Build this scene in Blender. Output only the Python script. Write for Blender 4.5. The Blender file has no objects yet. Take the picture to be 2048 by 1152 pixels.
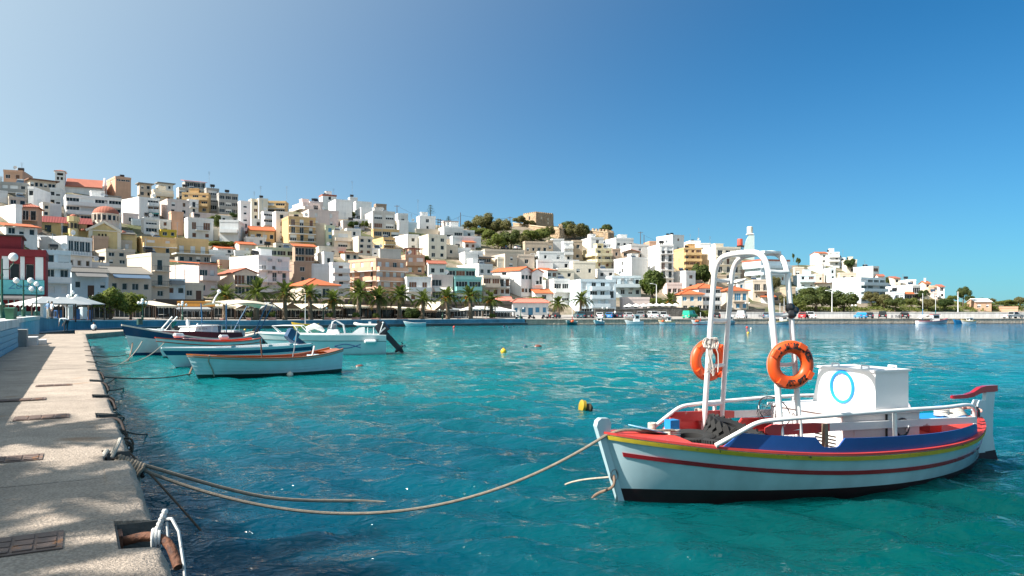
import bpy, bmesh, math, random
import numpy as np
from mathutils import Vector, Matrix
random.seed(7)
R = math.radians
S = bpy.context.scene
COL = S.collection

# ---------------------------------------------------------------- camera
HC, F, HZ = 2.55, 1500.0, 625.0          # eye height, focal length and horizon row of the 2048 px photograph
cam_d = bpy.data.cameras.new('camera')
cam_d.sensor_width = 36.0
cam_d.lens = 36.0 * F / 2048.0
cam_d.shift_y = (HZ - 576.0) / 2048.0
cam_d.clip_start = 0.1
cam_d.clip_end = 9000.0
cam = bpy.data.objects.new('camera', cam_d)
cam.location = (0, 0, HC)
cam.rotation_euler = (R(90), 0, 0)
COL.objects.link(cam)
S.camera = cam

# ---------------------------------------------------------------- sky and sun
SUN_EL = R(41.0)
SUN_AZ = math.atan2(-0.934, -0.358)       # towards the sun: left of the view and a little behind it
W = bpy.data.worlds.new('World')
S.world = W
W.use_nodes = True
wn, wl = W.node_tree.nodes, W.node_tree.links
wn.clear()
sky = wn.new('ShaderNodeTexSky')
sky.sky_type = 'NISHITA'
sky.sun_disc = False
sky.sun_elevation = SUN_EL
sky.sun_rotation = SUN_AZ
sky.altitude = 0
sky.air_density = 1.0
sky.dust_density = 0.35
sky.ozone_density = 2.6
tint = wn.new('ShaderNodeVectorMath'); tint.operation = 'MULTIPLY'; tint.inputs[1].default_value = (.03, .44, .68)      # clear, deep blue air
wl.new(sky.outputs[0], tint.inputs[0])
to_sun = Vector((math.sin(SUN_AZ) * math.cos(SUN_EL), math.cos(SUN_AZ) * math.cos(SUN_EL), math.sin(SUN_EL)))
wtc = wn.new('ShaderNodeTexCoord')
wdot = wn.new('ShaderNodeVectorMath'); wdot.operation = 'DOT_PRODUCT'; wdot.inputs[1].default_value = to_sun; wl.new(wtc.outputs['Generated'], wdot.inputs[0])
wsep = wn.new('ShaderNodeSeparateXYZ'); wl.new(wtc.outputs['Generated'], wsep.inputs[0])
def wmath(op, a, b):
    n = wn.new('ShaderNodeMath'); n.operation = op
    for i, v in enumerate((a, b)):
        if isinstance(v, (int, float)): n.inputs[i].default_value = v
        else: wl.new(v, n.inputs[i])
    return n.outputs[0]
# sea haze: whiter towards the sun and towards the horizon
w_s = wmath('MULTIPLY', wmath('POWER', wmath('MAXIMUM', wmath('ADD', wdot.outputs['Value'], .35), 0.0), 2.0), 1.08)
w_e = wmath('MULTIPLY', wmath('MULTIPLY', wmath('POWER', .0004, wmath('MAXIMUM', wsep.outputs['Z'], 0.0)), .72), wmath('ADD', 1.0, wmath('MULTIPLY', wdot.outputs['Value'], .8)))
w_t = wmath('MINIMUM', wmath('ADD', w_s, w_e), .95)
wmix = wn.new('ShaderNodeMix'); wmix.data_type = 'RGBA'
wl.new(w_t, wmix.inputs['Factor']); wl.new(tint.outputs[0], wmix.inputs['A']); wmix.inputs['B'].default_value = (4.3, 5.15, 5.5, 1)
bgn = wn.new('ShaderNodeBackground')
bgn.inputs['Strength'].default_value = 0.079
wo = wn.new('ShaderNodeOutputWorld')
wl.new(wmix.outputs['Result'], bgn.inputs[0])
wl.new(bgn.outputs[0], wo.inputs[0])

sun_d = bpy.data.lights.new('sun', 'SUN')
sun_d.energy = 5.0
sun_d.angle = R(0.53)
sun_d.color = (1.0, 0.95, 0.87)
sun = bpy.data.objects.new('sun', sun_d)
sun.rotation_euler = to_sun.to_track_quat('Z', 'Y').to_euler()
sun.location = to_sun * 200
COL.objects.link(sun)

S.view_settings.view_transform = 'Standard'
S.view_settings.look = 'None'
S.view_settings.exposure = 1.12
S.view_settings.gamma = 1.0
S.view_settings.use_curve_mapping = False
S.render.engine = 'CYCLES'
S.cycles.use_denoising = True
S.cycles.max_bounces = 6
S.cycles.diffuse_bounces = 3
S.cycles.glossy_bounces = 3
S.cycles.caustics_reflective = False
S.cycles.caustics_refractive = False

# ---------------------------------------------------------------- helpers
def px(x): return (x - 1024.0) / F
def at(x, y, D): return Vector((px(x) * D, D, HC - (y - HZ) / F * D))
def on_water(x, y):
    D = HC * F / (y - HZ)
    return Vector((px(x) * D, D, 0.0))
def on_level(x, y, z):
    D = (HC - z) * F / (y - HZ)
    return Vector((px(x) * D, D, z))

class MB:
    """collects faces for one mesh object"""
    def __init__(s): s.v, s.f, s.m = [], [], []
    def add(s, vs, fs, mi=0):
        n = len(s.v); s.v.extend([tuple(p) for p in vs])
        for f in fs: s.f.append(tuple(i + n for i in f)); s.m.append(mi)
        return s
    def quad(s, a, b, c, d, mi=0): return s.add([a, b, c, d], [(0, 1, 2, 3)], mi)
    def tri(s, a, b, c, mi=0): return s.add([a, b, c], [(0, 1, 2)], mi)
    def box(s, x0, y0, z0, x1, y1, z1, mi=0):
        vs = [(x0,y0,z0),(x1,y0,z0),(x1,y1,z0),(x0,y1,z0),(x0,y0,z1),(x1,y0,z1),(x1,y1,z1),(x0,y1,z1)]
        return s.add(vs, [(0,3,2,1),(4,5,6,7),(0,1,5,4),(1,2,6,5),(2,3,7,6),(3,0,4,7)], mi)
    def obox(s, c, ax, ay, az, mi=0):
        c, ax, ay, az = Vector(c), Vector(ax), Vector(ay), Vector(az)
        vs = [c+ax*i+ay*j+az*k for k in (-1,1) for (i,j) in ((-1,-1),(1,-1),(1,1),(-1,1))]
        return s.add(vs, [(0,3,2,1),(4,5,6,7),(0,1,5,4),(1,2,6,5),(2,3,7,6),(3,0,4,7)], mi)
    def bar(s, p, q, w, h=None, mi=0, up=(0,0,1)):
        p, q = Vector(p), Vector(q); d = (q - p); L = d.length
        if L < 1e-6: return s
        d /= L; u = Vector(up)
        if abs(d.dot(u)) > .97: u = Vector((0,1,0))
        side = d.cross(u).normalized(); u2 = side.cross(d)
        return s.obox((p+q)/2, d*(L/2), side*(w/2), u2*((h or w)/2), mi)
    def tube(s, pts, r, seg=8, mi=0, cap=True, closed=False):
        pts = [Vector(p) for p in pts]; n = len(pts)
        rr = r if isinstance(r, (list, tuple)) else [r] * n
        rings = []; prev = None
        for i, p in enumerate(pts):
            if closed: d = pts[(i+1) % n] - pts[i-1]
            else: d = (pts[min(i+1, n-1)] - pts[max(i-1, 0)])
            d = d.normalized() if d.length > 1e-9 else Vector((0,0,1))
            if prev is None:
                u = Vector((0,0,1)) if abs(d.z) < .9 else Vector((1,0,0))
                a = d.cross(u).normalized()
            else:
                a = (prev - d * prev.dot(d))
                a = a.normalized() if a.length > 1e-6 else d.orthogonal().normalized()
            prev = a; b = d.cross(a)
            rings.append([p + (a*math.cos(2*math.pi*k/seg) + b*math.sin(2*math.pi*k/seg)) * rr[i] for k in range(seg)])
        return s.loft(rings, mi, closed=True, cap=cap and not closed, loop=closed)
    def loft(s, rings, mi=0, closed=True, cap=True, loop=False):
        n = len(s.v); k = len(rings[0])
        for r in rings: s.v.extend([tuple(p) for p in r])
        m = len(rings)
        for i in range(m if loop else m - 1):
            j2 = (i + 1) % m
            for j in range(k if closed else k - 1):
                jn = (j + 1) % k
                s.f.append((n+i*k+j, n+i*k+jn, n+j2*k+jn, n+j2*k+j)); s.m.append(mi)
        if cap and closed:
            s.f.append(tuple(n+j for j in reversed(range(k)))); s.m.append(mi)
            s.f.append(tuple(n+(m-1)*k+j for j in range(k))); s.m.append(mi)
        return s
    def cyl(s, p, q, r0, r1=None, seg=12, mi=0): return s.tube([p, q], [r0, r0 if r1 is None else r1], seg, mi)
    def lathe(s, c, prof, seg=12, mi=0):
        c = Vector(c)
        return s.loft([[c + Vector((r*math.cos(2*math.pi*k/seg), r*math.sin(2*math.pi*k/seg), z)) for k in range(seg)] for r, z in prof], mi)
    def ball(s, c, r, seg=10, rings=7, mi=0):
        r = r if isinstance(r, (list, tuple)) else (r, r, r)
        c = Vector(c); rs = []
        for i in range(rings + 1):
            t = math.pi * i / rings; q = max(math.sin(t), .02)
            rs.append([c + Vector((r[0]*q*math.cos(2*math.pi*k/seg), r[1]*q*math.sin(2*math.pi*k/seg), -r[2]*math.cos(t))) for k in range(seg)])
        return s.loft(rs, mi)
    def prism(s, poly, off, mi=0):
        """closed polygon of points swept by a vector"""
        o = Vector(off); a = [Vector(p) for p in poly]; k = len(a)
        vs = a + [p + o for p in a]
        fs = [(i, (i+1) % k, (i+1) % k + k, i + k) for i in range(k)]
        fs += [tuple(reversed(range(k))), tuple(range(k, 2*k))]
        return s.add(vs, fs, mi)
    def mesh(s, name, mats, smooth=False, angle=40):
        me = bpy.data.meshes.new(name)
        me.from_pydata(s.v, [], s.f)
        for m in (mats if isinstance(mats, (list, tuple)) else [mats]): me.materials.append(m)
        me.polygons.foreach_set('material_index', s.m)
        if smooth:
            me.polygons.foreach_set('use_smooth', [True] * len(s.f))
            me.update()
            me.set_sharp_from_angle(angle=R(angle))
        me.update()
        return me
    def build(s, name, mats, parent=None, smooth=False, fix=False, **kw):
        me = s.mesh(name, mats, smooth)
        if fix:
            bm = bmesh.new(); bm.from_mesh(me); bmesh.ops.recalc_face_normals(bm, faces=bm.faces); bm.to_mesh(me); bm.free()
        return put(name, me, parent, **kw)

def put(name, data, parent=None, loc=None, rz=None, sc=None):
    o = bpy.data.objects.new(name, data); COL.objects.link(o)
    if parent is not None: o.parent = parent
    if loc is not None: o.location = loc
    if rz is not None: o.rotation_euler = (0, 0, rz)
    if sc is not None: o.scale = sc if isinstance(sc, (tuple, list)) else (sc, sc, sc)
    return o

def tag(o, label=None, cat=None, group=None, kind=None):
    if label: o['label'] = label
    if cat: o['category'] = cat
    if group: o['group'] = group
    if kind: o['kind'] = kind
    return o

def thing(name, label, cat, loc=(0,0,0), rz=0.0, group=None):
    return tag(put(name, None, loc=loc, rz=rz), label, cat, group)

KIDS = {}
def kids(o): return list(o.children)
def dup(o, loc, rz=0.0, label=None, sc=None, parent=None):
    c = o.copy(); COL.objects.link(c)
    if parent is None:
        c.location = loc; c.rotation_euler = (0, 0, rz)
        if sc is not None: c.scale = sc if isinstance(sc, (tuple, list)) else (sc, sc, sc)
        if label: c['label'] = label
    else: c.parent = parent
    for ch in kids(o): dup(ch, None, parent=c)
    return c

# ---------------------------------------------------------------- materials
def lnk(nt, a, b): nt.links.new(a, b)
MATS = {}
def M(name, col, rough=.6, var=.10, vs=3.0, bump=0.0, bs=25.0, rand=0.0, metal=0.0, streak=0.0, chip=None, chip_t=.62, chip_s=6.0,
      spec=None, coat=0.0, stretch=(1,1,1), trans=0.0, alpha=1.0, space='Object'):
    if name in MATS: return MATS[name]
    m = bpy.data.materials.new(name); m.use_nodes = True
    nt = m.node_tree; N = nt.nodes; bs_ = N['Principled BSDF']
    tc = N.new('ShaderNodeTexCoord')
    mp = N.new('ShaderNodeMapping'); mp.inputs['Scale'].default_value = stretch
    lnk(nt, tc.outputs[space], mp.inputs[0])
    nz = N.new('ShaderNodeTexNoise'); nz.inputs['Scale'].default_value = vs; nz.inputs['Detail'].default_value = 6; nz.inputs['Roughness'].default_value = .62
    lnk(nt, mp.outputs[0], nz.inputs['Vector'])
    mr = N.new('ShaderNodeMapRange'); mr.inputs['From Min'].default_value = .28; mr.inputs['From Max'].default_value = .72
    mr.inputs['To Min'].default_value = 1 - var; mr.inputs['To Max'].default_value = 1 + var * .6
    lnk(nt, nz.outputs[0], mr.inputs[0])
    val = mr.outputs[0]
    def mul(a, b):
        q = N.new('ShaderNodeMath'); q.operation = 'MULTIPLY'; lnk(nt, a, q.inputs[0]); lnk(nt, b, q.inputs[1]); return q.outputs[0]
    if streak:
        mp2 = N.new('ShaderNodeMapping'); mp2.inputs['Scale'].default_value = (1.6, 1.6, .16); lnk(nt, tc.outputs['Object'], mp2.inputs[0])
        n2 = N.new('ShaderNodeTexNoise'); n2.inputs['Scale'].default_value = 1.3; n2.inputs['Detail'].default_value = 4; lnk(nt, mp2.outputs[0], n2.inputs['Vector'])
        r2 = N.new('ShaderNodeMapRange'); r2.inputs['From Min'].default_value = .35; r2.inputs['From Max'].default_value = .62
        r2.inputs['To Min'].default_value = 1 - streak; r2.inputs['To Max'].default_value = 1.0; lnk(nt, n2.outputs[0], r2.inputs[0])
        val = mul(val, r2.outputs[0])
    if rand:
        oi = N.new('ShaderNodeObjectInfo'); r3 = N.new('ShaderNodeMapRange')
        r3.inputs['To Min'].default_value = 1 - rand; r3.inputs['To Max'].default_value = 1 + rand * .5
        lnk(nt, oi.outputs['Random'], r3.inputs[0]); val = mul(val, r3.outputs[0])
    vm = N.new('ShaderNodeVectorMath'); vm.operation = 'SCALE'; vm.inputs[0].default_value = col[:3]; lnk(nt, val, vm.inputs['Scale'])
    out = vm.outputs[0]
    if chip is not None:
        n3 = N.new('ShaderNodeTexNoise'); n3.inputs['Scale'].default_value = chip_s; n3.inputs['Detail'].default_value = 7; n3.inputs['Roughness'].default_value = .7
        lnk(nt, mp.outputs[0], n3.inputs['Vector'])
        r4 = N.new('ShaderNodeMapRange'); r4.inputs['From Min'].default_value = chip_t; r4.inputs['From Max'].default_value = chip_t + .025
        lnk(nt, n3.outputs[0], r4.inputs[0])
        mx = N.new('ShaderNodeMix'); mx.data_type = 'RGBA'; lnk(nt, r4.outputs[0], mx.inputs['Factor'])
        lnk(nt, out, mx.inputs['A']); mx.inputs['B'].default_value = (*chip, 1); out = mx.outputs['Result']
    lnk(nt, out, bs_.inputs['Base Color'])
    bs_.inputs['Roughness'].default_value = rough
    bs_.inputs['Metallic'].default_value = metal
    if spec is not None: bs_.inputs['Specular IOR Level'].default_value = spec
    if coat: bs_.inputs['Coat Weight'].default_value = coat; bs_.inputs['Coat Roughness'].default_value = .12
    if bump:
        n4 = N.new('ShaderNodeTexNoise'); n4.inputs['Scale'].default_value = bs; n4.inputs['Detail'].default_value = 5
        lnk(nt, mp.outputs[0], n4.inputs['Vector'])
        bp = N.new('ShaderNodeBump'); bp.inputs['Strength'].default_value = bump; bp.inputs['Distance'].default_value = 1.0 / bs
        lnk(nt, n4.outputs[0], bp.inputs['Height']); lnk(nt, bp.outputs[0], bs_.inputs['Normal'])
    MATS[name] = m
    return m

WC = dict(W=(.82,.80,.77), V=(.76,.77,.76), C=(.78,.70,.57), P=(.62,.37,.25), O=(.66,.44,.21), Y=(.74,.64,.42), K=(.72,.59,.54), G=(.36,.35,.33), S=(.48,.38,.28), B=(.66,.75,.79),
          T=(.24,.52,.50), D=(.24,.022,.03), N=(.42,.30,.22), E=(.66,.56,.45), L=(.54,.59,.44), Q=(.80,.55,.07), H=(.58,.55,.51), Z=(.085,.068,.055))  # Z: shop fronts, with the shade under the awnings put into the wall colour
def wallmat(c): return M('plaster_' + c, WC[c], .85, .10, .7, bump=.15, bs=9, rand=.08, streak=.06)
m_glass = M('window_glass', (.022,.026,.028), .12, .3, .4, rand=.5, spec=.4)
m_frame = M('window_frame_paint', (.70,.70,.68), .5, .1)
m_brown = M('brown_joinery', (.12,.055,.03), .55, .2)
m_shutw = M('white_roller_shutter', (.72,.74,.74), .55, .12, rand=.12)
m_shutb = M('blue_shutter', (.06,.25,.42), .5, .15, rand=.2)
m_shutn = M('brown_shutter', (.17,.075,.04), .6, .2, rand=.3)
m_rail = M('iron_railing', (.05,.055,.06), .5, .1)
m_railw = M('white_railing', (.74,.74,.73), .5, .1)
m_conc = M('grey_concrete', (.36,.34,.31), .9, .25, 1.2, bump=.3, bs=12, streak=.2)
m_tank = M('black_tank', (.012,.013,.015), .35, .2)
m_steel = M('galvanised_steel', (.42,.44,.45), .35, .15, metal=.7)
m_solar = M('solar_glass', (.03,.05,.08), .08, .1)
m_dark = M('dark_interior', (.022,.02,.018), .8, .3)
def tilemat(n, c):
    if n in MATS: return MATS[n]
    m = M(n, c, .8, .22, 5.0, rand=.1)
    nt = m.node_tree; N = nt.nodes
    tc = N.new('ShaderNodeTexCoord'); wv = N.new('ShaderNodeTexWave'); wv.inputs['Scale'].default_value = 1.0; wv.bands_direction = 'X'
    wv.inputs['Distortion'].default_value = .4
    lnk(nt, tc.outputs['Object'], wv.inputs['Vector'])
    bp = N.new('ShaderNodeBump'); bp.inputs['Strength'].default_value = .6; bp.inputs['Distance'].default_value = .12
    lnk(nt, wv.outputs[1], bp.inputs['Height']); lnk(nt, bp.outputs[0], N['Principled BSDF'].inputs['Normal'])
    return m
RC = dict(O=tilemat('orange_tiles', (.52,.125,.04)), R=tilemat('red_tiles', (.40,.125,.075)), D=tilemat('dark_red_tiles', (.22,.035,.03)), K=tilemat('coral_tiles', (.70,.24,.17)),
          S=tilemat('slate_tiles', (.20,.185,.165)), N=tilemat('brown_tiles', (.20,.11,.075)), W=M('white_slab', (.78,.76,.72), .8, .1), G=M('grey_slab', (.25,.24,.23), .8, .15))
# ---------------------------------------------------------------- lie of the land
def lerp_tab(tab, x): return float(np.interp(x, [a for a, b in tab], [b for a, b in tab]))
T_D0 = [(-600, 92), (0, 98), (150, 128), (400, 150), (750, 168), (1050, 182), (1400, 205), (1700, 240), (2048, 262), (2700, 275)]
T_S = [(-600, .34), (0, .34), (700, .32), (1075, .27), (1400, .21), (1700, .15), (2700, .15)]
T_SKY = [(-600, 360), (0, 366), (110, 384), (200, 388), (300, 396), (400, 402), (480, 428), (560, 424), (680, 418), (800, 442), (900, 453), (960, 456), (1040, 452),
         (1115, 452), (1150, 470), (1230, 480), (1300, 492), (1400, 497), (1480, 515), (1560, 532), (1600, 530), (1680, 532), (1720, 552), (1800, 568), (1850, 582),
         (1900, 600), (1950, 609), (2048, 612), (2700, 614)]
T_DW = [(-600, 82), (100, 84), (130, 88), (250, 105), (330, 112), (500, 118), (700, 130), (850, 140), (1000, 150), (1062, 154), (1100, 155), (1300, 160), (1500, 164), (1750, 168), (2048, 172), (2700, 182)]
T_ZW = [(-600, 2.1), (100, 2.1), (130, 1.5), (250, 1.3), (500, 1.15), (1062, 1.12), (2700, 1.1)]
def D_of(x, yb):
    D0, s = lerp_tab(T_D0, x), lerp_tab(T_S, x)
    k = s - (HZ - yb) / F
    return (0.55 + s * D0) / max(k, .06)
def ground_z(x, D):
    Dw, D0, s = lerp_tab(T_DW, x), lerp_tab(T_D0, x), lerp_tab(T_S, x)
    zw = lerp_tab(T_ZW, x)
    if D <= D0: return zw + (2.0 - zw) * max(0, D - Dw) / (D0 - Dw)
    Dm = D_of(x, lerp_tab(T_SKY, x))
    if D <= Dm: return 2.0 + s * (D - D0)
    return 2.0 + s * (Dm - D0) - .05 * (D - Dm)

def nodes_of(m): return m.node_tree, m.node_tree.nodes, m.node_tree.nodes['Principled BSDF']

# ---- water
def water_material():
    m = bpy.data.materials.new('harbour_water'); m.use_nodes = True
    nt, N, P = nodes_of(m)
    geo = N.new('ShaderNodeNewGeometry'); sep = N.new('ShaderNodeSeparateXYZ'); lnk(nt, geo.outputs['Position'], sep.inputs[0])
    ramp = N.new('ShaderNodeValToRGB')                       # depth of the basin: deep by the quay wall, a sandy shallow in the middle, deep again outside
    r0 = N.new('ShaderNodeMapRange'); r0.inputs['From Min'].default_value = 0; r0.inputs['From Max'].default_value = 160
    nz = N.new('ShaderNodeTexNoise'); nz.inputs['Scale'].default_value = .045; nz.inputs['Detail'].default_value = 3; lnk(nt, geo.outputs['Position'], nz.inputs['Vector'])
    ad = N.new('ShaderNodeMath'); ad.operation = 'MULTIPLY_ADD'; ad.inputs[1].default_value = 16.0; lnk(nt, nz.outputs[0], ad.inputs[0]); 
    sub = N.new('ShaderNodeMath'); sub.operation = 'ADD'; sub.inputs[1].default_value = -8.0; lnk(nt, sep.outputs['Y'], sub.inputs[0])
    lnk(nt, sub.outputs[0], ad.inputs[2]); lnk(nt, ad.outputs[0], r0.inputs[0]); lnk(nt, r0.outputs[0], ramp.inputs[0])
    el = ramp.color_ramp.elements
    el[0].position = .03; el[0].color = (.000, .048, .095, 1)
    el[1].position = 1.0; el[1].color = (.000, .125, .170, 1)
    for p, c in ((.09, (.000, .068, .098, 1)), (.16, (.000, .128, .138, 1)), (.36, (.000, .172, .176, 1)), (.65, (.000, .150, .165, 1))):
        e = el.new(p); e.color = c
    # towards the open side of the basin (right) the water turns bluer
    rx = N.new('ShaderNodeMapRange'); rx.inputs['From Min'].default_value = 10; rx.inputs['From Max'].default_value = 70; lnk(nt, sep.outputs['X'], rx.inputs[0])
    mx = N.new('ShaderNodeMix'); mx.data_type = 'RGBA'; lnk(nt, rx.outputs[0], mx.inputs['Factor']); lnk(nt, ramp.outputs[0], mx.inputs['A']); mx.inputs['B'].default_value = (.000, .085, .165, 1)
    # green sandy shoal under the near right of the basin
    sh = N.new('ShaderNodeVectorMath'); sh.operation = 'DISTANCE'; sh.inputs[1].default_value = (6.0, 8.5, 0); lnk(nt, geo.outputs['Position'], sh.inputs[0])
    rs = N.new('ShaderNodeMapRange'); rs.interpolation_type = 'SMOOTHSTEP'; rs.inputs['From Min'].default_value = 2.0; rs.inputs['From Max'].default_value = 10.0; rs.inputs['To Min'].default_value = 1.0; rs.inputs['To Max'].default_value = 0.0; lnk(nt, sh.outputs['Value'], rs.inputs[0])
    mg = N.new('ShaderNodeMix'); mg.data_type = 'RGBA'; lnk(nt, rs.outputs[0], mg.inputs['Factor']); lnk(nt, mx.outputs['Result'], mg.inputs['A']); mg.inputs['B'].default_value = (.000, .062, .062, 1); mx = mg
    # weed patches on the bottom
    n2 = N.new('ShaderNodeTexNoise'); n2.inputs['Scale'].default_value = .16; n2.inputs['Detail'].default_value = 4; lnk(nt, geo.outputs['Position'], n2.inputs['Vector'])
    r2 = N.new('ShaderNodeMapRange'); r2.inputs['From Min'].default_value = .35; r2.inputs['From Max'].default_value = .65; r2.inputs['To Min'].default_value = .72; r2.inputs['To Max'].default_value = 1.12; lnk(nt, n2.outputs[0], r2.inputs[0])
    vm = N.new('ShaderNodeVectorMath'); vm.operation = 'SCALE'; lnk(nt, mx.outputs['Result'], vm.inputs[0]); lnk(nt, r2.outputs[0], vm.inputs['Scale'])
    lnk(nt, vm.outputs[0], P.inputs['Base Color'])
    P.subsurface_method = 'BURLEY'; P.inputs['Subsurface Weight'].default_value = 1.0; P.inputs['Subsurface Radius'].default_value = (1, 1, 1); P.inputs['Subsurface Scale'].default_value = 1.3
    P.inputs['Roughness'].default_value = .06; P.inputs['IOR'].default_value = 1.333; P.inputs['Specular IOR Level'].default_value = .20
    mp = N.new('ShaderNodeMapping'); mp.inputs['Scale'].default_value = (.7, 1.25, 1); lnk(nt, geo.outputs['Position'], mp.inputs[0])
    h = None
    for sc, wgt in ((1.3, .10), (3.4, .11), (8.5, .055)):
        n = N.new('ShaderNodeTexNoise'); n.inputs['Scale'].default_value = sc; n.inputs['Detail'].default_value = 2.5; n.inputs['Distortion'].default_value = .6
        lnk(nt, mp.outputs[0], n.inputs['Vector'])
        q = N.new('ShaderNodeMath'); q.operation = 'MULTIPLY'; q.inputs[1].default_value = wgt; lnk(nt, n.outputs[0], q.inputs[0])
        if h is None: h = q.outputs[0]
        else:
            a = N.new('ShaderNodeMath'); a.operation = 'ADD'; lnk(nt, h, a.inputs[0]); lnk(nt, q.outputs[0], a.inputs[1]); h = a.outputs[0]
    bp = N.new('ShaderNodeBump'); bp.inputs['Strength'].default_value = 1.0; bp.inputs['Distance'].default_value = 1.0
    lnk(nt, h, bp.inputs['Height']); lnk(nt, bp.outputs[0], P.inputs['Normal'])
    return m

def make_water():
    rows = [1.2]
    while rows[-1] < 420: rows.append(rows[-1] * 1.0095)
    rows += [520, 700, 1100, 2000, 6000]
    rows = np.array(rows); ang = np.radians(np.linspace(-62, 62, 860))
    Rr, A = np.meshgrid(rows, ang, indexing='ij')
    X, Y = Rr * np.sin(A), Rr * np.cos(A)
    cell = Rr * .0095
    rng = np.random.RandomState(3)
    Z = np.zeros_like(X)
    for i in range(60):
        lam = .22 * (1.9 / .22) ** rng.rand()
        th = math.radians(78) + rng.randn() * .5
        k = 2 * math.pi / lam
        amp = .0088 * lam ** .85
        Z += amp * np.clip(lam / (3.2 * cell) - .6, 0, 1) * np.sin(k * (X * math.cos(th) + Y * math.sin(th)) + rng.rand() * 6.28)
    n, k = X.shape
    me = bpy.data.meshes.new('water')
    co = np.stack([X, Y, Z], -1).reshape(-1, 3).astype(np.float32)
    idx = np.arange(n * k).reshape(n, k)
    q = np.stack([idx[:-1, :-1], idx[:-1, 1:], idx[1:, 1:], idx[1:, :-1]], -1).reshape(-1, 4)[:, ::-1]
    me.vertices.add(len(co)); me.vertices.foreach_set('co', co.ravel())
    me.loops.add(q.size); me.loops.foreach_set('vertex_index', q.ravel().astype(np.int32))
    me.polygons.add(len(q)); me.polygons.foreach_set('loop_start', np.arange(0, q.size, 4, dtype=np.int32))
    me.polygons.foreach_set('use_smooth', np.ones(len(q), dtype=bool))
    me.update(calc_edges=True); me.validate()
    me.materials.append(water_material())
    return tag(put('water', me), 'rippled turquoise harbour water', kind='structure')
make_water()

# ---- ground behind the harbour walls
def ground_material():
    m = M('dry_hillside', (.25, .20, .145), .95, .35, .12, bump=.5, bs=1.2, space='Object')
    nt, N, P = nodes_of(m)
    tc = N.new('ShaderNodeTexCoord'); nz = N.new('ShaderNodeTexNoise'); nz.inputs['Scale'].default_value = .11; nz.inputs['Detail'].default_value = 7; lnk(nt, tc.outputs['Object'], nz.inputs['Vector'])
    r = N.new('ShaderNodeMapRange'); r.inputs['From Min'].default_value = .46; r.inputs['From Max'].default_value = .60; lnk(nt, nz.outputs[0], r.inputs[0])
    mx = N.new('ShaderNodeMix'); mx.data_type = 'RGBA'; src = P.inputs['Base Color'].links[0].from_socket
    lnk(nt, r.outputs[0], mx.inputs['Factor']); lnk(nt, src, mx.inputs['A']); mx.inputs['B'].default_value = (.075, .085, .03, 1)
    lnk(nt, mx.outputs['Result'], P.inputs['Base Color'])
    return m
cols = list(range(-600, 2701, 22))
def strip(name, mat, rows_fn, label):
    b = MB(); g = []
    for x in cols:
        g.append([Vector((px(x) * D, D, z)) for D, z in rows_fn(x)])
    return tag(b.loft(g, closed=False, cap=False).build(name, mat, smooth=True, fix=True), label, kind='structure')
def prom_rows(x):
    Dw, D0 = lerp_tab(T_DW, x), lerp_tab(T_D0, x)
    return [(Dw + (D0 - Dw) * k / 4, ground_z(x, Dw + (D0 - Dw) * k / 4)) for k in range(5)]
def hill_rows(x):
    D0 = lerp_tab(T_D0, x); Dm = D_of(x, lerp_tab(T_SKY, x)); o = []
    for k in range(25): D = D0 + (Dm - D0) * k / 24; o.append((D, ground_z(x, D)))
    for k in (20, 60, 160, 400): o.append((Dm + k, ground_z(x, Dm + k)))
    return o
m_pave = M('promenade_paving', (.34, .31, .28), .9, .2, .6, bump=.2, bs=4)
strip('promenade', m_pave, prom_rows, 'paved waterfront behind the harbour wall')
strip('hillside', ground_material(), hill_rows, 'dry earth slope under the town')

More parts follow.
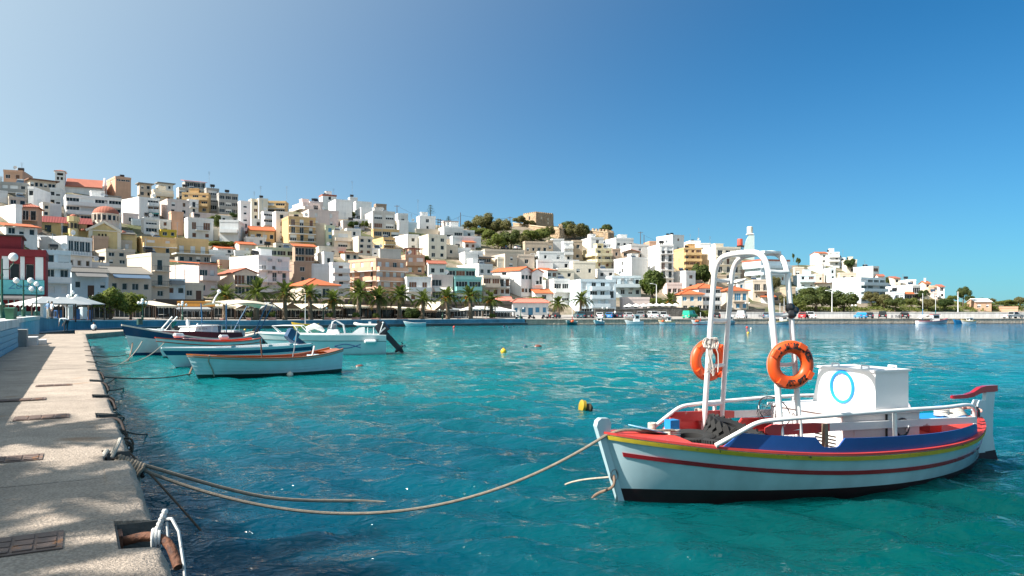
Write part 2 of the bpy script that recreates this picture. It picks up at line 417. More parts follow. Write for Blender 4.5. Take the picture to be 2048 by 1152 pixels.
# ---- near quay: its frame has y along the edge, x towards the water
UQ, NQ = Vector((-.5009, .8655, 0)), Vector((.8655, .5009, 0))
QROT = math.atan2(.5009, .8655); Q0 = Vector((.55, 0, 0)); ZQ = .95
def q2w(x, y, z=0.0): return Q0 + NQ * x + UQ * y + Vector((0, 0, z))
def qput(o): o.location = Q0; o.rotation_euler = (0, 0, QROT); return o
def quay_material():
    m = M('weathered_concrete', (.47, .385, .31), .95, .22, 1.4, bump=.9, bs=48)
    nt, N, P = nodes_of(m)
    tc = N.new('ShaderNodeTexCoord'); v = N.new('ShaderNodeTexVoronoi'); v.inputs['Scale'].default_value = 42; lnk(nt, tc.outputs['Object'], v.inputs['Vector'])
    r = N.new('ShaderNodeMapRange'); r.inputs['From Min'].default_value = .05; r.inputs['From Max'].default_value = .75; r.inputs['To Min'].default_value = 1.15; r.inputs['To Max'].default_value = .68; lnk(nt, v.outputs['Distance'], r.inputs[0])
    n2 = N.new('ShaderNodeTexNoise'); n2.inputs['Scale'].default_value = .55; n2.inputs['Detail'].default_value = 9; n2.inputs['Roughness'].default_value = .7; lnk(nt, tc.outputs['Object'], n2.inputs['Vector'])
    r2 = N.new('ShaderNodeMapRange'); r2.inputs['From Min'].default_value = .3; r2.inputs['From Max'].default_value = .65; r2.inputs['To Min'].default_value = .72; r2.inputs['To Max'].default_value = 1.08; lnk(nt, n2.outputs[0], r2.inputs[0])
    mu = N.new('ShaderNodeMath'); mu.operation = 'MULTIPLY'; lnk(nt, r.outputs[0], mu.inputs[0]); lnk(nt, r2.outputs[0], mu.inputs[1])
    vm = N.new('ShaderNodeVectorMath'); vm.operation = 'SCALE'; lnk(nt, P.inputs['Base Color'].links[0].from_socket, vm.inputs[0]); lnk(nt, mu.outputs[0], vm.inputs['Scale'])
    # rust blotches
    n3 = N.new('ShaderNodeTexNoise'); n3.inputs['Scale'].default_value = .9; n3.inputs['Detail'].default_value = 8; lnk(nt, tc.outputs['Object'], n3.inputs['Vector'])
    r3 = N.new('ShaderNodeMapRange'); r3.inputs['From Min'].default_value = .66; r3.inputs['From Max'].default_value = .74; r3.inputs['To Max'].default_value = .55; lnk(nt, n3.outputs[0], r3.inputs[0])
    mx = N.new('ShaderNodeMix'); mx.data_type = 'RGBA'; lnk(nt, r3.outputs[0], mx.inputs['Factor']); lnk(nt, vm.outputs[0], mx.inputs['A']); mx.inputs['B'].default_value = (.30, .15, .06, 1)
    lnk(nt, mx.outputs['Result'], P.inputs['Base Color'])
    return m
m_quay = quay_material()
m_wetshade = M('algae_shade_concrete', (.10, .10, .095), .8, .4, .8, bump=.4, bs=6)  # algae at the waterline; in the notches it also stands for shade
NOTCH = [(6.0, 6.78), (9.5, 10.2), (13.3, 13.95), (16.4, 17.1), (20.2, 20.9), (24.0, 24.6), (28, 28.6), (32, 32.6), (36.5, 37.1), (41, 41.6), (46, 46.6)]
NW = .24
def build_quay():
    b = MB()
    b.box(-3.9, -4, -.6, -NW, 66, ZQ - .12); q = qput(tag(b.build('quay', m_quay, fix=True), 'rough concrete quay along the water', kind='structure')); ys = [-4, 1.2, 4.75, 8.6, 12.3, 16.2, 20.6, 25.3, 30, 35, 40, 46, 53, 60, 66]
    for y0, y1 in zip(ys, ys[1:]):                              # bays cast one after the other, an open joint between them
        n = max(2, int((y1 - y0) / .5)); rr = random.Random(int(y0 * 10)); z_ = rr.uniform(-.004, .004); g = []
        for k in range(n + 1):
            yy = y0 + .008 + (y1 - y0 - .016) * k / n; e = .012 if k in (0, n) else 0; g.append([Vector((x, yy + (rr.uniform(-.006, .006) if e else 0), z)) for x, z in ((-3.9, ZQ - .119), (-3.9, ZQ + z_ - e), (-1.5, ZQ + z_ - e), (-NW, ZQ - e), (-NW, ZQ - .119))])
        MB().loft(g).build('concrete_bay', m_quay, q, fix=True)
    rnd = random.Random(5); y = -4.0
    ends = [-4.0] + [v for n in NOTCH for v in n] + [66.0]
    for i in range(0, len(ends), 2):
        a, c = ends[i], ends[i + 1]
        n = max(2, int((c - a) / (.13 if a < 16 else .6))); rings = []
        for k in range(n + 1):
            yy = a + (c - a) * k / n; j = lambda s=.012: rnd.uniform(-s, s)
            end = .018 if k in (0, n) else 0
            rings.append([Vector(p) for p in ((-NW, yy, -.6), (-NW, yy, ZQ), (-.03 + j(), yy, ZQ + j(.004) - end), (.015 + j(.008), yy, ZQ - .035 + j()), (.06 + j(), yy, ZQ - .13 + j()), (.095 + j(), yy, ZQ - .30), (.10, yy, -.6))])
        MB().loft(rings).build('edge_block', m_quay, q, fix=True, smooth=True)
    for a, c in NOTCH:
        MB().box(-NW + .003, a, -.6, .05, c, ZQ - .33).build('mooring_notch', m_wetshade, q); MB().box(-NW + .004, c - .02, ZQ - .327, .06, c - .001, ZQ - .03).build('notch_shade_plate', m_wetshade, q); MB().box(-NW + .004, a + .002, ZQ - .327, -NW + .02, c - .022, ZQ - .03).build('notch_shade_plate', m_wetshade, q)  # dark plates added: recess shade and dirt put into their colour
    # low shelf that turns away at the far end
    pts = [on_level(172, 668, .5), on_level(246, 662.2, .5), on_level(246, 662.2, .5) + Vector((1.5, 12, 0)), on_level(150, 661, .5)]
    lo = [Vector((p.x, p.y, -.6)) for p in pts]
    tag(MB().prism(lo, (0, 0, 1.1)).build('landing_shelf', m_quay, fix=True), 'low concrete landing at the end of the quay', kind='structure')
build_quay()

m_blue = M('faded_blue_paint', (.26, .50, .62), .8, .25, 1.2, bump=.3, bs=10, streak=.25, chip=(.34, .33, .31), chip_t=.64, chip_s=1.6)
m_whitew = M('whitewash', (.66, .66, .64), .85, .2, 1.5, bump=.25, bs=10, streak=.25)
m_bluedeep = M('strong_blue_paint', (.075, .26, .37), .8, .3, .5, bump=.2, bs=5, streak=.2)
m_stoneq = M('quay_stone', (.50, .42, .33), .9, .28, .35, bump=.5, bs=3, streak=.3, chip=(.25, .21, .17), chip_t=.62, chip_s=.9)

def near_wall():
    t = thing('promenade_wall', 'blue and white painted block wall beside the near quay', 'wall', Q0, QROT)
    MB().box(-3.3, -4, .3, -2.90, 42, 1.93).build('wall', m_blue, t)
    rnd = random.Random(2); var = []
    for k in range(4):
        j = lambda: rnd.uniform(-.006, .006)
        b = MB(); w, h, d = .585, .222, .045
        b.loft([[Vector((0, 0, 0)), Vector((0, w, 0)), Vector((0, w, h)), Vector((0, 0, h))], [Vector((d - .012, .006, .006)), Vector((d - .012 + j(), w - .006, .006)), Vector((d - .012 + j(), w - .006, h - .006)), Vector((d - .012 + j(), .006, h - .006))],
                [Vector((d, .018, .018)), Vector((d + j(), w - .018, .018)), Vector((d + j(), w - .018, h - .018)), Vector((d, .018, h - .018))]])
        var.append(b.mesh('stone_block', m_blue))
    for row in range(4):
        y = 17 + (.3 if row % 2 else 0)
        while y < 41.3:
            put('stone_block', rnd.choice(var), t, loc=(-2.903, y, .955 + row * .235)); y += .6
    y = -4
    while y < 41:
        MB().box(-3.36, y, 1.90, -2.84, y + 2.28, 2.24).build('coping_slab', m_whitew, t); y += 2.3
    MB().box(-3.5, 41.9, .3, -2.55, 43.2, 1.75).build('end_pier', m_conc, t)
    MB().box(-3.7, 43.3, .3, -2.2, 45.2, 1.35).build('step', m_whitew, t)
    MB().box(-3.7, 45.3, .3, -1.9, 47.0, 1.15).build('step', m_whitew, t)
    u = thing('promenade_wall', 'second stretch of blue wall set back beyond the steps', 'wall', Q0, QROT)
    MB().box(-4.5, 42.3, .3, -3.95, 92.5, 1.85).build('wall', m_blue, u)
    MB().box(-4.56, 43.25, 1.86, -3.89, 92.5, 2.18).build('coping_slab', m_whitew, u)
    # promenade ground on top of the near wall
    poly = [q2w(-3.3, -5, 0), q2w(-3.3, 42.1, 0), q2w(-4.5, 42.2, 0), q2w(-4.5, 94, 0), Vector((-78, 92, 0)), Vector((-160, 92, 0)), Vector((-160, -5, 0))]
    b = MB(); b.add([(p.x, p.y, 2.10) for p in poly], [tuple(range(len(poly)))])
    tag(b.build('near_promenade', m_pave, fix=True), 'paved promenade above the near wall', kind='structure')
near_wall()

def poly_pts(xs, tab=T_DW, off=0.0): return [Vector((px(x) * (lerp_tab(tab, x) + off), lerp_tab(tab, x) + off, 0)) for x in xs]
def wall_strip(b, pts, off0, off1, z0, z1, mi=0):
    """vertical-sided ribbon along pts between two offsets away from the camera"""
    rings = []
    for i, p in enumerate(pts):
        d = (pts[min(i+1, len(pts)-1)] - pts[max(i-1, 0)]).normalized(); n = Vector((-d.y, d.x, 0))
        zz0 = z0(p) if callable(z0) else z0; zz1 = z1(p) if callable(z1) else z1
        a, c = p + n * off0, p + n * off1
        rings.append([Vector((a.x, a.y, zz0)), Vector((c.x, c.y, zz0)), Vector((c.x, c.y, zz1)), Vector((a.x, a.y, zz1))])
    b.loft(rings, mi)
def far_walls():
    xs = [118, 130, 160, 200, 250, 290, 330, 400, 500, 600, 700, 780, 850, 930, 1000, 1050]
    P = [Vector((-49.6, 76.5, 0))] + poly_pts(xs)
    ztop = lambda p: lerp_tab(T_ZW, 1024 + F * p.x / p.y) + .04
    t = thing('harbour_wall', 'long deep blue harbour wall below the palms', 'wall')
    b = MB(); wall_strip(b, P, 0, .5, .1, ztop); b.build('wall', m_bluedeep, t, fix=True)
    b = MB(); wall_strip(b, P, -.10, .62, ztop, lambda p: ztop(p) + .12); b.build('coping', M('pale_blue_coping', (.46, .56, .62), .8, .2), t, fix=True)
    b = MB(); wall_strip(b, P, -1.0, .0, -.6, .42); b.build('ledge', m_wetshade, t, fix=True)
    b = MB(); wall_strip(b, P, -1.06, .0, .423, .50); b.build('ledge_rim', M('grey_blue_ledge', (.20, .26, .31), .85, .3), t, fix=True)
    xs = [1052, 1085, 1100, 1150, 1200, 1260, 1300, 1350, 1400, 1450, 1500, 1560, 1620, 1690, 1750, 1820, 1900, 1970, 2048, 2150, 2300]
    P = poly_pts(xs)
    q = thing('quay_wall', 'long tan stone quay wall below the parked cars', 'wall')
    b = MB()
    wall_strip(b, P, 0, 1.0, .08, 1.04); b.build('wall', m_stoneq, q, fix=True)
    b = MB(); wall_strip(b, P, -.05, 1.0, -.6, .077); b.build('waterline_course', m_wetshade, q, fix=True)
    for i in range(len(P) - 1):                               # separate coping stones
        n = max(1, round((P[i+1] - P[i]).length / 3.2))
        for k in range(n):
            a, c = P[i].lerp(P[i+1], (k + .01) / n), P[i].lerp(P[i+1], (k + .99) / n)
            b = MB(); wall_strip(b, [a, c], -.10, 1.05, 1.043, 1.17); b.build('coping_stone', m_stoneq, q, fix=True)
    # white parapet behind the parked cars
    xs = [1440, 1500, 1560, 1620, 1690, 1750, 1820, 1900, 1970, 2048, 2150, 2300]
    P = poly_pts(xs, off=13)
    w = thing('parapet_wall', 'long whitewashed wall behind the parked cars', 'wall')
    m_pw = M('bright_whitewash', (.80, .78, .75), .85, .16, .5, bump=.2, bs=5, streak=.22)  # lighter whitewash than on the near wall
    b = MB(); wall_strip(b, P, 0, .6, .6, 2.52); b.build('wall', m_pw, w, fix=True)
    b = MB(); wall_strip(b, P, -.08, .68, 2.523, 2.66); b.build('coping', m_pw, w, fix=True)
    for txt, x, y in (('E Z', 1782, 636.5), ('C', 1795, 636.5), ('C', 1817, 636.5), ('HAJ', 1517, 634)):
        D = lerp_tab(T_DW, x) + 12.95; c = bpy.data.curves.new('graffiti', 'FONT'); c.body = txt; c.size = 1.1; c.extrude = .01
        o = put('graffiti', c); me = bpy.data.meshes.new_from_object(o.evaluated_get(bpy.context.evaluated_depsgraph_get())); bpy.data.objects.remove(o)
        me.materials.append(M('grey_spray_paint', (.22, .22, .24), .8, .2)); g = put('graffiti', me, w); g.location = at(x, y, D); g.rotation_euler = (R(90), 0, R(5))
    # dark stone retaining wall behind the quay road
    xs = [1190, 1230, 1270, 1310, 1350, 1400, 1440, 1480, 1530]
    P = poly_pts(xs, off=22)
    w = thing('retaining_wall', 'dark stone retaining wall behind the middle of the car park', 'wall')
    m_rs = M('dark_rubble_stone', (.115, .11, .10), .95, .5, 1.1, bump=.8, bs=3)
    b = MB(); wall_strip(b, P, 0, .6, .6, lambda p: 3.4 + .3 * math.sin(p.x * .2)); b.build('wall', m_rs, w, fix=True)
    b = MB(); wall_strip(b, P, -.06, .66, lambda p: 3.403 + .3 * math.sin(p.x * .2), lambda p: 3.55 + .3 * math.sin(p.x * .2)); b.build('coping', m_rs, w, fix=True)
far_walls()
# ---------------------------------------------------------------- houses
WIN = {}
def window_mesh(w, h, kind):
    """frame in the plane of the recess: x along the wall, z up, y inwards"""
    key = (round(w, 1), round(h, 1), kind)
    if key in WIN: return WIN[key]
    w, h = key[:2]; fr = MB(); pn = MB(); t = .07
    fr.box(0, -.05, 0, t, .03, h); fr.box(w - t, -.05, 0, w, .03, h); fr.box(t, -.05, h - t, w - t, .03, h); fr.box(t, -.05, 0, w - t, .03, t)
    n = max(1, round(w / .75))
    for k in range(1, n): fr.box(w*k/n - .03, -.045, t, w*k/n + .03, .025, h - t)
    if kind == 'glass': pn.box(t*.5, .0, t*.5, w - t*.5, .02, h - t*.5)
    elif kind == 'half': pn.box(t*.5, .0, t*.5, w - t*.5, .02, h - t*.5); fr.box(t, -.04, h*.45, w - t, -.005, h - t)
    else:
        k = max(3, int(h / .28))
        for i in range(k): pn.obox((w/2, -.01, t + (h-2*t)*(i+.5)/k), (w/2 - t*.6, 0, 0), (0, .015, .004), (0, -.012, (h-2*t)/k*.52))
    WIN[key] = (fr.mesh('window', m_frame), pn.mesh('pane', m_glass))
    if kind in ('w', 'b', 'n'):
        me = WIN[key][1]; me.name = 'shutter'; me.materials.clear(); me.materials.append(dict(w=m_shutw, b=m_shutb, n=m_shutn)[kind])
    return WIN[key]

def face(b, P0, ax, W_, z0, z1, ops, depth=.18):
    """wall face with openings [(a0, a1, b0, b1)]; ax runs to the right as seen from outside"""
    P0, ax = Vector(P0), Vector(ax); n = Vector((ax.y, -ax.x, 0))
    xs = sorted({0.0, W_} | {round(v, 3) for o in ops for v in o[:2]}); zs = sorted({z0, z1} | {round(v, 3) for o in ops for v in o[2:]})
    pt = lambda a, z, i=0.0: P0 + ax * a - n * i + Vector((0, 0, z))
    for i in range(len(xs) - 1):
        for j in range(len(zs) - 1):
            mx, mz = (xs[i] + xs[i+1]) / 2, (zs[j] + zs[j+1]) / 2
            if any(o[0] < mx < o[1] and o[2] < mz < o[3] for o in ops): continue
            b.quad(pt(xs[i], zs[j]), pt(xs[i+1], zs[j]), pt(xs[i+1], zs[j+1]), pt(xs[i], zs[j+1]))
    for a0, a1, b0, b1 in ops:
        b.quad(pt(a0, b0), pt(a1, b0), pt(a1, b0, depth), pt(a0, b0, depth)); b.quad(pt(a0, b1, depth), pt(a1, b1, depth), pt(a1, b1), pt(a0, b1))
        b.quad(pt(a0, b0), pt(a0, b0, depth), pt(a0, b1, depth), pt(a0, b1)); b.quad(pt(a1, b0, depth), pt(a1, b0), pt(a1, b1), pt(a1, b1, depth))
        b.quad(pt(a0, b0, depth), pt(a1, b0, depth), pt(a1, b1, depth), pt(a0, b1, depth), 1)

def tank_on(root, x, y, z, rnd, s=1.0):
    b = MB(); b.box(x-.35*s, y-.3*s, z, x-.25*s, y+.3*s, z+.5*s); b.box(x+.25*s, y-.3*s, z, x+.35*s, y+.3*s, z+.5*s)
    b.cyl((x-.7*s, y, z+.95*s), (x+.7*s, y, z+.95*s), .48*s, seg=12)
    b.build('water_tank', m_tank, root, smooth=True)
def solar_on(root, x, y, z):
    b = MB(); b.obox((x, y, z+.6), (.85, 0, 0), (0, .6, .42), (0, -.03, .04)); b.build('solar_panel', m_solar, root)
    b = MB(); b.cyl((x-.7, y+.7, z+1.25), (x+.7, y+.7, z+1.25), .28, seg=10); b.bar((x-.6, y+.7, z), (x-.6, y+.7, z+1.1), .06); b.bar((x+.6, y+.7, z), (x+.6, y+.7, z+1.1), .06); b.build('heater_tank', m_steel, root, smooth=True)
def antenna_on(root, x, y, z, h=3.5):
    b = MB(); b.cyl((x, y, z), (x, y, z+h), .05, seg=5); 
    for k in range(4): b.bar((x-.5+.08*k, y, z+h-.15-.3*k), (x+.5-.08*k, y, z+h-.15-.3*k), .04)
    b.build('antenna', m_steel, root)
def dish_on(root, x, y, z):
    b = MB(); b.cyl((x, y, z), (x, y, z+.7), .04, seg=6)
    rg = []
    for r in (0.02, .3, .55): rg.append([Vector((x + r*math.cos(k*math.pi/5), y - .05 - .25*(1 - r/.55) *-1 - .1, z+.8 + r*math.sin(k*math.pi/5))) for k in range(10)])
    b.loft(rg, cap=False); b.build('satellite_dish', m_railw, root, smooth=True)
def hut_on(root, x, y, z, w, d, h, m):
    b = MB(); b.box(x, y, z, x+w, y+d, z+h); b.box(x-.12, y-.12, z+h+.003, x+w+.12, y+d+.12, z+h+.16); b.build('stair_hut', m, root)
def roof_parts(root, kind, rc, w, d, H, mw, ov=.45, rh=None):
    m = RC[rc]; rh = rh or max(.9, .21 * min(w, d)); b = MB(); t = .16
    if kind == 'hip':
        e = [(-ov, -ov), (w+ov, -ov), (w+ov, d+ov), (-ov, d+ov)]
        k = min(w, d) / 2 + ov
        r = [(k-ov, d/2), (w+ov-k, d/2)] if w >= d else [(w/2, k-ov), (w/2, d+ov-k)]
        E_ = [Vector((x, y, H)) for x, y in e]; U = [p + Vector((0, 0, t)) for p in E_]; Rg = [Vector((x, y, H + rh + t)) for x, y in r]
        b.add(E_ + U + Rg, [(3,2,1,0), (0,1,5,4), (1,2,6,5), (2,3,7,6), (3,0,4,7)] + ([(4,5,9,8), (5,6,9), (6,7,8,9), (7,4,8)] if w >= d else [(4,5,8), (5,6,9,8), (6,7,9), (7,4,8,9)]))
        b.build('roof', m, root)
        c = MB(); c.tube([E_[0]+Vector((0,0,t+.03)), Rg[0]+Vector((0,0,.05)), Rg[1]+Vector((0,0,.05)), E_[1]+Vector((0,0,t+.03))], .11, 6); c.build('ridge_tiles', m, root)
        return
    if kind == 'gab':      # gable towards the front
        pr = [(-ov, H), (w/2, H+rh), (w+ov, H), (w+ov, H+t), (w/2, H+rh+t), (-ov, H+t)]
        b.prism([(x, -.25, z) for x, z in pr], (0, d+.5, 0)); b.build('roof', m, root, fix=True)
        MB().prism([(0, .003, H-.003), (w, .003, H-.003), (w/2, .003, H+rh-.02)], (0, d-.006, 0)).build('gable', mw, root, fix=True)
        MB().tube([(w/2, -.27, H+rh+t), (w/2, d+.27, H+rh+t)], .12, 6).build('ridge_tiles', m, root)
    elif kind == 'gabx':
        pr = [(-ov, H), (d/2, H+rh), (d+ov, H), (d+ov, H+t), (d/2, H+rh+t), (-ov, H+t)]
        b.prism([(-.25, y, z) for y, z in pr], (w+.5, 0, 0)); b.build('roof', m, root, fix=True)
        MB().prism([(.003, 0, H-.003), (.003, d, H-.003), (.003, d/2, H+rh-.02)], (w-.006, 0, 0)).build('gable', mw, root, fix=True)
        MB().tube([(-.27, d/2, H+rh+t), (w+.27, d/2, H+rh+t)], .12, 6).build('ridge_tiles', m, root)
    elif kind == 'shed':
        b.prism([(-.5, -1.0, H-.05), (-.5, d, H+rh), (-.5, d, H+rh+t), (-.5, -1.0, H+t-.05)], (w+1.0, 0, 0)); b.build('roof', m, root, fix=True)
    elif kind == 'slab':
        b.box(-.7, -1.2, H, w+.7, d+.3, H+.3); b.build('roof', m, root)
    elif kind == 'dome': pass

HOUSES = {}
N_HOUSE = 0
def house(x0, xs, x1, yt, yb, col, feat, label, D=None):
    global N_HOUSE
    N_HOUSE += 1
    rnd = random.Random(N_HOUSE * 13 + 1)
    mode = 'L'
    if ':' in col: mode, col = col.split(':')
    tk = feat.split()
    for q in tk:
        if q[0] == 'D' and q[1:].isdigit(): D = float(q[1:])
    D = D or D_of(xs, yb); has = lambda k: k in tk
    def num(p, dflt):
        for t in tk:
            if t.startswith(p) and t[len(p):].isdigit(): return int(t[len(p):])
        return dflt
    def opt(p, dflt=None):
        for t in tk:
            if t.startswith(p + ':'): return t.split(':')[1]
        return dflt
    tc, t0, t1 = px(xs), px(x0), px(x1); C = Vector((tc * D, D, 0))
    zt, zb = HC - (yt - HZ) / F * D, HC - (yb - HZ) / F * D
    H = zt - zb
    if mode == 'L':
        base = math.atan(-tc); best = None
        if xs - x0 < 2: best = (base + R(4), num('d', 7))
        else:
            for a in range(14, 62, 2):
                th = base + R(a); q = math.sin(th) + t0 * math.cos(th)
                if q < .04: continue
                d = (C.x - t0 * D) / q
                best = (th, d)
                if d <= num('d', 12): break
        th, d = best; d = min(max(d, 3.0), 17)
        w = (t1 * D - C.x) / (math.cos(th) - t1 * math.sin(th)); w = min(max(w, 1.2), 40)
        root_p = C
    else:
        base = math.atan(-tc); th = base - R(20)
        w = (C.x - t0 * D) / (math.cos(th) - t0 * math.sin(th))
        for a in range(10, 46, 2):
            th = base - R(a); q = math.sin(th) + t1 * math.cos(th)
            if q > -.02: continue
            d = (C.x - t1 * D) / q
            if d <= num('d', 11): break
        d = min(max(d, 3.0), 14)
        w = (C.x - t0 * D) / (math.cos(th) - t0 * math.sin(th)); w = min(max(w, 1.2), 40)
        root_p = C - Vector((math.cos(th), math.sin(th), 0)) * w
    nf = num('f', max(1, round(H / 2.75)))
    big = nf >= 4 or w > 17
    root = thing('apartment_building' if big else 'house', label, 'apartment block' if big else 'house', (root_p.x, root_p.y, zb), th, 'buildings of the hillside town')
    mw = wallmat(col)
    rk, rc = 'flat', 'O'
    for k in ('hip', 'gab', 'gabx', 'shed', 'slab'):
        if opt(k): rk, rc = k, opt(k)
    par = .55 if rk == 'flat' else 0.0
    Hr = H - par
    fh = Hr / nf
    wcols = num('c', max(1, round(w / 3.0))); scols = num('s', 0)
    bal = 'solid' if has('bal') else 'iron' if has('iron') else None
    shk = opt('sh')
    ops = []; wins = []
    glz = has('glz')
    def add_ops(faceid, width, ncol, balc):
        out = []
        for i in range(nf):
            z = i * fh
            if fh < 1.6: continue
            if faceid == 'front' and glz and i == nf - 1:
                k = max(2, round(width / 1.5)); ww = (width - .6) / k
                for j in range(k): out.append((.3 + j*ww + .05, .3 + (j+1)*ww - .05, z + .75, z + fh - .35, 'glass'))
                continue
            if faceid == 'front' and i == 0 and has('dkg'):
                k = max(1, round(width / 3.6)); ww = (width - .4) / k
                for j in range(k): out.append((.2 + j*ww + .15, .2 + (j+1)*ww - .15, .1, min(2.5, fh - .3), 'glass'))
                continue
            for j in range(ncol):
                c = width * (j + .5) / ncol + rnd.uniform(-.12, .12)
                lim = width / ncol * .5 - .12
                if balc and (i > 0 or has('bb')):
                    hw = min(rnd.choice((.55, .6, .95)) if not has('big') else 1.5, lim); out.append((c - hw, c + hw, z + .12, z + min(2.25, fh - .25), None))
                elif has('big'):
                    hw = min(1.45, lim); out.append((c - hw, c + hw, z + .7, z + min(2.3, fh - .3), None))
                else:
                    hw = min(rnd.choice((.45, .55, .6)), lim); hh = rnd.choice((1.15, 1.3)); s0 = z + max(.5, (fh - hh) * .52); out.append((c - hw, c + hw, s0, min(s0 + hh, z + fh - .2), None))
                if faceid == 'front' and has('door') and i == 0 and j == ncol // 2: a = out.pop(); out.append((a[0], a[1], .05, min(2.2, fh - .2), 'door'))
        res = []
        for a0, a1, b0, b1, k in out:
            if a1 - a0 < .3 or b1 - b0 < .3 or a0 < .02 or a1 > width - .02: continue
            if k is None:
                if shk: k = rnd.choice((shk, shk, 'glass', 'half' if shk == 'w' else shk))
                else: k = rnd.choice(('glass', 'glass', 'half', 'n' if rnd.random() < .35 else 'glass'))
            res.append((a0, a1, b0, b1, k))
        return res
    o_front = add_ops('front', w, wcols, bal)
    o_left = add_ops('side', d, scols, bal and has('balside')) if mode == 'L' else []
    o_right = add_ops('side', d, scols, bal and has('balside')) if mode == 'R' else []
    b = MB(); zlow = -4.0
    cut = lambda os: [o[:4] for o in os]
    face(b, (0, 0, 0), (1, 0, 0), w, zlow, Hr, cut(o_front))
    face(b, (w, 0, 0), (0, 1, 0), d, zlow, Hr, cut(o_right))
    face(b, (w, d, 0), (-1, 0, 0), w, zlow, Hr, [])
    face(b, (0, d, 0), (0, -1, 0), d, zlow, Hr, cut(o_left))
    b.quad((0, 0, Hr), (w, 0, Hr), (w, d, Hr), (0, d, Hr))
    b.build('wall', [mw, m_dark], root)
    near = D < 215
    def put_win(o, P0, ax, depth=.17):
        a0, a1, b0, b1, k = o; ww, hh = a1 - a0, b1 - b0
        if k == 'door':
            q = MB(); q.box(0, -.03, 0, ww, .03, hh); q.box(.08, -.05, .1, ww-.08, -.031, hh*.45); q.box(.08, -.05, hh*.52, ww-.08, -.031, hh-.1)
            dr = q.build('door', m_shutb if shk == 'b' else m_brown, root)
            P = Vector(P0) + Vector(ax) * a0 - Vector((ax[1], -ax[0], 0)) * depth; dr.location = (P.x, P.y, b0); dr.rotation_euler = (0, 0, math.atan2(ax[1], ax[0])); return
        fm, pm = window_mesh(ww, hh, k); P = Vector(P0) + Vector(ax) * a0 - Vector((ax[1], -ax[0], 0)) * depth
        fw = put('window', fm, root, loc=(P.x, P.y, b0), rz=math.atan2(ax[1], ax[0]))
        key = (round(ww, 1), round(hh, 1)); fw.scale = (ww / key[0], 1, hh / key[1])
        put(pm.name.split('.')[0], pm, fw)
    for o in o_front: put_win(o, (0, 0, 0), (1, 0, 0))
    for o in o_left: put_win(o, (0, d, 0), (0, -1, 0))
    for o in o_right: put_win(o, (w, 0, 0), (0, 1, 0))
    # shutters folded open beside the openings
    # balconies
    if bal:
        mrail = mw if bal == 'solid' else m_rail
        if has('wrail'): mrail = m_railw
        a0, a1 = (0.15, w - .15) if not has('part') else (w * .28, w * .8)
        for i in range(0 if has('bb') else 1, nf):
            z = i * fh; dp = 1.15
            s = MB(); s.box(a0, -dp, z - .16, a1, -.003, z + .02)
            sl = s.build('balcony', wallmat('W') if has('wslab') else mw, root)
            q = MB()
            if bal == 'solid':
                q.box(a0, -dp - .05, z + .023, a1, -dp + .05, z + .92); q.box(a0, -dp + .053, z + .023, a0 + .09, -.01, z + .92); q.box(a1 - .09, -dp + .053, z + .023, a1, -.01, z + .92)
            else:
                q.box(a0, -dp - .02, z + .90, a1, -dp + .03, z + .97); q.box(a0, -dp + .033, z + .90, a0 + .05, -.01, z + .97); q.box(a1 - .05, -dp + .033, z + .90, a1, -.01, z + .97)
                k = max(4, int((a1 - a0) / .34))
                for j in range(k + 1): xx = a0 + .03 + (a1 - a0 - .06) * j / k; q.box(xx - .022, -dp - .012, z + .023, xx + .022, -dp + .018, z + .897)
            q.build('railing', mrail, sl)
            if has('balside') and mode == 'L':
                s = MB(); s.box(-dp, .1, z - .16, -.003, d - .1, z + .02); sl2 = s.build('balcony', wallmat('W') if has('wslab') else mw, root)
                q = MB(); q.box(-dp - .05, .1, z + .023, -dp + .05, d - .1, z + .92); q.build('railing', mrail, sl2)
    if opt('aw'):
        m = M('awning_' + opt('aw'), dict(g=(.20,.19,.18), b=(.10,.16,.24), w=(.72,.69,.62), t=(.10,.36,.30))[opt('aw')], .8, .12)
        z = min(fh, Hr) + (0 if nf == 1 else .1) - .2
        MB().prism([(w*.08, -.01, z + .45), (w*.08, -1.7, z - .5), (w*.08, -1.7, z - .56), (w*.08, -.01, z + .38)], (w*.84, 0, 0)).build('awning', m, root, fix=True)
    if rk == 'flat':
        p = MB(); e = .07
        for bx in ((-e, -e, w+e, .2), (-e, d-.2, w+e, d+e), (-e, .203, .2, d-.203), (w-.2, .203, w+e, d-.203)): p.box(bx[0], bx[1], Hr - .12, bx[2], bx[3], H)
        p.build('parapet', RC[opt('band')] if opt('band') else mw, root)
        if not has('bare'):
            zr = Hr
            nt_ = num('tk', 1 if rnd.random() < .35 else 0)
            for k in range(nt_): tank_on(root, min(w-.9, max(.9, w*(.25+.5*rnd.random()))), d*(.3+.4*rnd.random()), zr + .55, rnd, rnd.uniform(.8, 1.1))
            for k in range(num('sol', 1 if rnd.random() < .22 else 0)): solar_on(root, min(w-1, max(1, w*(.2+.6*rnd.random()))), d*(.25+.3*rnd.random()), zr + .25)
            if (rnd.random() < .42 or has('hut')) and w > 4.5 and d > 4: hut_on(root, w*rnd.uniform(.15,.5), d*.4, zr, min(3.2, w*.4), min(3, d*.4), rnd.uniform(1.9, 2.5), mw)
            if rnd.random() < .45 or has('ant'): antenna_on(root, w*rnd.random(), d*.6, zr, rnd.uniform(3, 5.0) + (3 if has('ant') else 0))
            if rnd.random() < .28 and w > 3: dish_on(root, w*rnd.uniform(.2, .8), .5, H)
    else:
        roof_parts(root, rk, rc, w, d, Hr, mw)
